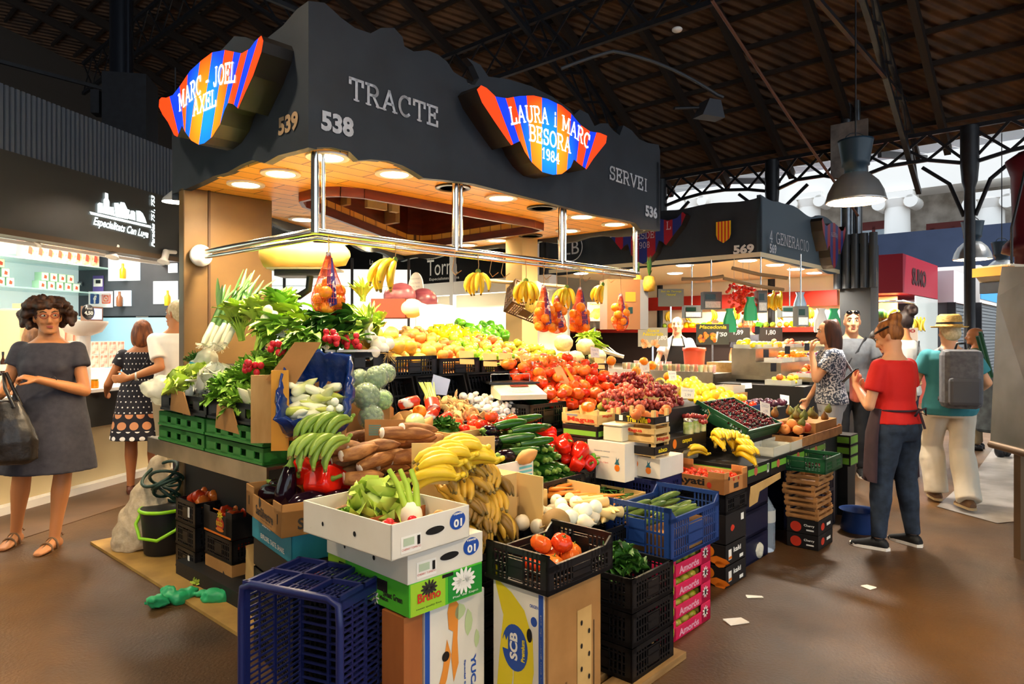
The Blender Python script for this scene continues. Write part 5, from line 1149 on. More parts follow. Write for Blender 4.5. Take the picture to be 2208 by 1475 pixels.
def crate(label, loc, L, W, H_, m, rz=ANG, style='panel', ends=0, grp=None, rot=None, base=True):
 t = thing('plastic_crate', label, 'crate', loc, rz, grp, rot)
 for k, (a, b, nn, e) in enumerate((((0,0),(L,0),(0,1),0), ((0,W),(L,W),(0,-1),0), ((0,0),(0,W),(1,0),1), ((L,0),(L,W),(-1,0),1))):
  mb = MB(); wall(mb, (*a, 0), (*b, 0), 0, H_+(ends if e else 0), .009, (*nn, 0), style); mb.build('side_panel', m, t)
 if ends:
  mb = MB()
  for x in (0, L):
   for y0, y1 in ((0, .07), (W, W-.07)):
    yy = y0; mb.prism([(0, H_-.02), (.075, H_-.02), (0, H_+ends)], (x, y0, 0) , (1 if x == 0 else -1, 0, 0), (0, 0, 1), .008 if (x == 0) == (y0 > 0) else -.008)
  mb.build('corner_brace', m, t)
 mb = MB(); i = .0
 while i < L-.01: mb.box(i, 0, .004, i+.008, W, .012); i += .03
 for j in range(4): mb.box(0, j*W/3.05, .002, L, j*W/3.05+.012, .014)
 mb.build('base', m, t)
 return t
def carton(label, loc, L, W, H_, m, rz=ANG, open_=True, name='cardboard_box', grp=None, inner=None, cut=0, th=.006):
 t = thing(name, label, 'box', loc, rz, grp)
 if open_:
  mb = MB().box(0, 0, 0, L, W, th)
  for (a, b, c, d) in ((0, 0, L, th), (0, W-th, L, W), (0, 0, th, W), (L-th, 0, L, W)):
   if cut and (d-b > .1 or c-a > .1):   # lowered middle of every side
    lng = c-a > d-b; q = .22
    if lng: w = c-a; mb.box(a, b, 0, a+w*q, d, H_); mb.box(c-w*q, b, 0, c, d, H_); mb.box(a, b, 0, c, d, H_-cut)
    else: w = d-b; mb.box(a, b, 0, c, b+w*q, H_); mb.box(a, d-w*q, 0, c, d, H_); mb.box(a, b, 0, c, d, H_-cut)
   else: mb.box(a, b, 0, c, d, H_)
 else: mb = MB().box(0, 0, 0, L, W, H_)
 t['dims'] = (L, W, H_); b = mb.build('box_body', m, t, bevel=.002); return t, b
def prt(b, dims, m, items, name='print'):
 """items: (face, kind, fx, fz, w, h, arg); face r = long right face, l = left face"""
 L, W, H_ = dims; mb = MB()
 for it in items:
  f, kd, fx, fz_, w, h = it[:6]; arg = it[6] if len(it) > 6 else None; o_ = it[7] if len(it) > 7 else .0015
  if f == 'r': o = Vec((L*fx, -o_, H_*fz_)); ex = Vec((1, 0, 0))
  else: o = Vec((-o_, W*(1-fx), H_*fz_)); ex = Vec((0, -1, 0))
  ez = Vec((0, 0, 1))
  if kd == 'T': text(mb, arg, o, ex, ez, w=w, h=h, bold=.03)
  elif kd == 'Tl': text(mb, arg, o, ex, ez, w=w, h=h, bold=0)
  elif kd == 'R90': text(mb, arg, o, -ez, ex, w=w, h=h, bold=.04)
  elif kd == 'RU90': text(mb, arg, o, ez, -ex, w=w, h=h, bold=.04)
  elif kd == 'T180': text(mb, arg, o, -ex, -ez, w=w, h=h, bold=.04)
  elif kd == 'B': mb.add([o+ex*sx*w/2+ez*sz*h/2 for sx, sz in ((-1,-1),(1,-1),(1,1),(-1,1))], [(0,1,2,3)])
  elif kd == 'O': mb.add([o+ex*cos(a*pi/12)*w/2+ez*sin(a*pi/12)*h/2 for a in range(24)], [tuple(range(24))])
  elif kd == 'P': mb.add([o+ex*p[0]*w+ez*p[1]*h for p in arg], [tuple(range(len(arg)))])
  elif kd == 'F':
   for k in range(arg): a = 2*pi*k/arg; c_ = o+ex*cos(a)*w*.3+ez*sin(a)*h*.3; dx = ex*cos(a)+ez*sin(a); dy = ex*-sin(a)+ez*cos(a); mb.add([c_+dx*w*.22*cos(q)+dy*w*.07*sin(q) for q in [i*pi/5 for i in range(10)]], [tuple(range(10))])
 return mb.build(name, m, b)
LEAF = [(0,-.5),(.3,-.3),(.42,0),(.3,.3),(0,.5),(-.2,.2),(-.25,-.1),(-.15,-.35)]
# stand under the goods
t = thing('display_stand', 'dark stepped stand and stainless side shelf carrying the near stall display', 'stand', S(0, 0), ANG)
M_stand = mat('stand_black', '161412', .6)
MB().box(.05, -.93, 0, 3.3, -.50, .56).box(.05, -.93, .52, 3.3, -.5, .56).build('low_step', M_stand, t)
MB().box(.12, -.50, 0, 3.35, .12, .86).build('middle_step', M_stand, t); MB().box(.12, .12, 0, 3.4, 1.05, 1.02).build('high_step', M_stand, t); MB().box(.0, .62, 0, .62, 1.5, 1.26).build('corner_step', M_stand, t)
MB().box(-.33, -.2, .835, .1, 1.22, .85).box(-.335, -.2, .76, -.325, 1.22, .85).build('side_shelf', M_steel, t); MB().box(-.2, -.15, 0, .05, 1.15, .1).box(.05, -.15, 0, .1, 1.2, .83).build('shelf_support', M_stand, t)
# 1 banana carton on end + crate of tomatoes
NB = (.116, 2.40, 0)
t, b = carton('upright white banana carton with banana picture and blue oval, front and centre', NB, .34, .25, .54, [K_brown], open_=False)
D = (.34, .25, .54)
prt(b, D, K_white, [('l', 'B', .5, .5, .249, .539, None, .001)], 'white_front')
prt(b, D, M_blueink, [('l', 'B', .93, .5, .022, .53), ('l', 'O', .44, .58, .125, .17, None, .003), ('l', 'O', .80, .80, .03, .035), ('l', 'T', .8, .9, .04, .012, 'ORIGEN')])
prt(b, D, mat('banana_print', 'e8d018', .5), [('l', 'P', .42, .62, .25, .42, [(-.42,.62),(-.32,.62),(-.28,.48),(-.05,.42),(.2,.3),(.36,.08),(.38,-.2),(.28,-.5),(.1,-.7),(-.1,-.7),(-.02,-.5),(.0,-.2),(-.1,.05),(-.25,.25),(-.36,.44)], .002), ('l', 'P', .42, .62, .25, .42, [(-.2,.25),(-.08,.1),(-.02,-.3),(-.15,-.75),(-.38,-.7),(-.3,-.2)], .0022)], 'banana_picture')
prt(b, D, M_paper, [('l', 'RU90', .42, .59, .1, .038, 'SCB', .0045), ('l', 'RU90', .93, .6, .28, .008, 'fruta con gusto de sol')])
prt(b, D, M_yel, [('l', 'RU90', .60, .58, .08, .018, 'Premium', .0045), ('l', 'P', .24, .60, .035, .05, [(-.5,-.5),(.5,-.5),(.5,.5),(.25,.1),(0,.5),(-.25,.1),(-.5,.5)], .0045)])
prt(b, D, M_hole, [('l', 'O', .72, .70, .026, .05, None, .003), ('r', 'B', .86, .4, .004, .3)]+[('r', 'O', .62+.14*(i % 2), .7-.08*i, .012, .02, None, .0045) for i in range(6)])
prt(b, D, K_light, [('r', 'B', .68, .48, .09, .34, None, .002)]); prt(b, D, mat('kraft_dark', '7a5228', .8), [('r', 'B', .35, .27, .012, .09, None, .002), ('r', 'B', .03, .5, .012, .53, None, .002)])
tc = S(-.055, -1.625, .545)
crate('black lattice crate with a few tomatoes on top of the banana carton', tc, .40, .30, .10, C_black, ends=.04)
# 2 white stack
def rz_(d): return radians(d)
for lab, N_, z, L, W_, rz, h in (('open white carton marked 10 filled with lettuce, fennel and radishes', (-.38, 2.15), .74, .35, .50, 49, .115), ('white carton marked 10 under the open white carton', (-.343, 2.245), .63, .34, .5, 46, .11)):
 t, b = carton(lab, (N_[0], N_[1], z), L, W_, h, [K_white], rz_(rz), open_=h == .115)
 D = (L, W_, h)
 prt(b, D, M_blueink, [('r', 'O', .83, .62, .075, .062)]); prt(b, D, M_paper, [('r', 'T180', .83, .55, .04, .028, '10', .003), ('r', 'T180', .83, .83, .045, .007, 'PRIMERA', .003), ('r', 'B', .23, .35, .085, .055)])
 prt(b, D, M_hole, [('r', 'O', .53, .52, .085, .026), ('l', 'O', .25, .45, .012, .016), ('l', 'O', .62, .45, .016, .018), ('r', 'B', .32, .40, .012, .03, None, .003)])
 prt(b, D, M_red, [('r', 'Tl', .23, .22, .08, .007, 'CHERRY TOMATO', .003)]); prt(b, D, mat('pale_green_ink', 'b8c8a8', .6), [('r', 'B', .2, .42, .045, .025, None, .003)])
t, b = carton('bright green melon carton under the two white cartons', (-.338, 2.248, .52), .33, .5, .11, [K_green], rz_(46), False); D = (.33, .5, .11)
prt(b, D, K_lime, [('r', 'B', .24, .5, .15, .108, None, .001), ('l', 'B', .12, .5, .12, .108, None, .001)]); prt(b, D, mat('deep_green_ink', '1c8a2c', .5), [('r', 'B', .75, .5, .16, .1, None, .001)])
prt(b, D, M_hole, [('l', 'B', .2, .68, .05, .04), ('l', 'B', .7, .66, .06, .04), ('r', 'B', .5, .93, .05, .012)]); prt(b, D, M_ink, [('l', 'T', .82, .45, .11, .022, 'Sweet Green', .002), ('l', 'T', .72, .28, .05, .015, 'Melon', .002), ('r', 'F', .25, .72, .07, .05, 12, .002), ('r', 'Tl', .25, .18, .11, .008, 'sweet quality fruit', .002)])
prt(b, D, M_red, [('r', 'T', .25, .5, .1, .032, 'Bruno', .003)]); prt(b, D, M_paper, [('r', 'F', .72, .6, .11, .08, 14, .003), ('l', 'F', .62, .2, .05, .05, 8, .003), ('r', 'Tl', .75, .15, .12, .01, 'Piel de Sapo', .003)])
YU = Vec((-.298, 2.33, 0)); t, b = carton('white cassava carton standing upright under the green melon carton', YU, .29, .22, .515, [K_white], ANG, False); D = (.29, .22, .515)
prt(b, D, M_blueink, [('r', 'B', .04, .5, .022, .51, None, .001), ('r', 'R90', .80, .42, .14, .026, 'YUCA'), ('r', 'R90', .65, .38, .17, .010, 'Special Selection')]); prt(b, D, M_paper, [('r', 'R90', .04, .22, .11, .016, 'YUCA', .003)])
prt(b, D, mat('cassava_print', 'e08a30', .5), [('r', 'P', .42, .72, .12, .3, [(.1,.5),(.3,.4),(.25,0),(.3,-.3),(.1,-.5),(0,-.2),(.08,.1),(-.1,.15),(-.15,.35),(-.05,.5)]), ('r', 'P', .35, .55, .1, .2, [(0,.5),(.2,.2),(0,-.2),(-.3,-.5),(-.45,-.35),(-.2,0)])]); prt(b, D, M_hole, [('r', 'O', .33, .63, .035, .035)]); prt(b, D, mat('pale_leaf_ink', 'b8c890', .6), [('r', 'P', .7, .8, .06, .1, LEAF), ('r', 'P', .55, .9, .08, .06, LEAF), ('r', 'P', .85, .66, .04, .07, LEAF)])
q = uv(YU.x, YU.y); carton('plain orange-brown carton wedged between the blue crate and the cassava carton', S(q[0]-.09, q[1]-.0, 0), .08, .12, .515, [mat('orange_card', 'a8622c', .6, col2='985424', scale=9, stretch=(1,1,.3))], ANG, False)
# 3 standing blue crate
O_ = Vec((-.395, -.918, 0)); Yd = Vec((-.918, .395, 0))
Mr = Matrix((Vec((0, 0, 1)), Yd, O_)).transposed()
t = crate('dark blue plastic crate stood on its end, open side to the viewer, bottom left', (-.435, 2.455, 0), .6, .4, .3, C_navy, style='lat', rot=Mr.to_euler())
mb = MB()
for i in range(4): mb.box(.6, i*.127, .02, .615, i*.127+.012, .3)
for j in range(3): mb.box(.6, 0, .02+j*.135, .615, .4, .032+j*.135)
mb.build('end_ribs', C_navy, t)
mb = MB(); mb.tube([(0, -.006, .3), (.52, -.006, .3), (.59, .0, .3), (.607, .04, .3), (.607, .36, .3), (.59, .4, .3), (.52, .406, .3), (0, .406, .3)], .013, 8); mb.build('rim', C_navy, t)
# 4 left-front stack: kraft box of aubergines, teal box, black boxes
t, b = carton('kraft box printed with a leaf logo, full of aubergines and red peppers', (-.893, 2.646, .665), .40, .50, .13, [K_brown], rz_(36), cut=.028); D = (.4, .5, .13)
prt(b, D, M_ink, [('r', 'T', .52, .36, .29, .045, 'SanSilvestre'), ('r', 'P', .40, .72, .07, .05, [(-.5,.5),(.1,.35),(.4,-.1),(.35,-.5),(0,-.45),(-.4,-.1)]), ('r', 'P', .56, .68, .035, .04, LEAF), ('r', 'Tl', .68, .62, .07, .016, 'grupo'), ('r', 'Tl', .5, .14, .2, .007, 'www.hortalissa.cat'), ('l', 'T', .55, .36, .24, .04, 'SanSilvestre'), ('l', 'P', .42, .66, .05, .05, LEAF), ('l', 'Tl', .6, .15, .16, .007, 'verdura')])
prt(b, D, M_hole, [('r', 'B', .93, .1, .05, .02), ('l', 'B', .1, .5, .01, .04), ('l', 'B', .9, .5, .01, .04)])
t, b = carton('teal fruit box beneath the kraft aubergine box', (-.889, 2.752, .53), .42, .5, .13, [K_teal], rz_(38)); D = (.42, .5, .13)
prt(b, D, M_paper, [('l', 'T', .55, .25, .3, .022, 'EXPLORE. TASTE. SHARE.'), ('l', 'T', .4, .7, .11, .025, 'Discovered'), ('r', 'T', .52, .68, .15, .025, 'Discovered'), ('r', 'F', .55, .9, .05, .04, 5)])
t, b = carton('black printed tomato carton under the teal box', (-.885, 2.76, .40), .42, .5, .125, [K_black], rz_(38)); D = (.42, .5, .125)
prt(b, D, M_red, [('l', 'T', .7, .3, .12, .03, 'Roma'), ('r', 'T', .3, .6, .12, .03, 'Tomaca')])
for k in range(3): crate('black lattice crate in the column under the tomato carton beside the blue crate', (-.885, 2.762, .005+.13*k), .42, .5, .125, C_black, rz_(38), grp='crates under the teal box stack')
# 5 left side: green crates on the shelf with a black crate on them
for k in range(2):
 for z in (0, 1):
  crate('bright green slotted crate on the stainless side shelf, %s layer, %s' % (('upper', 'lower')[1-z], ('nearest the viewer', 'far end')[k]), S(.07, -.16+k*.62, .852+z*.085), .60, .40, .08, C_green, ANG+pi/2, 'holes')
crate('black slotted crate of lettuces on the far green crates', S(.07, .48, 1.022), .6, .38, .10, C_black, ANG+pi/2, 'holes'); crate('black slotted crate of curly endive on the near green crates', S(.07, -.04, 1.022), .5, .38, .10, C_black, ANG+pi/2, 'holes')
for (px, py, d, w, h, ang, lb, mm) in ((566, 882, 3.12, .10, .31, .1, 'pale upright board at the end of the lettuce crates', mat('pale_board', 'c49a5c', .7, col2='ae8448', scale=4, stretch=(4,1,1))), (604, 885, 3.06, .075, .36, .12, 'orange-yellow upright board beside the pale board', mat('yellow_board', 'd8962c', .6))):
 q = RD(px, py, d); tag(MB().cbox((0,0,0), (w, .014, h)).build('wooden_board', mm, None, q, rz=ang), lb, 'board')
for (px, py, lb, rz2) in ((388, 868, 'kraft flap standing in front of the lettuces', .9), (490, 905, 'folded kraft flap at the front of the curly endive crate', .8)):
 q = RU(px, py, -.325); mb = MB().prism([(-.12,-.05),(.14,-.06),(.06,.06),(-.1,.07)], (0,0,0), (1,0,0), (0,0,1), .006); tag(mb.build('cardboard_flap', K_brown, None, q, ANG-pi/2), lb, 'cardboard')
q = RD(622, 790, 3.1); tag(MB().prism([(-.1,-.06),(.03,.11),(.15,.11),(.02,-.1)], (0,0,0), (1,0,0), (0,0,1), .006).build('cardboard_flap', K_brown, None, q), 'folded brown cardboard flap at the top of the blue liner bag', 'cardboard')
# small yellow slatted box under the liner bag
q = RZ(628, 985, .86)
t = thing('wooden_box', 'small pale wooden box lying under the blue liner bag', 'box', (q[0], q[1], .862), .25); m = MB()
for z in (0, .045, .09): m.box(0, 0, z, .2, .012, z+.03).box(0, .12, z, .2, .132, z+.03)
m.build('slats', W_pine, t); m = MB(); [m.box(x, 0, 0, x+.02, .13, .12) for x in (0, .18)]; m.build('end_boards', W_pine, t)
# 6 crates under the bananas and the roots
for k in range(4): crate('black lattice crate in the column under the ripe banana pile', S(-.13, -1.16, .14*k), .46, .36, .135, C_black, ANG, grp='crates under the banana pile')
for k in range(4): crate('black lattice crate in the column under the turnips and parsnips', S(.40, -1.30, .135*k), .56, .36, .13, C_black, ANG, grp='crates under the turnips')
for k in range(4): crate('black lattice crate in the column behind the cucumber crate, under the bean box', S(1.0, -1.14, .125*k), .5, .40, .12, C_black, ANG, grp='crates under the bean box')
tag(MB().box(0, 0, 0, .55, .12, .03).box(0, .16, 0, .55, .28, .03).build('pallet', mat('pallet_wood', 'a8824e', .7, col2='8a6638', scale=5, stretch=(1,6,6)), None, S(.36, -1.64, .001), rz=ANG), 'pale pallet boards on the floor beneath the black crate column', 'pallet')
for k in range(3): crate('black lattice crate in the column of three standing on the pallet boards', S(.50, -1.615, .032+.142*k), .34, .30, .138, C_black, ANG, 'panel', grp='crates on the pallet')
# 7 pink boxes and the blue cucumber crate
for k in range(4):
 t, b = carton(('lowest', 'second', 'third', 'topmost')[k]+' pink pear carton of the stack under the blue cucumber crate', S(.935, -1.52, .1*k), .46, .34, .098, [K_pink], ANG, cut=.035); D = (.46, .34, .098)
 prt(b, D, mat('pale_pink_ink', 'e8a8b8', .5), [('r', 'T', .5, .3, .2, .035, 'Amorós')]); prt(b, D, mat('lime_print', 'b8c830', .5), [('r', 'O', .12, .5, .05, .075)]); prt(b, D, M_ink, [('r', 'O', .12+.03*cos(a), .5+.2*sin(a), .007, .009, None, .003) for a in range(6)]+[('r', 'O', .87, .55, .02, .03, None, .003)]); prt(b, D, M_paper, [('r', 'F', .87, .55, .06, .06, 9)])
 if k > 1: prt(b, D, M_paper, [('l', 'B', .5, .5, .1, .06)], 'paper_label')
crate('blue plastic crate of cucumbers on top of the pink cartons', S(.93, -1.55, .402), .50, .36, .20, C_blue, ANG, 'panel', ends=.05)
# 8 orange flower cartons, black carton and the printed cherry tomato box
for k in range(2):
 t, b = carton(('lower', 'upper')[k]+' black carton with orange petals in the corner stack right of the pink cartons', S(1.83, -1.40, .125*k), .28, .40, .12, [K_black], ANG); D = (.28, .4, .12)
 prt(b, D, M_orange, [('l', 'O', .60, .68, .05, .06), ('l', 'O', .74, .62, .07, .065), ('l', 'P', .86, .25, .2, .05, LEAF), ('l', 'P', .9, .08, .1, .04, LEAF)]); prt(b, D, M_paper, [('r', 'B', .2, .5, .04, .06), ('r', 'T', .55, .65, .1, .03, 'kaki'), ('r', 'B', .75, .2, .05, .02)]); prt(b, D, M_orange, [('r', 'B', .2, .35, .04, .015, None, .003)])
t, b = carton('plain black carton with small red mark above the orange petal cartons', S(1.83, -1.40, .25), .28, .40, .17, [K_black], ANG); prt(b, (.28, .4, .17), M_red, [('r', 'P', .3, .5, .08, .04, LEAF)]); prt(b, (.28, .4, .17), M_paper, [('r', 'B', .8, .75, .04, .04)])
crate('black lattice crate directly under the kraft cherry tomato box', S(1.83, -1.40, .42), .30, .40, .115, C_black, ANG)
t, b = carton('kraft box printed Ayati holding cherry tomatoes', S(1.81, -1.40, .54), .30, .46, .125, [mat('ayati_card', 'c8884a', .6, col2='b87a3e', scale=5)], ANG-.03, cut=.035); D = (.30, .46, .125)
prt(b, D, M_ink, [('l', 'T', .52, .42, .2, .055, 'Ayati'), ('r', 'B', .5, .3, .06, .03), ('r', 'B', .2, .7, .02, .02)]); prt(b, D, M_red, [('l', 'O', .22, .5, .022, .03), ('l', 'O', .80, .36, .03, .035), ('r', 'O', .4, .6, .02, .02), ('r', 'O', .6, .6, .02, .02)])
# 9 white pineapple cartons, wooden boxes
crate('dark blue flat crate under the white pineapple carton', S(1.50, -1.14, .53), .30, .42, .105, C_navy, ANG)
for k in range(3): crate('black lattice crate under the dark blue flat crate, behind the blue cucumber crate', S(1.52, -1.14, .172*k), .30, .42, .168, C_black, ANG, grp='crates under the flat blue crate')
t, b = carton('long white carton printed with a small pineapple', S(1.53, -1.15, .64), .27, .42, .115, [K_white], ANG, False); D = (.27, .42, .115)
def pine(fx, k=1): return [('l', 'O', fx, .35, .035*k, .04*k)]
prt(b, D, M_orange, pine(.82)+[('l', 'O', .6, .62, .05, .05)]); prt(b, D, mat('teal_ink', '2a6a7a', .5), [('l', 'P', .82, .65, .035, .035, [(-.5,-.5),(.5,-.5),(.2,0),(.4,.6),(0,.2),(-.2,.7),(-.2,0)]), ('l', 'Tl', .25, .75, .11, .01, 'Gestores citricos'), ('l', 'Tl', .27, .6, .1, .01, 'frutas tropicales')]); prt(b, D, M_red, [('l', 'Tl', .27, .45, .09, .01, 'Produce of Spain')])
t, b = carton('short white carton printed with a pineapple, resting on the long one', S(1.40, -1.0, .62), .26, .26, .22, [K_white], ANG, False); D = (.26, .26, .22)
prt(b, D, M_orange, [('l', 'O', .8, .35, .035, .04)]); prt(b, D, mat('teal_ink'), [('l', 'P', .8, .52, .035, .035, [(-.5,-.5),(.5,-.5),(.2,0),(.4,.6),(0,.2),(-.2,.7),(-.2,0)]), ('l', 'Tl', .4, .75, .11, .01, 'Gestores citricos'), ('l', 'Tl', .4, .6, .1, .01, 'frutas tropicales')]); prt(b, D, M_red, [('l', 'Tl', .4, .45, .09, .01, 'Produce of Spain')])
tag(MB().box(0, 0, 0, .13, .13, .085).box(-.006, -.006, .085, .136, .136, .1).build('plastic_tub', mat('milky_plastic', 'dcd6b8', .3), None, S(1.43, -.96, .842), ANG, bevel=.012), 'milky white plastic tub with a lid on the short white carton', 'tub')
def woodbox(label, loc, L, W_, h, bandm, txts, rz=ANG, post=.035, pm=W_pine, bands=1):
 t = thing('wooden_box', label, 'box', loc, rz); b = None
 m = MB(); hb = h/bands
 for i in range(bands):
  z0 = i*hb+.008; z1 = (i+1)*hb-.008
  m.box(0, -.004, z0, L, .002, z1).box(0, W_-.002, z0, L, W_+.004, z1).box(-.004, 0, z0, .002, W_, z1).box(L-.002, 0, z0, L+.004, W_, z1)
 b = m.build('side_slats', bandm, t); m = MB().box(0, 0, .0, L, W_, .006); [m.box(x, y, -post*.3, x+.02, y+.02, h+post*.6) for x in (.002, L-.022) for y in (.002, W_-.022)]; m.build('corner_posts', pm, t)
 for mm, items in txts: prt(b, (L, W_, h), mm, [i if len(i) > 7 else tuple(list(i)+[None]*(7-len(i))+[.006]) for i in items])
 return t
woodbox('black banded wooden box at the bottom of the peach box stack', S(1.50, -1.13, .768), .17, .25, .062, K_black, [(M_paper, [('l', 'B', .25, .5, .07, .045)]), (M_yel, [('r', 'T', .5, .5, .1, .025, 'aixo')])])
woodbox('pale wooden box printed Magua in the middle of the peach box stack', S(1.50, -1.13, .84), .17, .26, .092, W_pine, [(M_red, [('l', 'T', .5, .73, .11, .025, 'Magua'), ('r', 'T', .5, .25, .13, .028, 'Magua')])], bands=2)
woodbox('wooden box with black band printed Tres Nina holding peaches', S(1.50, -1.13, .944), .17, .26, .055, K_black, [(M_yel, [('l', 'T', .58, .5, .14, .035, 'Tres Niña')]), (M_paper, [('l', 'B', .16, .55, .025, .03), ('r', 'B', .8, .5, .03, .03)]), (M_red, [('l', 'O', .88, .5, .025, .025)])], post=.05)
q = RV(1288, 918, -.80); 
for k in range(2):
 t, b = carton(('lower', 'upper')[k]+' black and green banded carton under the small Magua box', (q[0], q[1], q[2]-.16+.078*k), .18, .26, .075, [K_black]); prt(b, (.18, .26, .075), mat('lime_band', '78b83a', .5), [('r', 'B', .5, .4, .16, .03), ('l', 'B', .5, .4, .24, .03)])
m = MB().box(0, 0, 0, .2, .27, q[2]-.16-.565); tag(m.build('riser_box', K_black, None, (q[0], q[1], .563), rz=ANG), 'dark riser box hidden among crates between courgettes and the Magua box', 'box')
woodbox('small pale wooden Magua box holding a single tomato', (q[0], q[1], q[2]), .19, .26, .068, W_pine, [(M_red, [('l', 'T', .55, .35, .2, .035, 'Magua'), ('r', 'T', .5, .7, .1, .02, 'Magua')]), (M_grey, [('l', 'B', .3, .75, .08, .01)])])
# 10 right end: green banded cartons, navy crates, wooden boxes, cherries
for k in range(4):
 t, b = carton('black carton with lime green band and red badge in the right front row', S(2.22+.37*k, -1.36, .53), .36, .5, .11, [K_black], ANG, False, grp='lime banded cartons of the right front row'); prt(b, (.36, .5, .11), mat('lime_band'), [('r', 'B', .5, .6, .34, .04), ('l', 'B', .5, .6, .46, .04)]); prt(b, (.36, .5, .11), mat('badge_red', 'c8604a', .5), [('r', 'O', .35, .6, .055, .055, None, .003)]); prt(b, (.36, .5, .11), M_paper, [('r', 'B', .9, .55, .03, .06)])
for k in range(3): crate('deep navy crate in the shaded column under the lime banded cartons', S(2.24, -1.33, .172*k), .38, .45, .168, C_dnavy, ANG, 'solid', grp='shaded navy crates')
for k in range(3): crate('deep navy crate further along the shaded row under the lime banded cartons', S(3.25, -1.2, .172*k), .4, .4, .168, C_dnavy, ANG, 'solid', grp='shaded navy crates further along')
q = S(2.2, -1.385, .50); tag(MB().prism([(0,-.06),(.02,.02),(.5,.04),(.5,-.0),(.15,-.03),(.12,-.09),(0,-.1)], (0,0,0), (1,0,0), (0,0,1), -.004).build('torn_card', K_light, None, q, rz=ANG), 'torn strip of pale card hanging below the lime banded cartons', 'cardboard')
for k in range(2):
 t, b = carton(('lower', 'upper')[k]+' black cherry carton at the foot of the slatted box tower', S(2.90, -1.56, .1*k), .30, .21, .098, [K_black], ANG); prt(b, (.3, .21, .098), M_red, [('l', 'O', .3, .45, .075, .07), ('r', 'O', .3, .5, .07, .05)]); prt(b, (.3, .21, .098), M_paper, [('l', 'T', .72, .6, .07, .02, 'Cherry'), ('l', 'B', .75, .3, .05, .01), ('r', 'B', .7, .5, .08, .02)])
for k in range(4): woodbox(('lowest', 'second', 'third', 'topmost')[k]+' orange-brown slatted box in the tower under the green cherry crate', S(2.90+.006*(k % 2), -1.56+.012*(k % 3), .203+.079*k), .30, .215, .066, W_ply, [], post=.012, pm=W_ply, bands=2)
crate('dark green crate of cherries on top of the slatted wooden tower', S(2.86, -1.62, .53), .36, .36, .10, C_dgreen, ANG, 'panel')
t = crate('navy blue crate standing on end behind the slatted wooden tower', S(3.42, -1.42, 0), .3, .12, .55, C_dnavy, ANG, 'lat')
MB().lathe([(.12, 0), (.13, .02), (.11, .14), (.14, .16)], 20, cap=False).build('blue_scoop', C_blue, t, (.2, -.2, .0))
# 11 back row crates under the fruit
BU = [(.62, 'peaches'), (1.0, 'mixed apples'), (1.38, 'green apples'), (1.76, 'red apples'), (2.14, 'yellow apples'), (2.52, 'melons')]
def zb(u): return 1.20-.055*(u-.6)
for u_, nm in BU:
 z = zb(u_); crate('black crate of %s in the upper back row' % nm, S(u_, .12, z), .36, .45, .13, C_black, ANG, 'panel')
 crate('black crate under the crate of %s in the upper back row' % nm, S(u_, .10, z-.15), .36, .45, .14, C_black, ANG, 'panel')
 for dx in (.06, .22): 
  if R.random() < .8: tag(MB().prism([(0,0),(.13,0),(.15,.085),(.02,.09)], (0,0,0), (1,0,-.05), (0,.35,1), .004).build('cardboard_flap', [K_light, K_brown][int(dx*10) % 2], None, S(u_+dx-.05, .112, z+.09), rz=ANG), 'cardboard flap tucked at the front of the crate of %s' % nm, 'cardboard', 'flaps of the crate of %s' % nm)
q = S(.24, .1, 1.22); crate('black crate of radishes and greens at the front corner of the upper row', S(.10, .06, 1.24), .46, .5, .12, C_black, ANG, 'holes'); tag(MB().box(0,0,0,.3,.02,.012).build('shelf_edge', M_white, None, S(.12, .035, 1.365), rz=ANG-.35), 'white plastic ledge under the radish bunches', 'ledge')
# black backing crates of the middle tier, tilted displays
for k, (u_, lb) in enumerate(((.30, 'behind the broccoli'), (.72, 'behind the asparagus'), (1.14, 'behind the white mushrooms'))):
 crate('black crate tipped up %s' % lb, S(u_, .02, .90), .40, .30, .10, C_black, rot=(radians(72), 0, ANG), style='solid', rz=0)
def tray(label, u_, v_, z, L, W_, h, m, tilt=.28, style='solid'):
 t = thing('display_tray', label, 'tray', S(u_, v_, z), 0, rot=(tilt, 0, ANG)); t.rotation_mode = 'XYZ'
 mb = MB()
 for a, b, nn in (((0,0),(L,0),(0,1)), ((0,W_),(L,W_),(0,-1)), ((0,0),(0,W_),(1,0)), ((L,0),(L,W_),(-1,0))): wall(mb, (*a,0), (*b,0), 0, h, .008, (*nn,0), style)
 mb.build('tray_walls', m, t); MB().box(0,0,0,L,W_,.01).build('tray_base', m, t); return t
tray('black tray of brown oyster mushrooms, left half of the mushroom display', .74, -.32, .90, .27, .32, .07, C_black, style='lat'); tray('black tray of white button mushrooms beside the oyster mushrooms', 1.02, -.32, .90, .27, .32, .07, C_black, style='lat')
for k in range(3): tray(('left', 'middle', 'right')[k]+' dark green crate of tomatoes in the sloping tomato display', 1.55+.34*k, -.42, .88, .33, .52, .09, C_dgreen, .42)
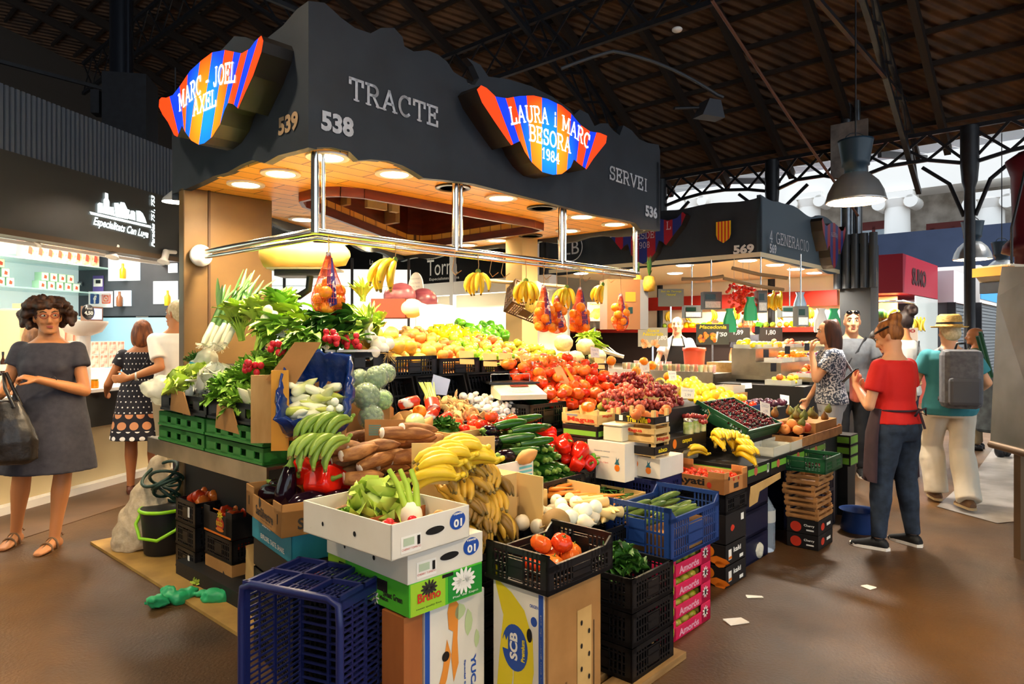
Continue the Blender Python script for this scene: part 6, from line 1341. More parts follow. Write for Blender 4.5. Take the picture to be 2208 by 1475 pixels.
# low middle row crates
crate('black crate holding the cassava roots', S(-.12, -.78, .66), .55, .45, .14, C_black, ANG); crate('black crate under the cassava crate', S(-.12, -.78, .51), .55, .45, .145, C_black, ANG); 
crate('black crate of courgettes in the middle of the display', S(.75, -.86, .565), .46, .40, .12, C_black, ANG); crate('black crate of red peppers right of the courgettes', S(1.22, -.80, .565), .2, .36, .12, C_black, ANG)
t, b = carton('small cardboard tray with a few potatoes in front of the courgettes', S(.47, -1.0, .58), .24, .2, .12, [K_light], ANG, cut=.04); tag(MB().box(0,0,0,.30,.006,.12).build('printed_card', K_white, None, S(.50, -.83, .70), rz=ANG), 'upright card with blue stripes behind the potatoes', 'cardboard')
prt(bpy.data.objects['printed_card'], (.30, .006, .12), mat('aqua_ink', '6ab8b8', .5), [('r', 'B', .8, .5-.18*i, .1, .012) for i in range(-2, 3)])
t, b = carton('shallow light cardboard box of sweet potatoes', S(.22, -.50, .865), .26, .26, .08, [K_light], ANG); t, b = carton('light cardboard box of small greens and onions beside the sweet potatoes', S(.50, -.52, .865), .28, .26, .085, [K_light], ANG)
t, b = carton('shallow cream box of green beans with tall lid flaps', S(1.04, -1.10, .505), .42, .34, .07, [mat('cream_card', 'd0b070', .7)], ANG); tag(MB().box(0,0,0,.006,.30,.1).build('cream_flap', mat('cream_card'), None, S(1.035, -1.08, .575), rz=ANG-.06), 'tall cream lid flap standing at the left of the bean box', 'cardboard'); tag(MB().box(0,0,0,.4,.006,.09).build('cream_flap', mat('cream_card'), None, S(1.05, -.755, .575), rz=ANG), 'tall cream lid flap standing behind the beans', 'cardboard')
def card(label, px, py, v_, w, h, mm, items, rz=ANG, tilt=0):
 q = RV(px, py, v_); t = thing('printed_card', label, 'cardboard', q, rz, rot=(0, tilt, rz)); b = MB().box(-w/2, 0, -h/2, w/2, .005, h/2).build('sheet', mm, t)
 for m_, it in items: 
  mb = MB()
  for i in it:
   if i[0] == 'T': text(mb, i[1], (i[2]*w, -.001, i[3]*h), Vec((1,0,0)) if len(i) < 6 else Vec((0,0,-1)), Vec((0,0,1)) if len(i) < 6 else Vec((1,0,0)), h=i[4], bold=.02)
   else: mb.add([(i[1]*w+sx*i[3]*w/2, -.001, i[2]*h+sz*i[4]*h/2) for sx, sz in ((-1,-1),(1,-1),(1,1),(-1,1))], [(0,1,2,3)])
  mb.build('print', m_, b)
 return t
card('upright kraft card with teal stripes and handwriting between plantain and sweet potato', 830, 930, -.52, .19, .11, K_brown, [(mat('teal_stripe', '4a9a98', .6), [('B', -.25, .25-.08*i, .3, .04) for i in range(6)]), (M_ink, [('T', 'coach', .2, -.1, .03)])], 0)
card('large pale card with the letters GO behind the ripe bananas', 930, 1000, -1.0, .16, .17, mat('cream_card'), [(M_ink, [('T', 'GO', 0, 0, .03, 1)])], .1); card('pale card with teal and black stripes behind the ripe bananas', 1020, 965, -.9, .20, .10, mat('cream_card'), [(mat('teal_stripe'), [('B', -.3, 0, .25, .98)]), (M_black, [('B', -.35, 0, .04, .98)])], .15)
# 12 low left: crates, printed black box, bucket, sack, ply sheet
tag(MB().box(0, 0, 0, .55, 2.2, .018).build('plywood_sheet', mat('plywood', 'b08a44', .7, col2='8f6c34', scale=4), None, S(-.34, .05, .001), rz=ANG), 'yellowish plywood sheet lying on the floor under the left crates', 'plywood')
N3 = Vec((-1.883, 4.06, .02))
for k in range(3): crate(('bottom', 'middle', 'top')[k]+' black crate of the three stacked beside the green bucket', N3+Vec((0, 0, .145*k)), .36, .28, .14, C_black, ANG, 'panel')
for dz in (.05, .34): tag(MB().box(0,0,0,.003,.02,.06).build('paper_tag', M_paper, None, N3+Vec((-.055, .04, dz)), rz=ANG), 'torn white paper tag on the side of the %s black crate by the bucket' % ('bottom' if dz < .1 else 'top'), 'tag')
N4 = Vec(RZ(500, 1200, .22)); q = uv(N4.x, N4.y); u4, v4 = q
crate('black crate of tomatoes under the black printed carton with flames logo', S(u4, v4, .17), .3, .34, .13, C_black, ANG, 'panel'); t, b = carton('kraft box with leaf print at the bottom of the stack beside the teal box', S(u4, v4, .02), .3, .34, .145, [K_brown], ANG, False); prt(b, (.3, .34, .145), M_ink, [('l', 'P', .7, .4, .06, .08, LEAF), ('l', 'P', .85, .35, .03, .05, LEAF)])
t, b = carton('black printed carton with yellow crown and red oval logo, left of the teal box', S(u4, v4, .305), .3, .36, .15, [K_black], ANG, True, cut=.03); D = (.3, .36, .15)
prt(b, D, M_orange, [('l', 'B', .5, .05, .34, .012), ('l', 'B', .5, .97, .1, .008), ('l', 'O', .6, .25, .1, .022, None, .003)]); prt(b, D, M_red, [('l', 'O', .6, .48, .1, .07)]); prt(b, D, M_yel, [('l', 'F', .6, .78, .07, .06, 9), ('l', 'T', .6, .48, .08, .025, 'DOLZO', .005)])
t = thing('paper_sack', 'creased brown paper bag leaning at the foot of the teal box stack', 'bag', S(u4+.02, v4-.12, 0), ANG); remesh(MB().prism([(0,0),(.0,.30),(-.10,.16),(-.16,.0)], (0,0,0), (0,1,0), (0,0,1), .1), 'paper', K_light, t, .012, 3, (.02, .1))
bq = RZ(352, 1190, .02)
t = thing('bucket', 'dark bucket with lime green rim holding a coiled green hose', 'bucket', bq)
MB().lathe([(.105, 0), (.115, .01), (.135, .30)], 28).build('pail', mat('dark_rubber', '16181a', .5), t); MB().tube([(.14*cos(a*pi/14), .14*sin(a*pi/14), .29) for a in range(29)], .012, 8).build('rim', mat('lime_plastic', '8fd018', .4), t); MB().tube([(-.14, 0, .27), (-.15, -.06, .2), (-.08, -.14, .13), (.04, -.16, .12), (.13, -.09, .17), (.14, 0, .27)], .011, 8).build('handle', mat('lime_plastic'), t)
m = MB()
for k in range(7): c_ = Vec((R.uniform(-.04,.06), R.uniform(-.03,.05), .34+.03*k)); r_ = R.uniform(.07,.12); rt = Matrix.Rotation(R.uniform(-.9,.9), 3, 'X') @ Matrix.Rotation(R.uniform(-.7,.7), 3, 'Y'); m.tube([c_+rt @ Vec((cos(a*pi/10)*r_, sin(a*pi/10)*r_, 0)) for a in range(21)], .011, 6)
tag(m.build('garden_hose', mat('hose_green', '1e3a2e', .5), None, bq), 'dark green hose coiled on the bucket', 'hose')
sq = RZ(300, 1180, .02); t = thing('woven_sack', 'white woven sack slumped against the end of the counter', 'sack', sq, .2)
remesh(MB().loft([ring((x, y, z), rx, ry, None, 14) for z, rx, ry, x, y in ((0, .15, .12, -.02, 0), (.05, .18, .14, 0, 0), (.2, .16, .13, .03, .0), (.38, .12, .10, .08, 0), (.52, .075, .07, .12, 0), (.60, .05, .05, .13, 0), (.63, .03, .03, .14, 0))]), 'sack_body', mat('woven_white', 'c9b89a', .8, col2='b8a585', scale=40, bump=.4), t, .014, 2, (.05, .1))
gq = RZ(395, 1300, .005); t = thing('plastic_bag', 'crumpled green plastic bag lying on the floor', 'bag', gq, .15)
mb = MB()
for k in range(12): mb.ell((R.uniform(-.16,.2), R.uniform(-.06,.07), R.uniform(.015,.05)), (R.uniform(.03,.07), R.uniform(.02,.05), R.uniform(.02,.05)), 9)
mb.prism([(-.2,0),(-.1,.02),(-.1,-.02)], (0,0,.0), (1,0,0), (0,1,0), .02); remesh(mb, 'bag_body', mat('green_film', '2ea868', .35), t, .009, 1, (.05, .05))
q = RZ(1645, 1185, .0); t = thing('water_bottle', 'large clear water bottle on the floor in front of the navy crates', 'bottle', q)
MB().lathe([(.07, 0), (.08, .02), (.078, .1), (.08, .18), (.078, .28), (.03, .37), (.025, .4)], 20).build('bottle_body', mat('clear_plastic', 'a8b4c0', .1, alpha=.45), t); MB().lathe([(.081, .2), (.081, .28)], 20, cap=False).build('bottle_label', mat('bottle_label', 'b8b8b0', .5), t)
q = RZ(1620, 1205, .0); t = thing('net_bag', 'crumpled white net bag on the floor beside the orange petal cartons', 'bag', q); remesh(MB().ell((0,0,.06), (.08,.05,.07), 12), 'net', mat('net_white', 'd0ccb8', .7, bump=.8, scale=60), t, .012, 1, (.04, .04))
for px, py, w, h, a in ((1587, 1340, .11, .07, .3), (1627, 1287, .09, .03, 0), (1873, 1266, .06, .06, .5), (1880, 1250, .0, .0, 0)):
 if w: q = RZ(px, py, .003); tag(MB().add([(-w/2,-h/2,0),(w/2,-h/2,.004),(w/2,h/2,.0),(-w/2,h/2,.006)], [(0,1,2,3)]).box(-w/2,-h/2,-.001,w/2,h/2,.0).build('paper_scrap', M_paper, None, q, rz=a), {1587: 'largest crumpled white paper scrap on the floor right of the pink cartons', 1627: 'long thin paper scrap on the floor below the orange petal cartons', 1873: 'square paper scrap on the floor in front of the worker in red'}[px], 'litter')
# === produce: kinds
def fm(n, c, c2=None, rough=.32, scale=4, rnd=.5, **k): return mat('f_'+n, c, rough, col2=c2, scale=scale, rnd=rnd, **k)
F_ = dict(
 orange=fm('orange', 'f08010', 'f8981c', .4, 30, .2, bump=.15), tomato=fm('tomato', 'd42a10', 'e8481c', .18, 3, .5), ribtom=fm('ribtom', 'e04014', 'f07a28', .2, 3, .8), gapple=fm('gapple', '6c9c1c', '98b838', .25, 3, .5),
 rapple=fm('rapple', 'c83420', 'e0a048', .3, 3, .6), yapple=fm('yapple', '98981c', 'bcae3c', .3, 3, .6), peach=fm('peach', 'c05c1c', 'd8983c', .5, 3, .7), rpeach=fm('rpeach', 'b84424', 'd8843c', .6, 3, .6), pomelo=fm('pomelo', 'd8a22c', 'e2b84c', .4, 5, .4),
 lemon=fm('lemon', 'f0c818', 'f8dc38', .35, 20, .3, bump=.1), onion=fm('onion', 'e8e0c0', 'f4eed8', .3, 5, .3), mush=fm('mush', 'e8e0d0', 'f4eee4', .5, 5, .3), oyster=fm('oyster', 'b88848', 'd8b478', .6, 10, .6), kiwi=fm('kiwi', '5a4424', '6e5630', .7, 20, .3),
 cherry=fm('cherry', '2c060a', '641018', .15, 4, .8), cherryr=fm('cherryr', 'a01428', 'c02838', .15, 4, .5), grape=fm('grape', '8e2c2a', 'c45c48', .25, 6, .6), zuke=fm('zuke', '1c4410', '3a6a20', .22, 20, .5, stretch=(6,6,1)), cuke=fm('cuke', '4a6224', '6c8038', .35, 20, .4, stretch=(6,6,1)),
 egg=fm('egg', '160810', '200c1a', .12, 3, .3), rpep=fm('rpep', 'cc1408', 'e02410', .12, 3, .3), ypep=fm('ypep', 'd8a808', 'e4c018', .15, 3, .3), gpep=fm('gpep', '3c8018', '5aa028', .18, 3, .4), stem=fm('stem', '5a8028', '7a9838', .5, 8, .2),
 potato=fm('potato', 'b88a48', 'cca060', .6, 8, .4), sweet=fm('sweet', 'b87c40', 'cc9858', .6, 6, .4), cassava=fm('cassava', '7e4c22', 'b07a44', .6, 12, .4, stretch=(4,4,1), bump=.4), cut=fm('cut', 'f0e4d0', 'f6ecdc', .5, 8, .1), banana=fm('banana', 'dcb418', 'ecc830', .4, 6, .4), rbanana=fm('rbanana', '8a6420', 'd0a030', .45, 7, .8, lo=.3, hi=.6),
 bananatip=fm('bananatip', '6a5424', '8a7434', .7, 10, .2), gbanana=fm('gbanana', '6a8a24', '88a43c', .4, 6, .4), carrot=fm('carrot', 'e07818', 'ec8c2c', .45, 12, .3), parsnip=fm('parsnip', 'dcbc78', 'e8cc90', .6, 12, .3), radish=fm('radish', 'c41c28', 'd83038', .25, 5, .3),
 cabbage=fm('cabbage', '8cac38', 'c8d880', .5, 5, .3), redcab=fm('redcab', '5c2030', '8a5058', .35, 6, .3, stretch=(1,1,4)), leafd=fm('leafd', '2c5a14', '3c7020', .5, 6, .4), leafm=fm('leafm', '6ca028', '94c040', .5, 6, .4), leafl=fm('leafl', 'a0c038', 'c0d858', .5, 6, .4), white=fm('white', 'e8e8c8', 'f4f4e0', .4, 6, .2),
 leek=fm('leek', '3c6a30', '5c8c48', .5, 8, .3), endive=fm('endive', 'c4cc58', 'f0f0cc', .35, 5, .6), ginger=fm('ginger', 'c8a058', 'd8b878', .6, 10, .3), melon=fm('melon', '8a8838', 'c0b060', .5, 14, .2, stretch=(5,5,.6)), cantal=fm('cantal', 'c8b878', 'd8cc98', .6, 30, .2, bump=.3), wmelon=fm('wmelon', '1c5020', '7cb050', .3, 5, .3, stretch=(3,3,.4)),
 squash=fm('squash', 'e0b050', 'ecc478', .35, 3, .1), fig=fm('fig', '5a6018', '7a5020', .45, 5, .6), plum=fm('plum', '3a1430', '5a2040', .35, 4, .6), gtom=fm('gtom', '7a8830', 'a88838', .25, 4, .4), asp=fm('asp', '8a9a38', 'a8b458', .45, 8, .3), net=fm('net', 'e84818', 'f06028', .5, 8, .1), wrap=mat('cling_film', 'c8d8c8', .08, alpha=.28), turnip=fm('turnip', 'ece4cc', 'e8d8b8', .4, 4, .2))
PRO = {}
def P_(kind, parts): PRO[kind] = [(n, mb.mesh(kind+'_'+n, m)) for n, mb, m in parts]
def roundp(r, sq=.9, dim=.12, lob=0, nl=5, n=18):
 prof = [(.001, -sq*r*.94), (r*.45, -sq*r*.92), (r*.8, -sq*r*.62), (r, -sq*r*.1), (r*.96, sq*r*.35), (r*.72, sq*r*.78), (r*.38, sq*r*.94), (r*.15, sq*r*(.94-dim)), (.001, sq*r*(.9-dim*1.5))]
 return MB().lathe(prof, n, lob=(lambda a, z: lob*cos(a*nl)) if lob else None)
def calyx(mb, r, z, m=1, n=5):
 for i in range(n):
  a = 2*pi*i/n; mb.add([(0, 0, z+.003), (cos(a-.3)*r*.5, sin(a-.3)*r*.5, z+.002), (cos(a)*r, sin(a)*r, z-.004), (cos(a+.3)*r*.5, sin(a+.3)*r*.5, z+.002)], [(0,1,2,3)], m)
 mb.tube([(0,0,z-.005), (r*.15, 0, z+.012)], .0025, 5, m); return mb
P_('orange', [('fruit', roundp(.037, .96, .03), F_['orange'])]); P_('tomato', [('fruit', calyx(roundp(.034, .84, .1, .02), .018, .026), [F_['tomato'], F_['stem']])])
P_('ribbed_tomato', [('fruit', calyx(roundp(.042, .78, .14, .07, 7, 28), .018, .027), [F_['ribtom'], F_['stem']])]); P_('green_tomato', [('fruit', roundp(.036, .8, .14, .06, 6, 24), F_['gtom'])])
for k, c in (('green_apple', 'gapple'), ('red_apple', 'rapple'), ('yellow_apple', 'yapple'), ('peach', 'peach'), ('red_peach', 'rpeach')):
 m = roundp(.038, .92, .18); m.tube([(0,0,.026), (.004,0,.042)], .0016, 5, 1); P_(k, [('fruit', m, [F_[c], F_['stem']])])
P_('pomelo', [('fruit', roundp(.052, .98, .04), F_['pomelo'])]); P_('onion', [('fruit', MB().lathe([(.001,-.034),(.012,-.034),(.03,-.022),(.037,0),(.03,.02),(.012,.034),(.006,.05),(.001,.055)], 16), F_['onion'])])
P_('lemon', [('fruit', MB().lathe([(.001,-.042),(.008,-.038),(.022,-.028),(.031,-.005),(.03,.01),(.02,.03),(.008,.04),(.001,.044)], 16), F_['lemon'])]); P_('yellow_melon_fruit', [('fruit', roundp(.044, .97, .04), F_['lemon'])])
P_('mushroom', [('fruit', MB().lathe([(.001,-.018),(.012,-.018),(.011,-.004),(.024,-.006),(.027,.004),(.02,.016),(.008,.021),(.001,.022)], 14), F_['mush'])]); P_('kiwi', [('fruit', MB().ell((0,0,0), (.024,.024,.031), 12), F_['kiwi'])])
P_('cherry', [('fruit', MB().ell((0,0,0), .0125, 10), F_['cherry'])]); P_('red_cherry', [('fruit', MB().ell((0,0,0), .0125, 10), F_['cherryr'])]); P_('cherry_tomato', [('fruit', MB().ell((0,0,0), (.014,.014,.015), 10), F_['tomato'])]); P_('plum', [('fruit', MB().ell((0,0,0), (.024,.024,.028), 12), F_['plum'])])
P_('potato', [('fruit', MB().lathe([(.001,-.05),(.022,-.045),(.036,-.02),(.034,.01),(.026,.035),(.012,.05),(.001,.053)], 14, lob=lambda a, z: .06*sin(a*2+z*60)), F_['potato'])]); P_('sweet_potato', [('fruit', MB().lathe([(.001,-.09),(.014,-.08),(.04,-.04),(.048,0),(.036,.04),(.016,.075),(.001,.09)], 14, lob=lambda a, z: .07*sin(a*2+z*30)), F_['sweet'])])
P_('fig', [('fruit', MB().lathe([(.001,-.024),(.014,-.022),(.024,-.008),(.02,.012),(.008,.028),(.003,.04),(.001,.041)], 12), F_['fig'])]); P_('pear', [('fruit', MB().lathe([(.001,-.035),(.02,-.033),(.034,-.014),(.03,.012),(.017,.034),(.012,.05),(.001,.056)], 14).tube([(0,0,.05),(.004,0,.072)], .0018, 5, 1), [F_['yapple'], F_['bananatip']])])
def curvy(L, r, bend, n=12, taper=(.55, .9, 1, 1, .95, .7, .3), flat=1): 
 pts = [(bend*sin(pi*i/6)*L, 0, L*(i/6-.5)) for i in range(7)]; return MB().tube(pts, [r*t for t in taper], n, flat=flat)
m = curvy(.19, .022, .02, 12, (.75, .95, 1, 1, .97, .85, .45)); s_ = MB().tube([(0,0,-.095), (0,0,-.112)], [.011, .008], 8); P_('courgette', [('fruit', m, F_['zuke']), ('stem', s_, F_['stem'])])
P_('cucumber', [('fruit', curvy(.21, .017, .03, 12, (.5, .9, 1, 1, 1, .9, .4)), F_['cuke'])])
m = MB().tube([(0,0,-.11), (0,0,-.08), (.004,0,-.02), (.01,0,.04), (.014,0,.085), (.014,0,.098)], [.02, .044, .046, .036, .024, .008], 16); s_ = calyx(MB().tube([(.014,0,.09), (.014,0,.105), (.022,0,.13)], [.02, .012, .007], 8), .03, .092, 0); P_('aubergine', [('fruit', m, F_['egg']), ('stem', s_, F_['stem'])])
def pepper(c, k):
 m = MB().lathe([(.001,-.05),(.02,-.052),(.034,-.04),(.042,0),(.046,.03),(.036,.046),(.016,.044),(.001,.034)], 28, lob=lambda a, z: .10*cos(a*4)*(1 if z < .03 else .6)); s_ = MB().tube([(0,0,.034), (.002,0,.05), (.01,0,.066)], [.011, .006, .006], 8); P_(k, [('fruit', m, F_[c]), ('stem', s_, F_['stem'])])
pepper('rpep', 'red_pepper'); pepper('ypep', 'yellow_pepper'); pepper('gpep', 'green_pepper')
m = MB().tube([(0,0,-.14), (.004,0,-.138), (.006,0,-.1), (.01,0,-.02), (.004,0,.06), (0,0,.11), (0,0,.15)], [.001, .026, .030, .034, .03, .02, .004], 12); m.lathe([(.001,-.1415),(.025,-.1412),(.026,-.137)], 12, m=1); P_('cassava', [('root', m, [F_['cassava'], F_['cut']])])
P_('carrot', [('root', MB().tube([(0,0,-.08),(0,0,-.075),(0,0,0),(0,0,.08)], [.006,.014,.011,.002], 10), F_['carrot'])]); P_('parsnip', [('root', MB().tube([(0,0,-.1),(0,0,-.09),(0,0,-.02),(.005,0,.1)], [.008,.028,.018,.003], 12), F_['parsnip'])])
P_('turnip', [('root', MB().lathe([(.001,-.05),(.004,-.04),(.022,-.024),(.034,0),(.028,.022),(.01,.03),(.001,.03)], 14), F_['turnip'])]); P_('white_onion', PRO['onion'] and [('fruit', MB().ell((0,0,0), (.036,.036,.033), 14), F_['white'])])
P_('endive', [('head', MB().tube([(0,0,-.06),(0,0,-.05),(0,0,-.01),(.004,0,.04),(.006,0,.075)], [.008,.021,.024,.017,.002], 12), F_['endive'])])
def bpts(L, n=7):
 x = z = 0; o = [(0, 0, 0)]
 for i in range(n-1): f = 1.0-1.5*i/(n-2); x += sin(f)*L/(n-1); z -= cos(f)*L/(n-1); o.append((x, 0, z))
 return o
def hr(down, out):
 z = -Vec(down).normalized(); x = Vec(out); x = (x-z*x.dot(z)).normalized(); return Matrix((x, z.cross(x), z)).transposed().to_euler()
def onebanana(mb, L=.17, r=.017, M=None, m=0, tip=1, stem=.03):
 pts = [Vec(p)+Vec((0,0,-stem)) for p in bpts(L)]; pts = [Vec((0,0,0))]+pts+[pts[-1]+(pts[-1]-pts[-2]).normalized()*.012]
 pts = [(M @ p) if M else p for p in pts]; mb.tube(pts[:-1], [r*.42, r*.55]+[r*.92, r, r, r*.98, r*.85, r*.4], 9, m); mb.tube(pts[-2:], [r*.4, r*.3], 6, tip); return mb
def bananahand(mb, n=7, spread=1.5, L=.17, r=.017, m=0, tilt=.25, rows=2):
 for k in range(n):
  a = (k/(n-1)-.5)*spread if n > 1 else 0; row = k % rows
  M = Matrix.Rotation(a, 3, 'Z') @ Matrix.Rotation(tilt-row*.35, 3, 'Y'); onebanana(mb, L*R.uniform(.92, 1.05), r, M, m)
 mb.ell((0,0,-.004), (.010, .016, .012), 8, 0); return mb
for k, c in (('banana_hand', 'banana'), ('ripe_banana_hand', 'rbanana'), ('plantain_hand', 'gbanana')): P_(k, [('bananas', bananahand(MB(), 6, 1.0, .175 if c != 'gbanana' else .19, .0188 if c != 'gbanana' else .0165), [F_[c], F_['bananatip']])])
# leafy things: a fan of curled leaves
def leafcard(mb, base, tip, w, m, curl=.3, n=4, ruff=.0, seed=0):
 base = Vec(base); tip = Vec(tip); d = tip-base; L = d.length; x = d.cross(Vec((0,0,1))); x = x.normalized() if x.length > 1e-5 else Vec((1,0,0)); up = x.cross(d).normalized(); r = random.Random(seed)
 rows = []
 for i in range(n+1):
  t = i/n; c = base+d*t+up*(-curl*L*t*t); ww = w*(sin(pi*min(1, t*.85+.12))**.7); rr = ruff*w
  rows.append([c-x*ww+up*(ww*.45+r.uniform(-rr, rr)), c-x*ww*.5+up*r.uniform(-rr, rr), c+up*0, c+x*ww*.5+up*r.uniform(-rr, rr), c+x*ww+up*(ww*.45+r.uniform(-rr, rr))])
 o = []; [o.extend(r_) for r_ in rows]; fs = [(i*5+j, i*5+j+1, (i+1)*5+j+1, (i+1)*5+j) for i in range(n) for j in range(4)]
 mb.add(o, fs, m, True)
def leafy(name, label, cat, loc, d, L, spread, nl, w, mats, stemL=.5, stems=True, curl=.3, ruff=.3, grp=None, seed=1, rstem=.005, up=.3, bulb=None):
 """stems fan out from loc along d; the leaves open at their ends"""
 r = random.Random(seed); t = thing(name, label, cat, loc, 0, grp); d = Vec(d).normalized(); a = d.orthogonal().normalized(); b = d.cross(a)
 st = MB(); lf = MB()
 for i in range(nl):
  q = (d+a*r.gauss(0, spread)+b*r.gauss(0, spread)+Vec((0,0,up*r.random()))).normalized(); Ls = L*r.uniform(.75, 1.05); p0 = (a*r.gauss(0,.5)+b*r.gauss(0,.5))*.012*(2 if bulb else 1); p1 = p0+q*Ls*stemL
  if stems: st.tube([p0, p0+d*Ls*stemL*.5+(q-d)*Ls*stemL*.3, p1], [rstem*1.2, rstem, rstem*.5], 6)
  k = 3 if w < .05 else 1
  for j in range(k):
   qq = (q+a*r.gauss(0, .35 if k > 1 else .08)+b*r.gauss(0, .35 if k > 1 else .08)).normalized(); leafcard(lf, p1, p1+qq*Ls*(1-stemL)*r.uniform(.7, 1), w*r.uniform(.7, 1.1), 0, curl*r.uniform(.3, 1.3), 4, ruff, r.random())
 if stems: st.build('stalks', mats[0], t)
 lf.build('leaves', mats[1], t)
 if bulb: bulb(t)
 return t
def frisee(name, label, cat, loc, rad, mats, n=150, seed=1, squash=.8, cup=False, w=.022, grp=None):
 r = random.Random(seed); t = thing(name, label, cat, loc, R.uniform(0, 6), grp); lf = MB(); co = MB().ell((0,0,rad*.3*squash), (rad*.62, rad*.62, rad*.55*squash), 12)
 for i in range(n):
  v = Vec((r.gauss(0,1), r.gauss(0,1), abs(r.gauss(0,1))+.05)).normalized(); p = Vec((v.x*rad*.55, v.y*rad*.55, v.z*rad*.6*squash+rad*.2)); q = (v+Vec((r.gauss(0,.4), r.gauss(0,.4), r.gauss(0,.3)))).normalized(); leafcard(lf, p, p+q*rad*r.uniform(.35, .6), w*r.uniform(.7,1.3), 0, r.uniform(-.3,.6), 3, .5, r.random())
 co.build('heart', mats[0], t); lf.build('leaves', mats[1], t); return t
def inst(kind, loc, label, cat, grp=None, rot=None, sc=1, name=None, m=None):
 ps = PRO[kind]; rot = rot if rot is not None else (R.uniform(0, 6.28), R.uniform(0, 6.28), R.uniform(0, 6.28))
 o = meshobj(name or kind, ps[0][1], None, loc, rot, sc); tag(o, label, cat, grp)
 for n, me in ps[1:]: meshobj(n, me, o)
 return o
def heap(kind, n, r, u0, u1, v0, v1, zf, label, grp, cat=None, sc=1, jit=.1, K=30, name=None, upright=False, frame=S, kinds=None):
 P = []; zf = zf if callable(zf) else (lambda u, v, z=zf: z)
 for i in range(n):
  best = None
  for _ in range(K):
   u = R.uniform(u0, u1); v = R.uniform(v0, v1); z = zf(u, v)+r
   for (a, b, c) in P:
    d2 = (a-u)**2+(b-v)**2
    if d2 < (1.9*r)**2: z = max(z, c+sqrt(max(0, (1.9*r)**2-d2)))
   sc_ = z-zf(u, v)*.9
   if best is None or sc_ < best[0]: best = (sc_, u, v, z)
  P.append(best[1:])
 for u, v, z in P:
  k = R.choice(kinds) if kinds else kind
  rot = (R.uniform(-.5,.5), R.uniform(-.5,.5), R.uniform(0, 6)) if upright else None
  inst(k, frame(u, v, z), label, cat or kind.replace('_', ' '), grp, rot, sc*R.uniform(.94, 1.06), name)
 return P
def aim(d, roll=0):   # rotation taking local +z to direction d
 return (Vec(d).to_track_quat('Z', 'Y') @ Matrix.Rotation(roll, 3, 'Z').to_quaternion()).to_euler()
UD = Vec((U[0], U[1], 0)); VD = Vec((V[0], V[1], 0)); ZD = Vec((0, 0, 1))
# --- upper back row
for u_, kind, lb, cat in ((.62, 'pomelo', 'pale yellow grapefruit heaped in the first crate of the upper row', 'grapefruit'), (1.0, 'peach', 'yellow and red apple heaped in the crate left of the green apples', 'apple'), (1.38, 'green_apple', 'shiny green apple heaped in the middle crate of the upper row', 'apple'), (1.76, 'red_apple', 'red apple heaped in the crate right of the green apples', 'apple'), (2.14, 'yellow_apple', 'yellow-green apple heaped near the right end of the upper row', 'apple')):
 z0 = zb(u_); tag(MB().add([(0, .02, .03), (.34, .02, .03), (.34, .62, .21), (0, .62, .21)], [(0,1,2,3)]).build('sloping_insert', K_brown, None, S(u_+.01, .12, z0), rz=ANG), 'sloping card under the heap of %s' % kind.replace('_', ' '), 'cardboard')
 rr = .050 if kind == 'pomelo' else .037
 heap(kind, 30 if kind == 'pomelo' else 52, rr, u_+.02, u_+.36, .17, .72, lambda u, v, z0=z0: z0+.03+(v-.14)*.30, lb, 'heap of '+kind.replace('_', ' ')+'s', cat, name=cat.replace(' ', '_'), upright=True, sc=1 if kind != 'pomelo' else .97)
for i, (px, py, v_, s_) in enumerate(((1215, 740, .3, 1.5), (1262, 748, .25, 1.5), (1240, 775, .2, 1.45), (1288, 770, .3, 1.4))):
 q = RV(px, py, v_); m = MB().lathe([(.001,-.07),(.05,-.06),(.075,-.02),(.078,.02),(.05,.06),(.001,.072)], 18); tag(m.build('cantaloupe', F_['cantal'], None, q, R.uniform(0, 6)), ('leftmost', 'third', 'lowest', 'rightmost')[i]+' netted cream melon at the right end of the upper row', 'melon')
q = RV(1152, 640, .75); m = MB().lathe([(.001,-.15),(.06,-.12),(.085,-.03),(.08,.05),(.04,.13),(.001,.15)], 20); o = tag(m.build('striped_melon', F_['melon'], None, q), 'long striped yellow-green melon standing behind the apples', 'melon'); o.rotation_euler = (-.2, .25, .3)
q = RV(888, 665, .72); tag(MB().ell((0,0,0), (.085,.085,.07), 20).build('pale_melon', fm('palem', 'd8d488', 'e4e0a0', .4), None, q), 'pale yellow-green melon in front of the red cabbages', 'melon')
for i, (px, py) in enumerate(((860, 640), (912, 650))):
 q = RV(px, py, .95); m = MB().ell((0,0,0), (.115,.115,.10), 20); m.ell((0.02,-.01,.005), (.112,.112,.1), 14); tag(m.build('red_cabbage', F_['redcab'], None, q, i*2.0), ('left', 'right')[i]+' red cabbage behind the grapefruit', 'cabbage')
q = RV(800, 650, .9); carton('dark red card box beside the red cabbages', (q[0], q[1], q[2]-.12), .25, .2, .14, [mat('maroon_card', '7a3420', .6)], 0)
heap('yellow_pepper', 16, .042, 1.62, 2.05, .72, 1.0, lambda u, v: 1.36+(v-.7)*.3, 'yellow pepper heaped behind the green apples', 'yellow peppers', 'pepper', upright=True)
heap('green_pepper', 14, .040, 2.05, 2.42, .8, 1.1, lambda u, v: 1.40+(v-.8)*.5, 'green pepper heaped left of the tipped brown crate', 'green peppers at the back', 'pepper', sc=.9)
MBs = MB().box(0, 0, 0, .9, .4, .10); tag(MBs.build('back_riser', K_brown, None, S(1.6, .70, 1.25), ANG), 'brown riser box under the peppers at the back', 'box')
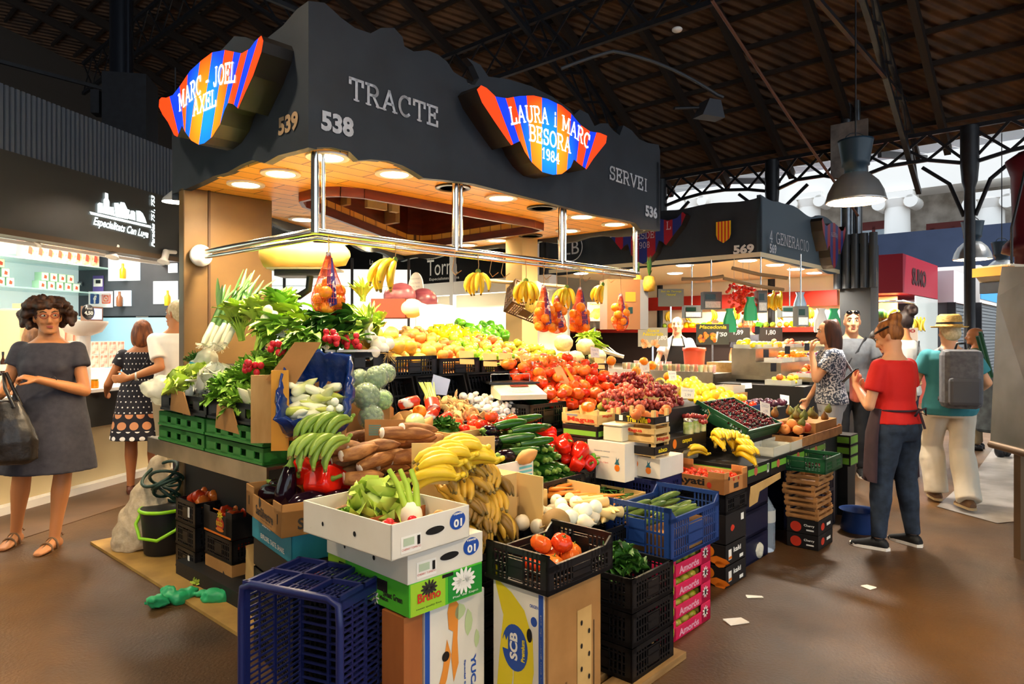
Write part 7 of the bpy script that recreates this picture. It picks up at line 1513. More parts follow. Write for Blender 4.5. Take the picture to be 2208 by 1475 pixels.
for i in range(9):
 u = R.uniform(1.22, 1.6); v = R.uniform(.72, .95); m = MB()
 for j in range(4): m.ell((R.uniform(-.04,.04), R.uniform(-.03,.03), R.uniform(-.01,.015)), (R.uniform(.02,.04), .018, .017), 8, M=Matrix.Rotation(R.uniform(0,3), 3, 'Z'))
 tag(m.build('ginger_root', F_['ginger'], None, S(u, v, 1.44+.03*(i % 3))), 'knobbly ginger root behind the blank white sign', 'ginger', 'ginger roots')
tag(MB().box(0, 0, 0, .5, .35, .16).build('back_riser', K_brown, None, S(1.18, .68, 1.26), ANG), 'brown riser box under the ginger', 'box')
q = RV(940, 682, .45); tag(MB().prism([(-.115,-.06),(.11,-.05),(.125,.03),(.115,.075),(.03,.085),(-.06,.08),(-.12,.1),(-.11,.0)], (0,0,0), (1,0,0), (0,0,1), .004).build('blank_sign', mat('blank_white', 'fbfaf4', .6), None, q, .1), 'blank bright white paper sign among the grapefruit', 'sign')
q = RV(1085, 672, 1.0); crate('brown crate tipped on its side behind the green peppers', q, .34, .26, .18, mat('crate_brown', '6a4c34', .5), rot=(radians(60), .35, ANG-.5), style='panel')
# --- greens at the front corner
G = F_
for i in range(7):
 a = RU(438+i*8, 742+5*(i % 3), -.12+.03*(i % 3)); b = RU(497+i*9, 615+8*(i % 2), .10+.02*i); a = Vec(a); b = Vec(b); d = b-a; L = d.length
 t = thing('leek', 'long leek with pale shaggy roots leaning in the bundle by the tan pillar', 'leek', a, 0, 'bundle of leeks')
 MB().tube([(0,0,0), d*.08, d*.36], [.014, .019, .015], 10).build('white_shaft', G['white'], t); m = MB().tube([d*.34, d*.6], [.0155, .017], 10)
 for k in range(4): leafcard(m, d*.55, d*R.uniform(1.0, 1.25)+Vec((R.uniform(-.08,.08), R.uniform(-.08,.08), 0)), .014, 0, R.uniform(-.1,.15), 4, .05, k)
 m.build('leaves', G['leek'], t); m = MB(); [m.tube([(0,0,0), (R.uniform(-.05,.02), R.uniform(-.03,.02), R.uniform(-.03,.01))], .0012, 3) for k in range(26)]; m.build('roots', G['onion'], t)
for i, (px, py, u_, sd) in enumerate(((520, 735, -.02, 3), (560, 730, .0, 4), (600, 715, .10, 6))):
 leafy('celery', ('leftmost', 'middle', 'rightmost')[i]+' head of celery with bright stalks and leaves at the corner of the upper row', 'celery', RU(px, py, u_), (-.1+.12*i, .1, 1), .27, .22, 30, .040, [G['leafl'], G['leafl'] if i != 2 else G['leafm']], .55, curl=.5, seed=sd, rstem=.008)
k = 0
for px, py, v_, L, mm in ((600, 700, .25, .26, 'leafm'), (640, 690, .3, .25, 'leafl'), (680, 690, .35, .25, 'leafm'), (730, 680, .4, .25, 'leafl'), (760, 700, .2, .22, 'leafm'), (640, 730, .08, .22, 'leafl'), (690, 725, .05, .2, 'leafm'), (585, 690, .5, .25, 'leafl'), (800, 690, .4, .22, 'leafl')):
 leafy('leafy_bunch', 'bunch of fresh green leaves in the leafy heap above the blue bag', 'greens', Vec(RV(px, py, v_))+Vec((.04, 0, -.06)), (-.35, -.7, .45), L*.8, .5, 26, .052, [G['white'], G[mm]], .35, curl=.7, grp='leafy bunches above the blue bag', seed=20+k, rstem=.004); k += 1
for i, (px, py) in enumerate(((735, 720), (755, 705), (715, 708))): leafy('chard', 'bunch of dark green spinach beet leaves above the radishes', 'chard', Vec(RV(px, py, .02))+Vec((.05, .04, .02)), (-.7, -.4, -.1), .24, .3, 12, .045, [G['leafl'], G['leafd']], .3, curl=.3, grp='dark green spinach beet', seed=50+i)
leafy('parsley', 'bunch of flat green parsley hanging over the edge of the blue bag', 'parsley', RV(665, 730, -.1), (-.1, -.6, -.35), .2, .4, 34, .026, [G['leafm'], G['leafm']], .4, curl=.4, seed=61)
leafy('spring_onion', 'bunch of spring onions with pale bulbs beside the grapefruit', 'spring onions', RV(800, 735, .1), (-.5, .3, .75), .28, .25, 14, .012, [G['white'], G['leafl']], .6, curl=.2, seed=62, rstem=.007)
leafy('spring_onion', 'sprouting green onion tops standing at the back above the grapefruit', 'leek', RV(783, 650, .6), (0, 0, 1), .17, .35, 16, .014, [G['leafl'], G['leafl']], .3, curl=.3, seed=63)
m_ = 0
for px, py, v_ in ((812, 745, .12), (826, 752, .1), (806, 760, .08), (822, 738, .16), (800, 728, .2), (792, 705, .3), (838, 742, .14)):
 inst('onion', RV(px, py, v_), 'white spring onion bulb with wispy roots left of the upper crates', 'onion', 'white onion bulbs', None, 1.0)
m = MB(); [m.tube([(0,0,0), (R.uniform(-.06,.06), R.uniform(-.05,.01), R.uniform(-.06,.02))], .0012, 3) for k in range(60)]; tag(m.build('onion_roots', G['ginger'], None, RV(835, 762, .06)), 'wispy tan onion roots at the front of the upper row', 'roots', kind='stuff')
def radishbunch(label, loc, n, seed, sp=.05):
 r = random.Random(seed); t = thing('radish_bunch', label, 'radishes', loc)
 for i in range(n): MB().ell((r.uniform(-sp, sp), r.uniform(-.02,.02), r.uniform(-.03,.03)), (.0165,.0165,.018), 12).build('radish', G['radish'], t)
 m = MB(); [leafcard(m, (r.uniform(-.03,.03), .02, .0), (r.uniform(-.08,.08), .1, r.uniform(0,.08)), .02, 0, .3, 3, .3, i) for i in range(8)]; m.build('leaves', G['leafm'], t)
for i, (px, py, v_, n) in enumerate(((712, 728, -.12, 12), (760, 735, -.1, 11), (605, 748, -.06, 8), (548, 790, -.0, 9))):
 p = RV(px, py, v_) if i < 3 else RU(548, 792, -.26); radishbunch(('red radish bunch above the blue bag, left of the pair', 'red radish bunch right of the pair near the white onions', 'red radish bunch on the cardboard flap', 'lowest red radish bunch beside the curly endive')[i], p, n, i)
for i, (px, py) in enumerate(((578, 668), (590, 680), (572, 688), (560, 700))): inst('turnip', RV(px, py, .3), 'brown beetroot or turnip bulb among the celery leaves', 'turnip', 'bulbs among the celery', None, .8)
# left shelf crates: lettuces, curly endive, bags
for i, (v_, ml) in enumerate(((1.0, 'leafl'), (.86, 'leafl'), (.72, 'white'))): frisee('lettuce', ('farthest pale lettuce in clear plastic on the side shelf', 'pale green lettuce in the far crate of the side shelf', 'white cabbage lettuce beside the kraft flap of the side shelf')[i], 'lettuce', S(-.14-.05*(i % 2), v_, 1.09), .17, [G['white'], G[ml]], 60, 70+i, .85, w=.07)
for i, (u_, v_, z_, rr) in enumerate(((-.17, .42, 1.08, .17), (-.12, .28, 1.14, .18), (-.02, .18, 1.20, .17), (-.22, .20, 1.06, .14), (-.04, .42, 1.18, .16))): frisee('curly_endive', 'head of curly green endive in the frilly heap on the side shelf', 'curly endive', S(u_, v_, z_), rr, [G['leafl'], G['leafm']], 260, 80+i, .85, w=.018, grp='curly endive heap')
for i in range(2): inst('endive', S(-.24, .12-.1*i, 1.12), 'pale stalk base at the front of the curly endive crate', 'endive', 'pale stalk bases', aim((-.3, -.5, .5)), 1.6)
fr = frisee('dill', 'dark feathery green herb tucked against the tan pillar', 'herb', RU(425, 785, -.05), .08, [G['leafd'], G['leafd']], 120, 90, .6, w=.008)
for i, (px, py, s_) in enumerate(((345, 850, .12), (452, 795, .10))):
 p = RU(px, py, -.2 if i == 0 else -.05); t = thing('clear_bag', ('clear plastic bag of lettuce hanging over the far end of the side shelf', 'clear crumpled plastic bag with blue print behind the curly endive')[i], 'bag', p); mb = MB()
 for k_ in range(9): mb.ell((R.uniform(-.08,.08), R.uniform(-.06,.06), R.uniform(-.05,.06)), R.uniform(.04,.075), 9)
 remesh(mb, 'film', mat('bag_film', 'e8ecd8', .12, alpha=.45), t, .012, 1, (.03, .05))
 if i == 1: MB().add([(-.06,-.13,.03),(.03,-.12,.0),(.03,-.12,.02),(-.06,-.13,.05)], [(0,1,2,3)]).build('blue_print', mat('cyan_print', '48a0c0', .5), t)
# --- blue liner bag with endives
q = Vec(RD(683, 850, 3.10)); T_ = Matrix.Translation(q) @ Matrix.Rotation(radians(6), 4, 'Z') @ Matrix.Rotation(radians(52), 4, 'X')
M_liner = mat('blue_liner', '14306e', .18, bump=.9, scale=14)
t = thing('liner_box', 'tilted box lined with glossy blue plastic and filled with white endives', 'box', T_.to_translation(), rot=T_.to_euler()); mb = MB()
for z, w, h in ((0, .0, 0),): pass
rings = []
for z, hx, hy in ((-.09, .02, .02), (-.085, .10, .13), (.0, .125, .16), (.07, .145, .175), (.075, .155, .185), (.03, .165, .19), (-.06, .15, .18)):
 rr = []
 for j in range(40):
  a = 2*pi*j/40; c, s_ = cos(a), sin(a); k_ = 1/max(abs(c), abs(s_))**.75; w_ = 1+.05*sin(j*2.9+z*60)+.03*sin(j*5.1+z*90); rr.append(Vec((c*k_*hx*w_, s_*k_*hy*w_, z+.012*sin(j*1.7+z*30))))
 rings.append(rr)
mb.loft(rings, cap=False); mb.add(rings[0], [tuple(range(40))]); mb.build('blue_liner', M_liner, t); MB().box(-.13,-.17,-.12,.13,.17,-.09).build('box_base', K_brown, t)
def fr_l(u, v, z): return T_ @ Vec((u, v, z))
for i in range(38):
 u = R.uniform(-.09,.09); v = -.12+.17*R.random()**1.2; z = -.062+.03*(i//13)+R.uniform(0,.01); inst('endive', fr_l(u, v, z), 'white chicory head in the glossy blue liner', 'chicory', 'white chicory heads', aim((R.choice((-1,1))*R.uniform(.5,1), R.uniform(-.6,.5), R.uniform(-.1,.5)), R.uniform(0,3)), R.uniform(.8,1.05), name='chicory_head')
for i, (px, py) in enumerate(((712, 882), (722, 866), (732, 880))): inst('white_onion', RD(px, py, 2.98), 'round white turnip lying among the chicory', 'turnip', 'round white turnips in the blue liner', None, .5)
for i, (px, py, d, rr) in enumerate(((775, 818, 3.5, .052), (812, 815, 3.48, .06), (832, 805, 3.55, .05), (790, 855, 3.35, .066), (825, 862, 3.4, .05), (800, 900, 3.3, .06))):
 t = thing('wrapped_broccoli', ('upper left', 'upper middle', 'upper right', 'largest', 'pale stalked', 'lowest')[i]+' film-wrapped broccoli head beside the blue liner', 'broccoli', RD(px, py, d)); m = MB().ell((0,0,0), rr*.86, 12)
 for k_ in range(60): v_ = Vec((R.gauss(0,1), R.gauss(0,1), R.gauss(0,1))).normalized()*rr*.84; m.ell(v_, rr*.2, 6)
 m.build('florets', G['leafm'] if i == 4 else fm('broc', '4a6a28', '6a8440', .5), t); MB().ell((0,0,0), (rr*1.08, rr*1.05, rr*1.06), 16).build('film', G['wrap'], t)
tag(MB().prism([(-.14,-.17),(.13,-.19),(.12,.0),(-.12,.02)], (0,0,0), (1,0,0), (0,.25,1), .12).build('brown_card', K_brown, None, RD(800, 880, 3.62)), 'brown card wedge behind the wrapped broccoli', 'cardboard')
# mushrooms, asparagus, red bags, scale
def fr_t(u, v, z): return S(u, v, z)
for i in range(60):
 u = R.uniform(.76, .99); v = R.uniform(-.30, -.03); m = None
 if i < 6:
  mm = MB(); mm.lathe([(.002,-.012),(.006,-.004),(.02,.003),(.03,.002),(.026,-.001),(.004,-.006)], 9, lob=lambda a, z, i=i: .3*sin(a*2+i), cap=False); PRO['oyster_%d' % i] = [('cap', mm.mesh('oyster', F_['oyster']))]
 inst('oyster_%d' % (i % 6), S(u, v, .96+(v+.3)*.35+R.uniform(0,.03)), 'brown frilly oyster mushroom in the left mushroom tray', 'mushroom', 'oyster mushrooms', None, R.uniform(.9, 1.4), name='oyster_mushroom')
heap('mushroom', 46, .024, 1.05, 1.27, -.29, -.04, lambda u, v: .925+(v+.3)*.3, 'white button mushroom in the right mushroom tray', 'white mushrooms', 'mushroom')
t = thing('asparagus', 'bundle of green asparagus with red wrapper left of the mushrooms', 'asparagus', RV(935, 880, -.28)); m = MB()
for i in range(16): o_ = Vec((R.uniform(-.03,.03), R.uniform(-.02,.02), 0)); m.tube([o_, o_+Vec((-.03,.09,.07)), o_*1.25+Vec((-.06+R.uniform(-.01,.01),.16,.13))], [.006,.0055,.003], 6)
m.build('spears', G['asp'], t); MB().tube([(.0,-.01,-.01), (-.015,.04,.03)], [.04,.042], 12).build('wrapper', mat('red_wrapper', 'c83018', .3, col2='e8e0d8', scale=12, lo=.55, hi=.6), t)
for i, (px, py, r_) in enumerate(((882, 868, (.3, 1.3, .3)), (925, 898, (.3, 1.0, 1.0)), (955, 905, (.3, 1.0, .8)))):
 m = MB().tube([(0,0,-.06),(0,0,-.05),(0,0,0),(0,0,.05),(0,0,.06)], [.005,.026,.03,.026,.004], 12); o = m.build('snack_bag', [mat('red_wrapper')], None, RV(px, py, -.33)); o.rotation_euler = r_; tag(o, ('red and white wrapped packet left of the asparagus', 'red and white packet below the asparagus wrapper', 'red net packet under the oyster mushrooms')[i], 'packet')
tag(MB().prism([(-.05,-.05),(.05,-.06),(.07,.03),(-.03,.06)], (0,0,0), (1,0,0), (0,.3,1), .003).build('blue_paper', mat('blue_paper', '8a98b8', .6), None, RV(945, 830, -.15)), 'bluish paper sheet behind the oyster mushrooms', 'paper')
q = RV(1130, 862, -.34); t = thing('weighing_scale', 'beige electronic weighing scale with keypad between mushrooms and tomatoes', 'scale', q, ANG-.55)
MB().loft([[Vec((x*.15, y, z)) for x, y, z in P_s] for P_s in (((-1,0,0),(1,0,0),(1,.24,0),(-1,.24,0)), ((-1,0,.03),(1,0,.03),(1,.24,.08),(-1,.24,.08)), ((-.96,.01,.034),(.96,.01,.034),(.96,.23,.084),(-.96,.23,.084)))], sm=False).build('scale_body', mat('beige_plastic', 'dcd0b0', .35), t)
pl = Vec((0, 1, .23)).normalized(); o_ = Vec((0, .12, .062)); m = MB(); m.add([o_+Vec((sx*.06+.02, 0, 0))+pl*(sy*.022+.05)+Vec((0,0,.002)) for sx, sy in ((-1,-1),(1,-1),(1,1),(-1,1))], [(0,1,2,3)]); m.build('display', mat('lcd_red', '7a3428', .2), t)
m = MB()
for a in range(9):
 for b in range(4): c_ = o_+Vec((-.07+a*.017, 0, .0015))+pl*(-.08+b*.022); m.add([c_+Vec((sx*.006,0,0))+pl*sy*.008 for sx, sy in ((-1,-1),(1,-1),(1,1),(-1,1))], [(0,1,2,3)])
m.build('keypad', mat('key_white', 'f0ecd8', .4, col2='c8b898', scale=60), t); MB().box(-.17, .2, .085, .17, .42, .095).build('weighing_plate', mat('dark_plate', '20201e', .3), t); MB().tube([(-.16,.2,.1),(-.16,.2,.15),(.1,.2,.15),(.1,.2,.1)], .003, 5).build('wire_guard', M_chrome, t)
crate('black crate under the weighing scale', S(1.25, -.42, .87), .36, .34, .16, C_black, ANG, 'panel')
# tomato slope
def zt(u, v): return .93+(v+.42)*.45
heap('ribbed_tomato', 92, .043, 1.57, 2.5, -.38, .08, zt, 'ribbed orange-red tomato in the big sloping tomato heap', 'big tomato heap', 'tomato', kinds=['ribbed_tomato', 'ribbed_tomato', 'tomato'], name='tomato', upright=True, sc=1.12)
heap('ribbed_tomato', 22, .042, 1.62, 2.3, -.12, .12, lambda u, v: 1.19+(v)*.3, 'bright orange-red tomato on the crest of the tomato heap', 'crest of the tomato heap', 'tomato', name='tomato', upright=True)
for i, (px, py) in enumerate(((1372, 800), (1395, 815), (1405, 788), (1425, 830), (1388, 780), (1318, 778), (1440, 812), (1360, 822))): inst('orange', RV(px, py, -.08), 'yellow-orange citrus fruit at the right side of the tomato heap', 'orange', 'citrus beside the tomatoes', None, 1.05, m=None)
for u_ in (1.56, 1.88, 2.2): tag(MB().prism([(0,0),(.28,-.01),(.30,.06),(.02,.07)], (0,0,0), (1,0,0), (0,-.8,.6), .004).build('cardboard_flap', K_light, None, S(u_, -.43, .935), rz=ANG), 'curved cardboard lip in front of the tomato heap', 'cardboard', 'lips of the tomato heap')
t = thing('lid_board', 'pale card board slanting down at the left of the tomato heap', 'cardboard', RV(1200, 830, -.2), ANG); MB().prism([(-.02,.12),(.03,.13),(.16,-.1),(.08,-.14)], (0,0,0), (.8,-.6,0), (0,0,1), .006).build('card', mat('cream_card'), t); MB().prism([(.05,.12),(.07,.12),(.2,-.08),(.17,-.1)], (0,-.003,0), (.8,-.6,0), (0,0,1), .004).build('yellow_edge', mat('yellow_strip', 'd8a818', .5), t)
heap('kiwi', 26, .026, 2.75, 3.1, -.35, -.05, lambda u, v: 1.03+(v+.3)*.3, 'brown kiwi fruit heaped right of the tomato display', 'kiwi fruit', 'kiwi')
tag(MB().box(0,0,0,.5,.4,.17).build('kiwi_box', K_light, None, S(2.68, -.38, .865), ANG), 'light cardboard box supporting the kiwi fruit', 'box')
t = leafy('green_onion', 'bundle of long green onions lying behind the tomato heap', 'green onions', RV(1345, 770, .15), (-1, .15, .25), .38, .10, 20, .012, [G['white'], G['leafl']], .55, curl=.2, seed=95, rstem=.007)
frisee('green_beans_heap', 'heap of fine green leaves at the back right of the melons', 'greens', RV(1268, 735, .45), .12, [G['leafl'], G['leafl']], 90, 96, .5, w=.012)
# price cards, handwritten
def pcard(label, px, py, v_, s1, s2, w=.085, h=.085, d=None):
 q = RD(px, py, d) if d else RV(px, py, v_); t = thing('price_card', label, 'price card', q, rot=(-.25, R.uniform(-.2,.2), R.uniform(.0,.5))); b = MB().prism([(-w/2,-h/2),(w*.45,-h*.45),(w/2,h*.42),(-w*.48,h/2)], (0,0,0), (1,0,0), (0,0,1), .002).build('paper', M_paper, t)
 m = MB(); text(m, s1, (0, -.002, h*.2), (1,0,0), (0,0,1), w=w*.75, h=h*.18, bold=-.005); text(m, s2, (0, -.002, -h*.18), (1,0,0), (0,0,1), w=w*.45, h=h*.28, bold=0); m.build('handwriting', mat('violet_ink', '4a4a8a', .6), b)
pcard('handwritten price card on the crest of the tomatoes', 1283, 760, -.02, 'TOMATE', '2,99'); pcard('handwritten price card at the top right of the tomato heap', 1390, 792, -.1, 'MADUR', '2,50'); pcard('handwritten price card among the kiwi fruit', 1450, 810, -.25, 'KIWI', '2,99')
pcard('handwritten price card in the red grapes reading UVA', 1483, 848, -.55, 'UVA ROJA', '3,99', .11, .09); pcard('handwritten cherry price card reading CIREZA', 1650, 882, -1.05, 'CIREZA', '4,99', .10, .11); pcard('small handwritten price card under the upper row', 1140, 790, .05, 'TOMATE', '2,09'); pcard('bent white price paper above the figs', 1692, 862, -.6, 'FIGUES', '3,99', .1, .1); pcard('white price paper beside the dark cherries tray', 1610, 832, -.3, 'CIRERA', '3,50', .12, .06)
# grapes
def bunch(label, loc, n, seed, m='grape', L=.16):
 r = random.Random(seed); t = thing('grape_bunch', label, 'grapes', loc, r.uniform(0,6), 'red grape bunches'); mb = MB()
 for i in range(n): a = r.uniform(0, 6.28); h = r.random(); rr = .055*(1-h*.5)*sqrt(r.random()); mb.ell((cos(a)*rr+h*L-.06, sin(a)*rr, r.uniform(-.02,.045)*(1-h*.4)), r.uniform(.0145,.0175), 10)
 mb.build('grapes', G[m], t); MB().tube([(-.06,0,.0),(-.09,.01,.05),(-.08,.02,.08)], .0028, 5).build('stalk', G['ginger'], t)
for i, (u_, v_, z_) in enumerate(((1.72,-.72,.99),(1.9,-.75,.99),(2.1,-.75,.98),(2.3,-.75,.98),(2.5,-.72,.97),(1.85,-.62,1.05),(2.05,-.6,1.09),(2.25,-.6,1.11),(2.42,-.58,1.07),(2.15,-.52,1.15),(2.35,-.5,1.13),(2.6,-.6,1.02),(1.98,-.68,1.06),(2.2,-.7,1.07),(2.4,-.68,1.06))): bunch('plump red grape bunch in the heap behind the peach box', S(u_, v_, z_), 48, i)
bunch('single red grape bunch hanging over the clear tub', RV(1580-75, 905, -.95), 26, 99)
tag(MB().box(0,0,0,1.0,.34,.10).build('grape_box', K_black, None, S(1.68, -.84, .86), ANG), 'black box holding the red grapes', 'box'); tag(MB().box(0,0,0,1.0,.34,.30).build('grape_riser', M_stand, None, S(1.70, -.84, .56), ANG), 'dark riser under the red grapes', 'box')
for i, (px, py) in enumerate(((1372, 890), (1392, 893), (1412, 893), (1432, 886), (1437, 880), (1380, 880))): inst('red_peach', Vec(RV(px, py, -1.03+.02*(i % 2)))+Vec((0,0,-.01)), 'fuzzy red-orange peach in the Tres Nina box', 'peach', 'peaches in the banded box', None, .85, name='peach')
inst('ribbed_tomato', Vec(RV(1268, 878, -.7)), 'single orange tomato sitting in the small Magua box', 'tomato', None, (0,0,0), 1.0, name='tomato')
for i, (px, py) in enumerate(((1300, 878), (1318, 872), (1308, 866))): inst('green_tomato', RV(px, py, -.62), 'olive green tomato behind the small Magua box', 'tomato', 'olive green tomatoes', None, 1)
# right end: pears, lemons (yellow plums), tomatoes, cherries, figs
def clear_tray(label, u_, v_, z_, L, W_, h=.06, mm=None):
 t = thing('clear_tray', label, 'tray', S(u_, v_, z_), ANG); mb = MB()
 for a, b, nn in (((0,0),(L,0),(0,1)), ((0,W_),(L,W_),(0,-1)), ((0,0),(0,W_),(1,0)), ((L,0),(L,W_),(-1,0))): wall(mb, (*a,0), (*b,0), 0, h, .004, (*nn,0), 'solid')
 mb.build('tray_walls', mm or mat('clear_tub', 'dcdcd0', .15, alpha=.5), t); MB().box(0,0,0,L,W_,.005).build('tray_base', mm or mat('clear_tub'), t)
struct(MB().box(2.72, -.88, 0, 4.15, .05, .84).box(2.3, -.86, 0, 2.72, -.50, .80).build('trim_1', M_stand, None, S(0, 0), ANG))
heap('pear', 12, .033, 2.85, 3.15, -.80, -.5, .85, 'yellow-green pear in the heap behind the red grapes', 'pears', 'pear'); heap('yellow_melon_fruit', 34, .045, 3.2, 3.85, -.62, -.1, lambda u, v: .86+(v+.62)*.3, 'round yellow fruit in the bright yellow heap at the right end', 'bright yellow fruit', 'yellow fruit', name='yellow_fruit')
heap('tomato', 14, .034, 3.2, 3.6, -.85, -.64, .85, 'red tomato in the blue tray below the yellow fruit', 'tomatoes in the blue tray', 'tomato'); clear_tray('blue tray of tomatoes below the yellow fruit', 3.18, -.88, .842, .45, .26, .05, C_blue)
clear_tray('clear tub of red cherries right of the yellow fruit', 3.82, -.55, .95, .24, .2, .06); heap('red_cherry', 60, .013, 3.84, 4.04, -.53, -.37, .955, 'bright red cherry in the clear tub right of the yellow fruit', 'cherries in the clear tub', 'cherry', K=12, name='cherry')
tag(MB().box(0,0,0,.26,.24,.105).build('cherry_riser', K_brown, None, S(3.81, -.57, .842), ANG), 'small brown box under the cherry tub', 'box')
for i, (px, py) in enumerate(((1495, 828), (1520, 835), (1508, 852), (1545, 840))): inst('lemon', RV(px, py, -.25), 'yellow lemon at the back between kiwi and yellow fruit', 'lemon', 'lemons behind the pears', None, 1.2)
# dark cherry slope
CT = Matrix.Translation(S(2.62, -1.16, .73)) @ Matrix.Rotation(ANG, 4, 'Z') @ Matrix.Rotation(.42, 4, 'X')
t = thing('plastic_crate', 'dark green crate of black cherries sloping towards the customers', 'crate', CT.to_translation(), rot=CT.to_euler()); mb = MB(); wall(mb, (0,0,0), (.62,0,0), 0, .08, .009, (0,1,0), 'lat'); wall(mb, (0,.42,0), (.62,.42,0), 0, .08, .009, (0,-1,0), 'lat'); wall(mb, (0,0,0), (0,.42,0), 0, .10, .009, (1,0,0), 'panel'); wall(mb, (.62,0,0), (.62,.42,0), 0, .08, .009, (-1,0,0), 'lat'); mb.build('side_panel', C_dgreen, t); MB().box(0,0,0,.62,.42,.05).build('base', C_dgreen, t)
Pc = heap('cherry', 250, .0135, .02, .6, .02, .40, .05, 'dark cherry in the sloping green crate', 'dark cherries in the sloping crate', 'cherry', K=10, frame=lambda u, v, z: CT @ Vec((u, v, z)))
for i in range(2): clear_tray(('left','right')[i]+' clear tray at the foot of the sloping cherry crate', 2.64+.32*i, -1.36, .645, .29, .2, .06)
tag(MB().box(0,0,0,.7,.6,.085).build('cherry_riser', M_stand, None, S(2.62, -1.14, .642), ANG), 'dark riser under the sloping cherry crate', 'box')
heap('cherry', 40, .0135, 2.90, 3.18, -1.58, -1.30, .55, 'dark cherry in the crate on the slatted tower', 'cherries on the slatted tower', 'cherry', K=10)
for i in range(22): u = R.uniform(3.35, 4.0); v = R.uniform(-1.3, -1.05); inst('fig', S(u, v, .80+.05*(i//11)), 'green-brown fig in the trays at the right corner', 'fig', 'figs at the right corner', (R.uniform(-.3,.3), R.uniform(-.3,.3), 0), 1.25)
heap('red_peach', 18, .036, 3.2, 3.55, -1.30, -1.02, .72, 'orange-red apricot below the figs', 'apricots below the figs', 'apricot', name='apricot'); heap('plum', 22, .025, 3.7, 4.1, -.95, -.7, .86, 'dark plum or fig in the tray behind the cherry slope', 'dark plums', 'plum')
woodbox('slatted wooden box of apricots and figs at the right corner of the stall', S(3.18, -1.36, .645), .9, .34, .08, W_ply, [], post=.01, pm=W_ply); tag(MB().box(0,0,0,.5,.3,.08).build('fig_riser', K_brown, None, S(3.55, -1.33, .70), ANG), 'brown box under the figs', 'box')
struct(MB().box(3.7, -1.35, 0, 4.15, -.88, .64).build('trim_2', M_stand, None, S(0, 0), ANG))
for k in range(3):
 t, b = carton('lime green carton in the small stack at the far right corner of the stall', S(4.0, -1.45, .40+.085*k), .2, .3, .08, [K_black], ANG, False, grp='lime cartons at the far corner'); prt(b, (.2,.3,.08), mat('lime_band'), [('r', 'B', .5, .5, .19, .06), ('l', 'B', .5, .5, .28, .05)])
struct(MB().box(4.0, -1.43, 0, 4.2, -1.16, .40).build('trim_3', M_stand, None, S(0, 0), ANG))
# yellow bananas on the front right, melon in net, clear box
for i, (u_, v_, z_, a) in enumerate(((2.36,-1.06,.78,2.4),(2.50,-1.12,.77,2.1),(2.42,-1.18,.73,2.5),(2.58,-1.2,.74,1.7),(2.34,-1.22,.70,2.7),(2.62,-1.05,.76,1.6))):
 inst('banana_hand', S(u_, v_, z_), ('rearmost', 'upper', 'middle', 'right', 'lowest front', 'rear right')[i]+' hand of yellow bananas in the pile at the front right corner', 'bananas', None, hr((cos(a+2.4), sin(a+2.4), -.2), (0, 0, 1)), 1.1, name='banana_hand')
o = inst('banana_hand', S(2.25, -1.10, .69), 'single loose banana hand lying left of the yellow pile', 'bananas', None, hr((-1, -.1, -.05), (0, 0, 1)), .8, name='banana_hand')
o = MB().lathe([(.001,-.10),(.03,-.09),(.045,-.03),(.04,.04),(.02,.09),(.001,.1)], 16).build('netted_melon', fm('netm', 'c8c870', 'd8d890', .4), None, RV(1575, 930, -1.0)); o.rotation_euler = (.5, -.6, 0); tag(o, 'pale yellow gourd in a white net left of the dark cherries', 'gourd')
tag(MB().box(0,0,0,.15,.12,.06).build('clear_box', mat('cloudy_plastic', 'a8a088', .2, alpha=.85), None, S(2.15, -1.0, .645), ANG, bevel=.015), 'cloudy plastic tub left of the yellow bananas', 'tub')
for i in range(3):
 m = MB().lathe([(.034,0),(.036,.07),(.03,.08)], 14); m.lathe([(.032,.08),(.032,.1),(.001,.101)], 14, m=1); tag(m.build('glass_jar', [mat('green_jar', '8aa048', .2, col2='d8d8a0', scale=18), mat('tin_lid', 'b0a898', .3, .8)], None, S(2.28+.09*i, -.93, .80)), 'glass jar of greens with a metal lid below the grapes', 'jar', 'glass jars')
for k in range(2):
 t, b = carton(('lower', 'upper')[k]+' dark printed carton with orange ring below the glass jars', S(1.98, -.96, .645+.078*k), .50, .14, .075, [mat('brown_black_card', '2a2118', .5)], ANG, False); prt(b, (.5,.14,.075), M_yel, [('r', 'T', .45, .5, .13, .03, 'campera')]); prt(b, (.5,.14,.075), M_orange, [('r', 'O', .12, .5, .05, .06)])
# cherry tomatoes in Ayati
heap('cherry_tomato', 60, .014, 1.84, 2.07, -1.36, -.98, .60, 'cherry tomato in the kraft box printed Ayati', 'cherry tomatoes in the kraft box', 'cherry tomato', K=12)
for k in range(4):
 for i in range(5): inst('pear', S(1.04+.075*i, -1.475, .044+.1*k), 'yellow-green pear seen through the front of the pink cartons', 'pear', 'pears in the pink cartons', aim(UD), .95)
for i in range(20):
 u = R.uniform(1.02, 1.34); v = R.uniform(-1.47, -1.27); z = .55+.026*(i//7); inst('cucumber', S(u, v, z), 'green cucumber lying in the blue plastic crate', 'cucumber', 'cucumbers in the blue crate', aim(UD*1+VD*R.uniform(-.5,.2)+ZD*R.uniform(-.05,.15), R.uniform(0,6)), R.uniform(.85,1.05))
tag(MB().box(0,0,0,.44,.3,.1).build('crate_filler', K_brown, None, S(.97, -1.53, .415), ANG), 'brown card box under the cucumbers inside the blue crate', 'box')
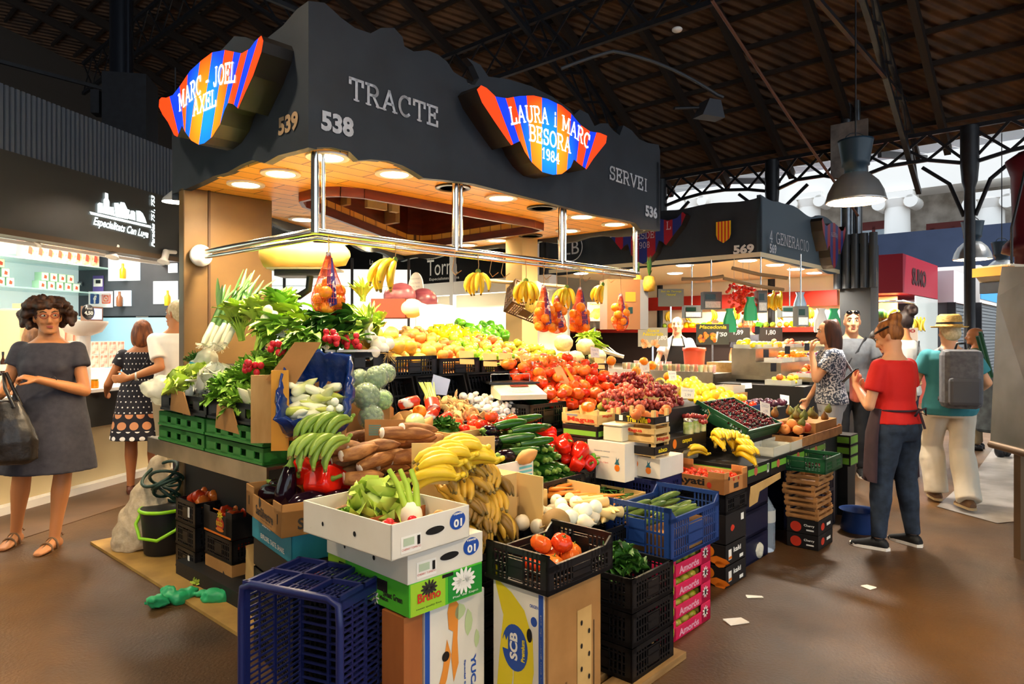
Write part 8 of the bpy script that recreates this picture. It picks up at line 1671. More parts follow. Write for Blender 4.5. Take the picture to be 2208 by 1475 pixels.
# courgettes, aubergines, peppers
k = 0
for lay in range(5):
 for j in range(7-lay):
  u = .79+.062*(j+lay*.5); z = .66+.056*lay; v = -.72+.035*lay
  inst('courgette', S(u+.02, v+.05, z), 'dark green courgette with its end towards the viewer in the courgette pile', 'courgette', 'courgettes end-on in the pile', aim(VD+UD*R.uniform(-.12,.12)+ZD*R.uniform(-.05,.1), R.uniform(0,6)), 1.42)
for j, (u, v, z, a) in enumerate(((.86,-.66,.90,.25),(1.0,-.62,.93,.1),(.92,-.56,.96,.0),(1.1,-.6,.92,-.1),(.82,-.72,.84,.4),(1.12,-.5,.97,.1),(.98,-.7,.87,.1))): inst('courgette', S(u, v, z), 'long courgette lying across the top of the courgette pile', 'courgette', 'courgettes across the top', aim(UD*1.0-VD*(.2+a)+ZD*.06, j), 1.15)
for j, (u, v, z, a) in enumerate(((.70,-.62,.885,.3),(.72,-.70,.82,.2),(.76,-.55,.93,.4))): inst('aubergine', S(u, v, z), ('upper', 'lower', 'rear')[j]+' glossy aubergine at the left of the courgette pile', 'aubergine', None, aim(-UD*.9-VD*a+ZD*.1, j), .9)
heap('red_pepper', 15, .044, 1.22, 1.42, -.78, -.50, lambda u, v: .66+(v+.8)*.35, 'glossy red pepper right of the courgettes', 'red peppers beside the courgettes', 'pepper'); inst('green_pepper', S(1.42, -.78, .72), 'green pepper at the right end of the red peppers', 'pepper', None, (1, .5, 0), .9)
inst('green_pepper', RV(1235, 930, -.5), 'large green pepper on top of the courgette pile at the right', 'pepper', None, (.3,.2,0), 1.1)
# cassava, plantain, sweet potatoes, onions, tomatoes
for i in range(64):
 lay = i//16; u = R.uniform(-.16, .42); v = R.uniform(-.74, -.36)+.02*lay; z = .80+.05*lay
 inst('cassava', S(u, v, z), 'brown cassava root with a white cut end in the cassava pile', 'cassava', 'cassava pile', aim(Vec((.75+R.uniform(-.3,.3), .55+R.uniform(-.4,.2), R.uniform(-.05,.25))), R.uniform(0,6)), (R.uniform(.85,1.05), R.uniform(.85,1.05), R.uniform(.5,.72)))
inst('cassava', RD(880, 935, 3.12), 'thick cassava root on top with a round white cut facing the viewer', 'cassava', None, aim((.75,.55,-.1)), .95); inst('cassava', RD(905, 925, 3.2), 'upper cassava root with a white cut face behind the thick one', 'cassava', None, aim((.6,.8,-.15)), .85)
for i, (px, py, d, a) in enumerate(((700, 925, 2.98, 0), (725, 920, 3.0, .2), (748, 925, 3.02, .4), (690, 965, 2.9, -.1), (718, 965, 2.92, .2), (742, 968, 2.95, .35))):
 inst('plantain_hand', RD(px+14, py-30, d), 'hand of green plantains in the green heap left of the cassava', 'plantains', 'green plantain heap', hr((-.5, -.75, -.75), (-.6, -.3, .8)), .95, name='plantain_hand')
heap('sweet_potato', 9, .046, .26, .46, -.46, -.26, .90, 'tan sweet potato heaped behind the cassava', 'sweet potatoes', 'sweet potato', sc=.9); heap('potato', 10, .036, .50, .68, -.96, -.82, .64, 'tan potato in the small cardboard tray', 'potatoes in the small tray', 'potato', sc=1.0)
inst('sweet_potato', RD(1135, 985, 3.45), 'large round tan tuber on top of the small potato tray', 'potato', None, (.4,1,0), .8, name='tuber')
frisee('spinach', 'small dark spinach leaves in the light box by the middle tomatoes', 'spinach', S(.60, -.36, .92), .10, [G['leafd'], G['leafd']], 110, 101, .5, w=.02)
heap('tomato', 24, .036, .72, 1.05, -.50, -.30, lambda u, v: .87, 'red tomato in the middle heap between greens and courgettes', 'middle tomato heap', 'tomato', upright=True, sc=1.05)
inst('orange', RD(905, 888, 3.6), 'pale orange citrus in front of the red packets', 'orange', None, None, 1.0); m = MB().ell((0,0,0), (.05,.08,.045), 14); o = m.build('wrapped_lettuce', fm('wlet', '8aa848', 'c8d890', .2), None, RD(895, 910, 3.45)); tag(o, 'film-wrapped pale lettuce in front of the red packets', 'lettuce')
# ripe banana pile
k = 0
for lay in range(5):
 for j in range(5):
  u = .06+.066*j-.005*lay; z = .62+.07*lay; v = -1.06+.025*lay
  inst('ripe_banana_hand' if lay < 4 else 'banana_hand', S(u-.02, v+.06, z+.07), 'freckled ripe banana hand in the tall banana pile' if lay < 4 else 'yellow banana hand in the top layer of the tall banana pile', 'bananas', 'ripe banana pile' if lay < 4 else 'top layer of the banana pile', hr(-VD*.7-ZD*R.uniform(.3,1)+UD*R.uniform(-.7,.4), -VD*R.uniform(.2,.8)+ZD+UD*R.uniform(-.4,.4)), R.uniform(.85,1.1), name='banana_hand')
for j, (px, py, d, a) in enumerate(((960, 1015, 2.72, 2.6), (985, 1000, 2.78, 2.7), (1010, 985, 2.85, 2.8), (955, 1045, 2.66, 2.6), (1040, 1010, 2.85, 2.9))): inst('banana_hand', RD(px+45, py-22, d+.05), ('left', 'middle', 'top', 'lower left', 'right')[j]+' large yellow banana hand on the crest of the ripe banana pile', 'bananas', None, hr((-1, -.25+.1*j, -.3), (0, -.3, 1)), 1.12, name='banana_hand')
tag(MB().box(0,0,0,.40,.26,.26).build('banana_box', K_light, None, S(.06, -1.02, .56), ANG), 'light cardboard box at the core of the banana pile', 'box'); tag(MB().box(0,0,0,.008,.28,.24).build('side_card', mat('cream_card'), None, S(.50, -1.14, .57), ANG), 'cream card standing at the right side of the banana pile', 'cardboard')
# turnips, parsnips, carrots, beans
heap('white_onion', 8, .036, .52, .8, -1.26, -1.02, .60, 'round white turnip in the low crate right of the bananas', 'round white turnips', 'turnip', name='turnip'); heap('turnip', 16, .034, .46, .78, -1.28, -1.0, .56, 'cream turnip in the low crate right of the bananas', 'cream turnips', 'turnip', sc=1.1)
for i in range(16): inst('parsnip', S(R.uniform(.78,.95), R.uniform(-1.26,-1.0), .57+.035*(i//6)), 'tan parsnip between turnips and carrots', 'parsnip', 'parsnips', aim(UD*R.uniform(-1,-.3)+VD*R.uniform(-.6,.6)+ZD*.1), 1)
for i in range(30): inst('carrot', S(R.uniform(.92,1.06), R.uniform(-1.2,-.86), .575+.025*(i//9)), 'orange carrot beside the bean box', 'carrot', 'carrots', aim(UD*R.uniform(.3,1)+VD*R.uniform(-.9,.0)+ZD*.1), 1.0)
m = MB().ell((0,0,0), (.065,.065,.06), 16); [m.tube([(0,0,0), Vec((R.gauss(0,1), R.gauss(0,1), -.3)).normalized()*.09], .004, 4) for i in range(30)]; tag(m.build('celeriac', fm('cel', '8a6a38', 'b89458', .7), None, S(.50, -1.22, .62)), 'rough brown celeriac at the corner of the turnip crate', 'celeriac')
m = MB(); [m.tube([p_ := Vec((R.uniform(.04,.36), R.uniform(.04,.3), R.uniform(.02,.06))), p_+Vec((R.uniform(-.05,.05), R.uniform(-.04,.04), R.uniform(0,.015))), p_+Vec((R.uniform(-.1,.1), R.uniform(-.05,.05), 0))], .0035, 5) for i in range(130)]; tag(m.build('green_beans', G['leafd'], None, S(1.04, -1.10, .515), ANG), 'loose heap of thin green beans in the shallow cream box', 'green beans', kind='stuff')
# lettuce in the black crates on the pallet
frisee('lettuce', 'dark crinkled lettuce in black plastic inside the crate on the pallet', 'lettuce', S(.64, -1.45, .42), .12, [G['leafm'], G['leafd']], 90, 110, .6, w=.04)
# tomatoes in the front crate
for i, (u, v, z) in enumerate(((.10,-1.52,.60),(.16,-1.46,.60),(.20,-1.53,.60),(.12,-1.45,.655),(.27,-1.48,.60),(.05,-1.46,.60),(.17,-1.51,.66))): inst('ribbed_tomato', S(u, v, z), 'big red tomato in the lattice crate on the banana carton', 'tomato', 'tomatoes in the front crate', (R.uniform(-.4,.4), R.uniform(-.4,.4), i), 1.0, name='tomato')
# white carton contents (local frame of the carton)
WT = Matrix.Translation((-.38, 2.15, .74)) @ Matrix.Rotation(radians(49), 4, 'Z')
def wf(x, y, z): return WT @ Vec((x, y, z))
q = wf(.21, .33, .085); frisee('cabbage', 'pale green cabbage in the open white carton', 'cabbage', wf(.20, .33, .03), .12, [G['cabbage'], G['leafl']], 30, 120, 1.15, w=.07); frisee('little_lettuce', 'small green lettuce left of the cabbage in the white carton', 'lettuce', wf(.10, .36, .03), .055, [G['leafl'], G['leafm']], 50, 121, .9, w=.025); frisee('little_lettuce', 'darker little lettuce in the left corner of the white carton', 'lettuce', wf(.05, .44, .02), .045, [G['leafl'], G['leafm']], 50, 122, .9, w=.02)
t = thing('fennel', 'white fennel bulb with pale stalks in the white carton', 'fennel', wf(.22, .16, .075)); MB().ell((0,0,0), (.04,.028,.05), 14).build('bulb', G['white'], t); m = MB(); [m.tube([(x,0,.03),(x*1.6-.02,.03,.10),(x*2-.05,.06,.15)], [.014,.011,.009], 8) for x in (-.02,.0,.02)]; m.build('stalks', G['leafl'], t)
RAD = MB().ell((0,0,0), (.0125,.0125,.014), 10).mesh('radish', G['radish'])
for i in range(14): inst('cherry', wf(.04+.2*R.random(), .06+.13*R.random(), .035+.03*(i//7)), 'red radish in the open white carton', 'radish', 'radishes in the white carton', None, 1.45, name='radish').data = RAD
for i in range(4): inst('potato', wf(.28+.03*(i % 2), .06+.05*(i//2), .05), 'brown potato in the right corner of the white carton', 'potato', 'potatoes in the white carton', None, .8)
for i in range(3): inst('carrot', wf(.09+.04*i, .26, .045), 'carrot tip in the open white carton', 'carrot', 'carrots in the white carton', aim(WT.to_3x3() @ Vec((1,.2,.1))), .7)
tag(MB().box(0,0,0,.33,.006,.07).build('divider', mat('orange_card'), None, wf(.01, .22, .01), radians(49)), 'orange-brown card divider inside the white carton', 'cardboard'); tag(MB().box(.01,.01,.007,.34,.49,.03).build('carton_filler', K_light, None, WT.to_translation(), radians(49)), 'card layer on the bottom of the white carton', 'cardboard')
inst('cassava', wf(.14, .44, .07), 'short brown root in the back of the white carton', 'cassava', None, aim(WT.to_3x3() @ Vec((1,.1,.1))), .38)
# kraft aubergine box contents
KT = Matrix.Translation((-.893, 2.646, .665)) @ Matrix.Rotation(radians(36), 4, 'Z')
def kf(x, y, z): return KT @ Vec((x, y, z))
tag(MB().box(.01,.01,.007,.39,.49,.05).build('carton_filler', K_brown, None, KT.to_translation(), radians(36)), 'card layer on the bottom of the kraft aubergine box', 'cardboard')
for i, (x, y, z, d, s_) in enumerate(((.14,.40,.10,(-.2,.9,.2),.95),(.10,.26,.14,(.1,-.1,1),1.0),(.18,.12,.10,(1,-.1,.1),1.0),(.08,.34,.10,(.3,-1,.1),.9),(.28,.10,.10,(1,.5,.05),.9))): inst('aubergine', kf(x, y, z), ('back left aubergine in the kraft leaf logo box', 'upright aubergine pointing up in the kraft leaf logo box', 'front aubergine lying along the rim of the kraft box', 'left aubergine in the kraft leaf logo box', 'right aubergine under the red peppers in the kraft box')[i], 'aubergine', None, aim((KT.to_3x3() @ Vec(d))), s_)
for i, (x, y, z, s_) in enumerate(((.20,.36,.19,1.25),(.22,.16,.17,1.45),(.32,.22,.16,1.3),(.30,.30,.18,1.2))): inst('red_pepper', kf(x, y, z), ('rear', 'front and largest', 'right', 'rear right')[i]+' glossy red pepper in the kraft aubergine box', 'pepper', None, (R.uniform(1,2.4), R.uniform(-.6,.6), i*1.3), s_)
# tomatoes in the left stack
for i in range(9): q = N3+Vec(( (U[0]*(.08+.07*(i % 3))+V[0]*(.08+.06*(i//3))), (U[1]*(.08+.07*(i % 3))+V[1]*(.08+.06*(i//3))), .42+.02*(i % 2))); inst('ribbed_tomato', q, 'red tomato on the crates beside the green bucket', 'tomato', 'tomatoes by the bucket', None, 1.0, name='tomato')
for i in range(8): inst('tomato', S(u4+.06+.06*(i % 4), v4+.06+.08*(i//4), .26), 'tomato in the crate under the flame logo carton', 'tomato', 'tomatoes under the flame logo carton', None, 1)
for i in range(6): inst('ribbed_tomato', S(u4+.06+.08*(i % 3), v4+.10+.1*(i//3), .42), 'red tomato in the flame logo carton', 'tomato', 'tomatoes in the flame logo carton', None, 1, name='tomato')
q = RZ(455, 1248, .035); inst('potato', q, 'reddish potato fallen on the plywood sheet', 'potato', None, None, .9); frisee('fallen_leaves', 'fallen green leaves on the plywood beside the green bag', 'leaves', RZ(440, 1262, .01), .07, [G['leafm'], G['leafl']], 20, 130, .2, w=.02)
# --- hanging bananas and orange nets
def hookat(px, py, lab, v_=.1):
 q = Vec(RV(px, py, v_)); o = tag(MB().tube([(0,0,0), (.004,0,.03), (.0,0,max(.04, 2.0-q.z-.02)), (.0,.012,2.03-q.z), (.0,.03,2.005-q.z)], .0028, 5).build('wire_hook', mat('hook_wire', 'b08858', .4, .5), None, q), lab, 'hook'); return q
for i, (px, py, n, s_, rz_) in enumerate(((852, 556, 9, 1.25, 3.3), (1031, 582, 6, .92, 4.4), (1134, 602, 9, 1.0, 4.7), (1222, 616, 8, 1.0, 3.9), (1300, 610, 7, .92, 3.1))):
 nm = ('the orange net bag and the white notice', 'the bread sign and the cream post', 'the cream post and the orange nets', 'the two orange nets', 'the right orange nets')[i]
 q = hookat(px, py, 'bent wire hook holding the bananas between '+nm); t = thing('banana_bunch', 'hanging bunch of yellow bananas between '+nm, 'bananas', q, rz_, rot=(0, 0, rz_)); MB().ell((0,0,-.012), (.015,.02,.02), 8).build('stem', G['stem'], t)
 for k_ in range(n):
  a = (k_/(n-1)-.5)*2.6; M = Matrix.Rotation(a, 3, 'Z') @ Matrix.Rotation((-.30 if i == 0 else -.08)-(k_ % 2)*.28, 3, 'Y'); onebanana(MB(), .17*s_*R.uniform(.93, 1.05), .0185*s_, M).build('banana', [G['banana'], G['bananatip']], t)
def netbag(label, px, py, n, H_, w, seed, v_=.1, grp=None):
 q = hookat(px, py, 'wire hook holding '+label.split(' hanging')[0]); r = random.Random(seed); t = thing('orange_net', label, 'net bag', q)
 prof = [(.012, 0), (.02, -.03), (.05*w, -.12), (.09*w, -.24*H_/.36), (.095*w, -H_*.8), (.06*w, -H_), (.005, -H_*1.03)]
 m = MB().lathe(prof, 22, cap=False); o = m.build('net', G['net'], t); wf_ = o.modifiers.new('w', 'WIREFRAME'); wf_.thickness = .0022; sb = o.modifiers.new('s', 'SUBSURF'); sb.levels = 1; sb.render_levels = 1
 o.modifiers.move(1, 0); bake(o); m = MB(); zz = -.03
 m.add([Vec((x*w*.6, -.072*w*(min(1, -z/.2)), z)) for x, z in ((.005,-.02),(.04,-.02),(.09,-.16),(.11,-.30*H_/.36),(.03,-.32*H_/.36),(.01,-.16))], [(0,1,2,5),(5,2,3,4)]); m.build('label_band', mat('net_label', '30206a', .35, col2='e8d8d0', scale=26, lo=.55, hi=.6), t)
 MB().tube([(0,0,-.03),(.0,0,.01)], [.02,.012], 8).build('knot', mat('net_label'), t)
 P = []
 for i in range(n):
  best = None
  for _ in range(40):
   a = r.uniform(0, 6.28); rr = .062*w*sqrt(r.random()); x, y = cos(a)*rr, sin(a)*rr; z = -H_+.035
   for (X, Y, Z) in P:
    d2 = (X-x)**2+(Y-y)**2
    if d2 < .0695**2: z = max(z, Z+sqrt(.0695**2-d2))
   if best is None or z < best[2]: best = (x, y, z)
  if best[2] < -.07: P.append(best)
 for p in P: inst('orange', q+Vec(p), 'orange inside '+label.split(' hanging')[0], 'orange', 'oranges in '+label.split(' hanging')[0])
netbag('the nearest orange net with purple label hanging above the radishes', 708, 548, 10, .33, 1.0, 1)
netbag('the left orange net of the right group hanging from the rail', 1172, 617, 9, .33, .85, 2, .1); netbag('the red orange net hanging right of the fourth banana bunch', 1250, 622, 10, .34, .9, 3, .1)
netbag('the shorter orange net hanging near the right rail post', 1338, 636, 9, .30, .8, 4, .1); netbag('the low orange net hanging between the middle banana bunches', 1200, 640, 8, .27, .8, 5, .25)
for i, px in enumerate((985, 1065, 1090, 1180, 1265, 1320)):
 q = Vec(RV(px, 590+.05*(px-985), .1)); tag(MB().tube([(.0,.0,2.03-q.z), (-.01,0,2.0-q.z), (-.03,0,.02), (-.01,0,-.01), (.03,0,.02)], .0028, 5).build('wire_hook', mat('hook_wire'), None, q), ('empty bent wire hook on the chrome rail beside the cream post' if i in (1, 2) else 'empty bent wire hook on the chrome rail'), 'hook', 'empty hooks beside the cream post' if i in (1, 2) else 'empty hooks along the rail')
# big squash on the scale pan
q = RD(655, 580, 4.25); t = thing('hanging_scale', 'flat scale pan on a black bent arm holding the huge squash', 'scale', q)
MB().box(-.19, -.12, -.012, .22, .12, 0).build('pan', mat('pan_olive', '8a8460', .35, .5), t); MB().box(-.15, -.1, -.05, .17, .1, -.012).build('weigh_box', mat('scale_dark', '1c1c1c', .4), t); MB().tube([(.04,0,-.04), (.03,0,-.13), (-.03,0,-.17), (-.2,.05,-.18), (-.3,.1,-.22), (-.3,.12,-1.0)], .022, 8).build('arm', mat('scale_dark'), t)
m = MB().tube([(-.28,0,.07),(-.25,0,.072),(-.15,0,.07),(0,0,.065),(.14,0,.062),(.24,0,.07),(.275,0,.075)], [.03,.085,.095,.082,.078,.07,.02], 20); tag(m.build('squash', G['squash'], None, (q[0]+.01, q[1], q[2]+.02)), 'huge pale yellow squash lying on the scale pan', 'squash')
# --- stall 569 goods
def at2(px, py, d): return RD(px, py, d)
M_sign = mat('olive_board', '4a4634', .4)
def bsign(label, px, py, d, w, h, lines, fruit, col=M_sign):
 q = RD(px, py, d); t = thing('price_board', label, 'sign', q, 0); b = MB().box(-w/2, 0, -h/2, w/2, .02, h/2).build('board', col, t)
 for mm, items in lines:
  m = MB(); [text(m, s, (x*w, -.003, z*h), (1,0,0), (0,0,1), h=hh, w=ww, bold=.03, shear=.2) for s, x, z, hh, ww in items]; m.build('lettering', mm, b)
 if fruit:
  m = MB(); [m.ell((fruit[0]*w+R.uniform(-.11,.11)*w/.4, -.002, fruit[1]*h+R.uniform(-.2,.2)*h), (.025,.003,.025), 8) for i in range(16)]; m.build('fruit_picture', mat(fruit[2], fruit[3], .5, col2=fruit[4], scale=14), b)
 MB().box(-.01, .01, -h/2-.2, .01, .02, -h/2).build('stand', M_chrome, t)
bsign('juice board reading Sucs Naturals left of the vendor', 1408, 727, 7.9, .34, .22, [(M_yel, [('Sucs', 0, .35, .04, .15), ('Naturals', 0, .16, .04, .24)]), (M_paper, [('1,80', .3, -.05, .06, .12)])], (-.1, -.3, 'pic_orange', 'e88828', 'e8d0a0'), mat('pale_board2', 'b8b098', .4))
bsign('dark board reading Macedonia 1,50 with a fruit picture', 1537, 721, 8.0, .38, .24, [(M_yel, [('Macedonia', 0, .36, .045, .32)]), (M_paper, [('1', .12, -.12, .12, .045), ("'50", .32, .0, .05, .09)])], (-.2, -.12, 'pic_mix', 'd84818', 'e8b820'))
bsign('hanging grey board reading Suc de Taronja', 1447, 642, 8.6, .32, .22, [(M_yel, [('Suc de Taronja', 0, .35, .03, .26), ('Natural', 0, .18, .03, .12)])], None, mat('grey_board2', '8a8670', .4)); bsign('small white juice card under the right orange nets', 1283, 672, 7.2, .16, .2, [(M_yel, [('Taronja', 0, .38, .02, .12)])], (0, -.1, 'pic_lem', 'e8d020', 'f0e890'), M_white)
def elscale(label, px, py, d, w, h):
 q = RD(px, py, d); t = thing('hanging_scale', label, 'scale', q); MB().box(-w/2, 0, -h/2, w/2, .14, h/2).build('casing', mat('scale_grey', '5a5e5c', .4), t); MB().box(-w*.4, -.004, h*.05, w*.15, 0, h*.35).build('display', mat('lcd_green', '0c2a1c', .2, emit=.1), t)
 MB().box(-w*.42, -.004, -h*.42, w*.42, 0, -h*.05).build('keypad', mat('key_pale', 'c8c8c0', .5, col2='e8e4e0', scale=90), t); MB().tube([(0, .07, h/2), (0, .07, 2.42-q[2])], .01, 6).build('hanger', M_chrome, t)
elscale('grey electronic scale hanging in the middle of stall 569', 1537, 648, 8.6, .23, .22); elscale('grey scale hung low left of the middle one in stall 569', 1495, 672, 9.2, .24, .17); elscale('tall grey scale side hanging right of the vine tomatoes', 1645, 650, 8.3, .11, .27); elscale('brown-grey scale box hanging above the cherries at the right of stall 569', 1732, 682, 8.0, .13, .24); elscale('dark scale behind the hanging bananas at the right of stall 569', 1707, 672, 9.6, .3, .16)
q = RD(1345, 655, 6.4); t = thing('cardboard_box', 'big brown box with grey printed side standing at the right rail end', 'box', (q[0], q[1], q[2]-.24), .15); b = MB().box(-.16, 0, 0, .16, .25, .47).build('box_body', mat('box_bronze', '7a5230', .5), t); MB().box(.16, 0, 0, .24, .25, .47).build('grey_side', mat('box_grey', '70747c', .5), t); prt(b, (.32, .25, .47), mat('lcd_green'), [('r', 'B', .05, .38, .14, .06, None, .004)]); prt(b, (.32, .25, .47), M_orange, [('r', 'B', .2, .65, .1, .09, None, .004)])
def pineapple(label, px, py, d, s_=1):
 q = RD(px, py, d); t = thing('pineapple', label, 'pineapple', q); MB().lathe([(.001,-.07*s_),(.045*s_,-.06*s_),(.055*s_,0),(.04*s_,.06*s_),(.001,.07*s_)], 16, lob=lambda a, z: .05*sin(a*8+z*200)).build('fruit', fm('pine', 'b88a28', 'd8a840', .6, 30), t); m = MB()
 for i in range(22): a = R.uniform(0, 6.28); leafcard(m, (0,0,.06*s_), (cos(a)*.035*s_, sin(a)*.035*s_, R.uniform(.12,.24)*s_), .010, 0, -.1, 3, .05, i)
 m.build('crown', G['leafd'], t)
pineapple('tall pineapple standing on the brown box at the right rail end', 1400, 612, 6.4, 1.1); pineapple('pineapple with low spiky crown left of the tall one', 1375, 605, 6.5, .8)
# hanging vine tomatoes, bananas and green bags
for i, (px, n) in enumerate(((1583, 34), (1602, 40), (1615, 36))):
 q = RD(px, 640, 8.4); t = thing('vine_tomatoes', ('left', 'middle', 'right')[i]+' string of vine tomatoes hanging over stall 569', 'tomatoes', q); m = MB(); [m.ell((R.gauss(0,.04), R.gauss(0,.04), R.uniform(-.17,.17)-.03*i), .022, 9) for k_ in range(n)]; m.build('tomatoes', G['tomato'], t); MB().tube([(0,0,.2),(0,0,2.4-q[2])], .003, 4).build('string', M_white, t)
for i, px in enumerate((1652, 1668, 1684)):
 q = RD(px, 628, 8.6); o = inst('banana_hand', q, ('left', 'middle', 'right')[i]+' bunch of bananas hanging at the right of stall 569', 'bananas', None, (0, 0, 3.0+i*.4), 1.25, name='banana_bunch')
for i, (px, py, c, s_) in enumerate(((1573, 690, 'green_film', 'green carrier bags hanging left of the vine tomatoes'), (1618, 665, 'green_film', 'green carrier bags hanging behind the vine tomatoes'), (1798, 690, 'green_film', 'green carrier bag hanging at the column by the woman in the blouse'), (1770, 690, 'white_film', 'white carrier bags hanging beside the green one'), (1725, 655, 'blue_film', 'pale blue bags hanging at the back right of stall 569'))):
 q = RD(px, py, 8.3); m = MB().loft([[Vec((x*w, y*.02, z)) for x, y in ((-1,-1),(-.5,-1.4),(0,-.6),(.5,-1.4),(1,-1),(1,1),(0,.5),(-1,1))] for z, w in ((-.15,.07),(-.12,.08),(.0,.07),(.1,.035),(.14,.05))]); tag(m.build('carrier_bag', mat(c, {'green_film': '', 'white_film': 'dcdcd8', 'blue_film': 'a8c8e0'}[c] or '2ea868', .4), None, q), s_, 'bag')
# rustic branch poles
for i, (a, b) in enumerate((((1470, 602), (1560, 596)), ((1578, 578), (1698, 600)), ((1560, 600), (1690, 625)))):
 tag(MB().tube([RD(*a, 8.2), RD((a[0]+b[0])/2, (a[1]+b[1])/2+3, 8.2), RD(*b, 8.2)], .022, 8).build('rustic_pole', mat('bark', '9a7c58', .7), None), ('left', 'upper right', 'lower right')[i]+' rustic branch pole hanging under the canopy of stall 569', 'pole')
# fruit heaps of stall 569
def z2(u, v): return 1.0+(v-.5)*.12
def clearlot(kind, n, r, u_, v_, L, W_, z, lb, cat, nm=None, tray_=True):
 if tray_: clear_tray('clear tray of '+lb.split(' in ')[0]+'s in stall 569, '+lb.split(', ')[-1], u_, v_, z, L, W_, .05)
 heap(kind, n, r, u_+.02, u_+L-.02, v_+.02, v_+W_-.02, z+.005, lb, lb, cat, K=10, name=nm)
tierz = lambda v: 1.0
struct(MB().box(6.1, -.1, .98, 9.2, .5, 1.14).box(6.1, .2, 1.14, 9.2, .5, 1.3).build('trim_4', M_steel, None, S(0, 0), ANG))
fr = [('yellow_melon_fruit', 26, .036, 6.15, .2, .8, .3, 1.3, 'yellow plum in the raised row, behind the price tags', 'plum'), ('red_cherry', 46, .016, 6.12, -.42, .30, .2, .98, 'cherry in a clear tray, nearest the steel splash panel', 'cherry'), ('red_cherry', 40, .016, 6.2, -.08, .32, .22, 1.14, 'cherry in a clear tray, one step above the nearest cherries', 'cherry'),
 ('peach', 26, .034, 6.5, -.42, .5, .25, .98, 'apricot in a clear tray, right of the nearest cherries', 'apricot'), ('orange', 26, .034, 6.6, -.08, .5, .22, 1.14, 'small orange in a clear tray, on the middle step', 'orange'), ('red_peach', 24, .036, 7.05, .2, .7, .3, 1.3, 'red peach in the raised row, in the middle of the aisle side', 'peach'), ('plum', 30, .03, 7.2, -.08, .6, .25, 1.14, 'dark plum in a clear tray, on the middle step further along', 'plum'),
 ('plum', 26, .03, 8.0, -.08, .7, .25, 1.14, 'dark fig in a clear tray, beside the far lemons', 'fig'), ('red_peach', 22, .036, 7.1, -.42, .6, .25, .98, 'nectarine in a clear tray, at the front further along', 'nectarine'), ('yellow_melon_fruit', 20, .04, 7.9, -.3, .7, .4, 1.14, 'yellow lemon in the far trays, beside the woman in the blouse', 'lemon'), ('red_apple', 22, .036, 7.9, .2, .8, .3, 1.3, 'red apple in the raised row, at the far end', 'apple')]
for f in fr: clearlot(*f)
clear_tray('clear tub of peaches and lemons on the dark ledge left of the blouse woman', 5.75, -.35, .90, .32, .3, .06); heap('peach', 16, .036, 5.78, 6.04, -.33, -.1, .905, 'peach in the low clear tub beside the woman in the blouse', 'peaches in the low tub', 'peach', kinds=['peach', 'lemon'])
struct(MB().box(5.7, -.5, .0, 6.1, .5, .9).build('trim_5', M_stand, None, S(0, 0), ANG))
# juice cups, straws, red tubs on the steel counter
def cup(label, grp, u, v, z, c, k=1):
 m = MB().lathe([(.026*k, 0), (.036*k, .1*k)], 14, cap=False).lathe([(.001, .002), (.0255*k, .002), (.0345*k, .085*k), (.001, .085*k)], 14, m=1); tag(m.build('juice_cup', [mat('cup_clear', 'f0f0ec', .1, alpha=.3), mat('juice_'+c, c, .25)], None, S(u, v, z)), label, 'cup', grp)
for i in range(22): cup('clear cup of cut fruit in the row on the steel counter of stall 569', 'cut fruit cups', 5.82+.1*(i % 2), .65+.12*(i//2)*1.0, 1.001, ('c8a030', 'd85020', '98b040', 'e0a040')[i % 4])
for i in range(5): cup('cup of red juice standing before the apron vendor', 'red juice cups', 6.08, 1.35+.12*i, 1.001, 'c83018', 1.2)
for i in range(6): cup('cup of orange juice at the left end of the steel counter', 'orange juice cups', 6.02, 2.2+.14*i, 1.001, 'e89018', 1.2)
q = S(6.3, 1.1, 1.0); t = thing('juice_tub', 'red lidded tub on the counter right of the vendor', 'tub', q); MB().lathe([(.12,0),(.14,.26)], 20).build('tub_body', mat('tub_red', 'd85838', .4), t); MB().lathe([(.15,.26),(.15,.3),(.001,.31)], 20).build('tub_lid', mat('tub_lid_red', 'e04818', .4), t)
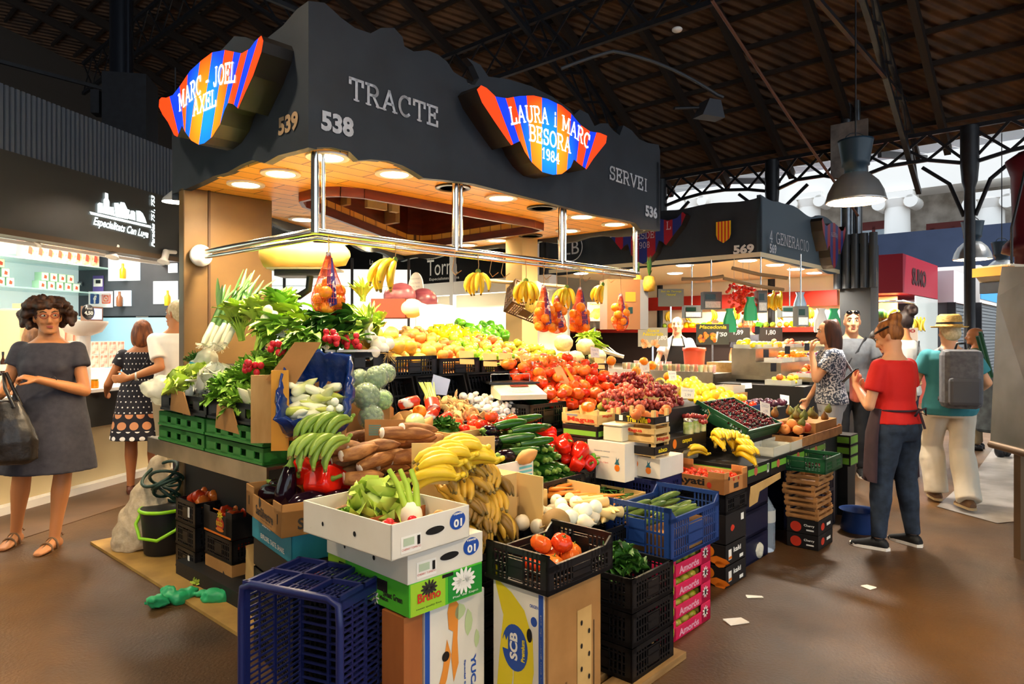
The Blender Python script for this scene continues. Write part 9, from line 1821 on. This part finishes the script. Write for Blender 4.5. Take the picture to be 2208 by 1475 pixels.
tag(MB().box(0,0,0,.5,.35,.12).build('wooden_crate', W_pine, None, S(6.25, .55, 1.0), ANG), 'pale wooden crate on the counter of stall 569', 'box')
# goods on the red wall shelf of stall 569
for i in range(26): inst(R.choice(('green_apple', 'orange', 'red_apple', 'yellow_pepper', 'green_pepper')), S(9.72, .6+i*.115, 1.645), 'fruit or pepper in the row on the red shelf of stall 569', 'fruit', 'row on the red shelf', None, 1.3, name='shelf_fruit')
for i in range(7): inst('banana_hand', S(9.65, .8+i*.42, 1.95), 'banana hand hanging before the red band at the back of stall 569', 'bananas', 'bananas at the back of stall 569', (0,0,R.uniform(0,6)), 1.2)
for i, (px, s_) in enumerate(((1592, '1,89'), (1662, '1,80'))):
 q = RD(px, 722, 9.3); t = thing('chalk_board', ('left', 'right')[i]+' small dark chalk price board reading %s in stall 569' % s_, 'sign', q); b = MB().box(-.16,0,-.1,.16,.012,.1).build('board', mat('chalkboard', '2c2a28', .6), t); m = MB(); text(m, s_, (0,-.003,.03), (1,0,0), (0,0,1), h=.07, bold=0); m.build('lettering', M_white, b)
for i, (px, py, d) in enumerate(((1633, 712, 8.3), (1652, 762, 7.6), (1698, 755, 7.8), (1668, 792, 7.2), (1740, 748, 8.2))):
 q = RD(px, py, d); tag(MB().box(-.03,0,-.045,.03,.005,.045).build('price_tag', M_black, None, q), 'small black price tag stuck in the fruit, '+('above the yellow plums', 'above the nearest cherries', 'above the apricots', 'beside the front cherries', 'among the far plums')[i], 'price tag')
# melons at the kiosk
for i in range(9): m = MB().ell((0,0,0), (.13,.13,.15), 14); tag(m.build('watermelon', G['wmelon'] if i % 3 else F_['lemon'], None, S(13.6+.1*(i % 2), .45+.27*i, 1.87)), 'green striped watermelon on the shelf of the juice kiosk' if i % 3 else 'yellow melon on the shelf of the juice kiosk', 'melon', 'watermelons at the kiosk' if i % 3 else 'yellow melons at the kiosk')
for i in range(4): inst('banana_hand', S(14.0+.35*i, .2, 1.85), 'bananas at the side window of the juice kiosk', 'bananas', 'bananas at the kiosk', (0,0,i), 1.5)
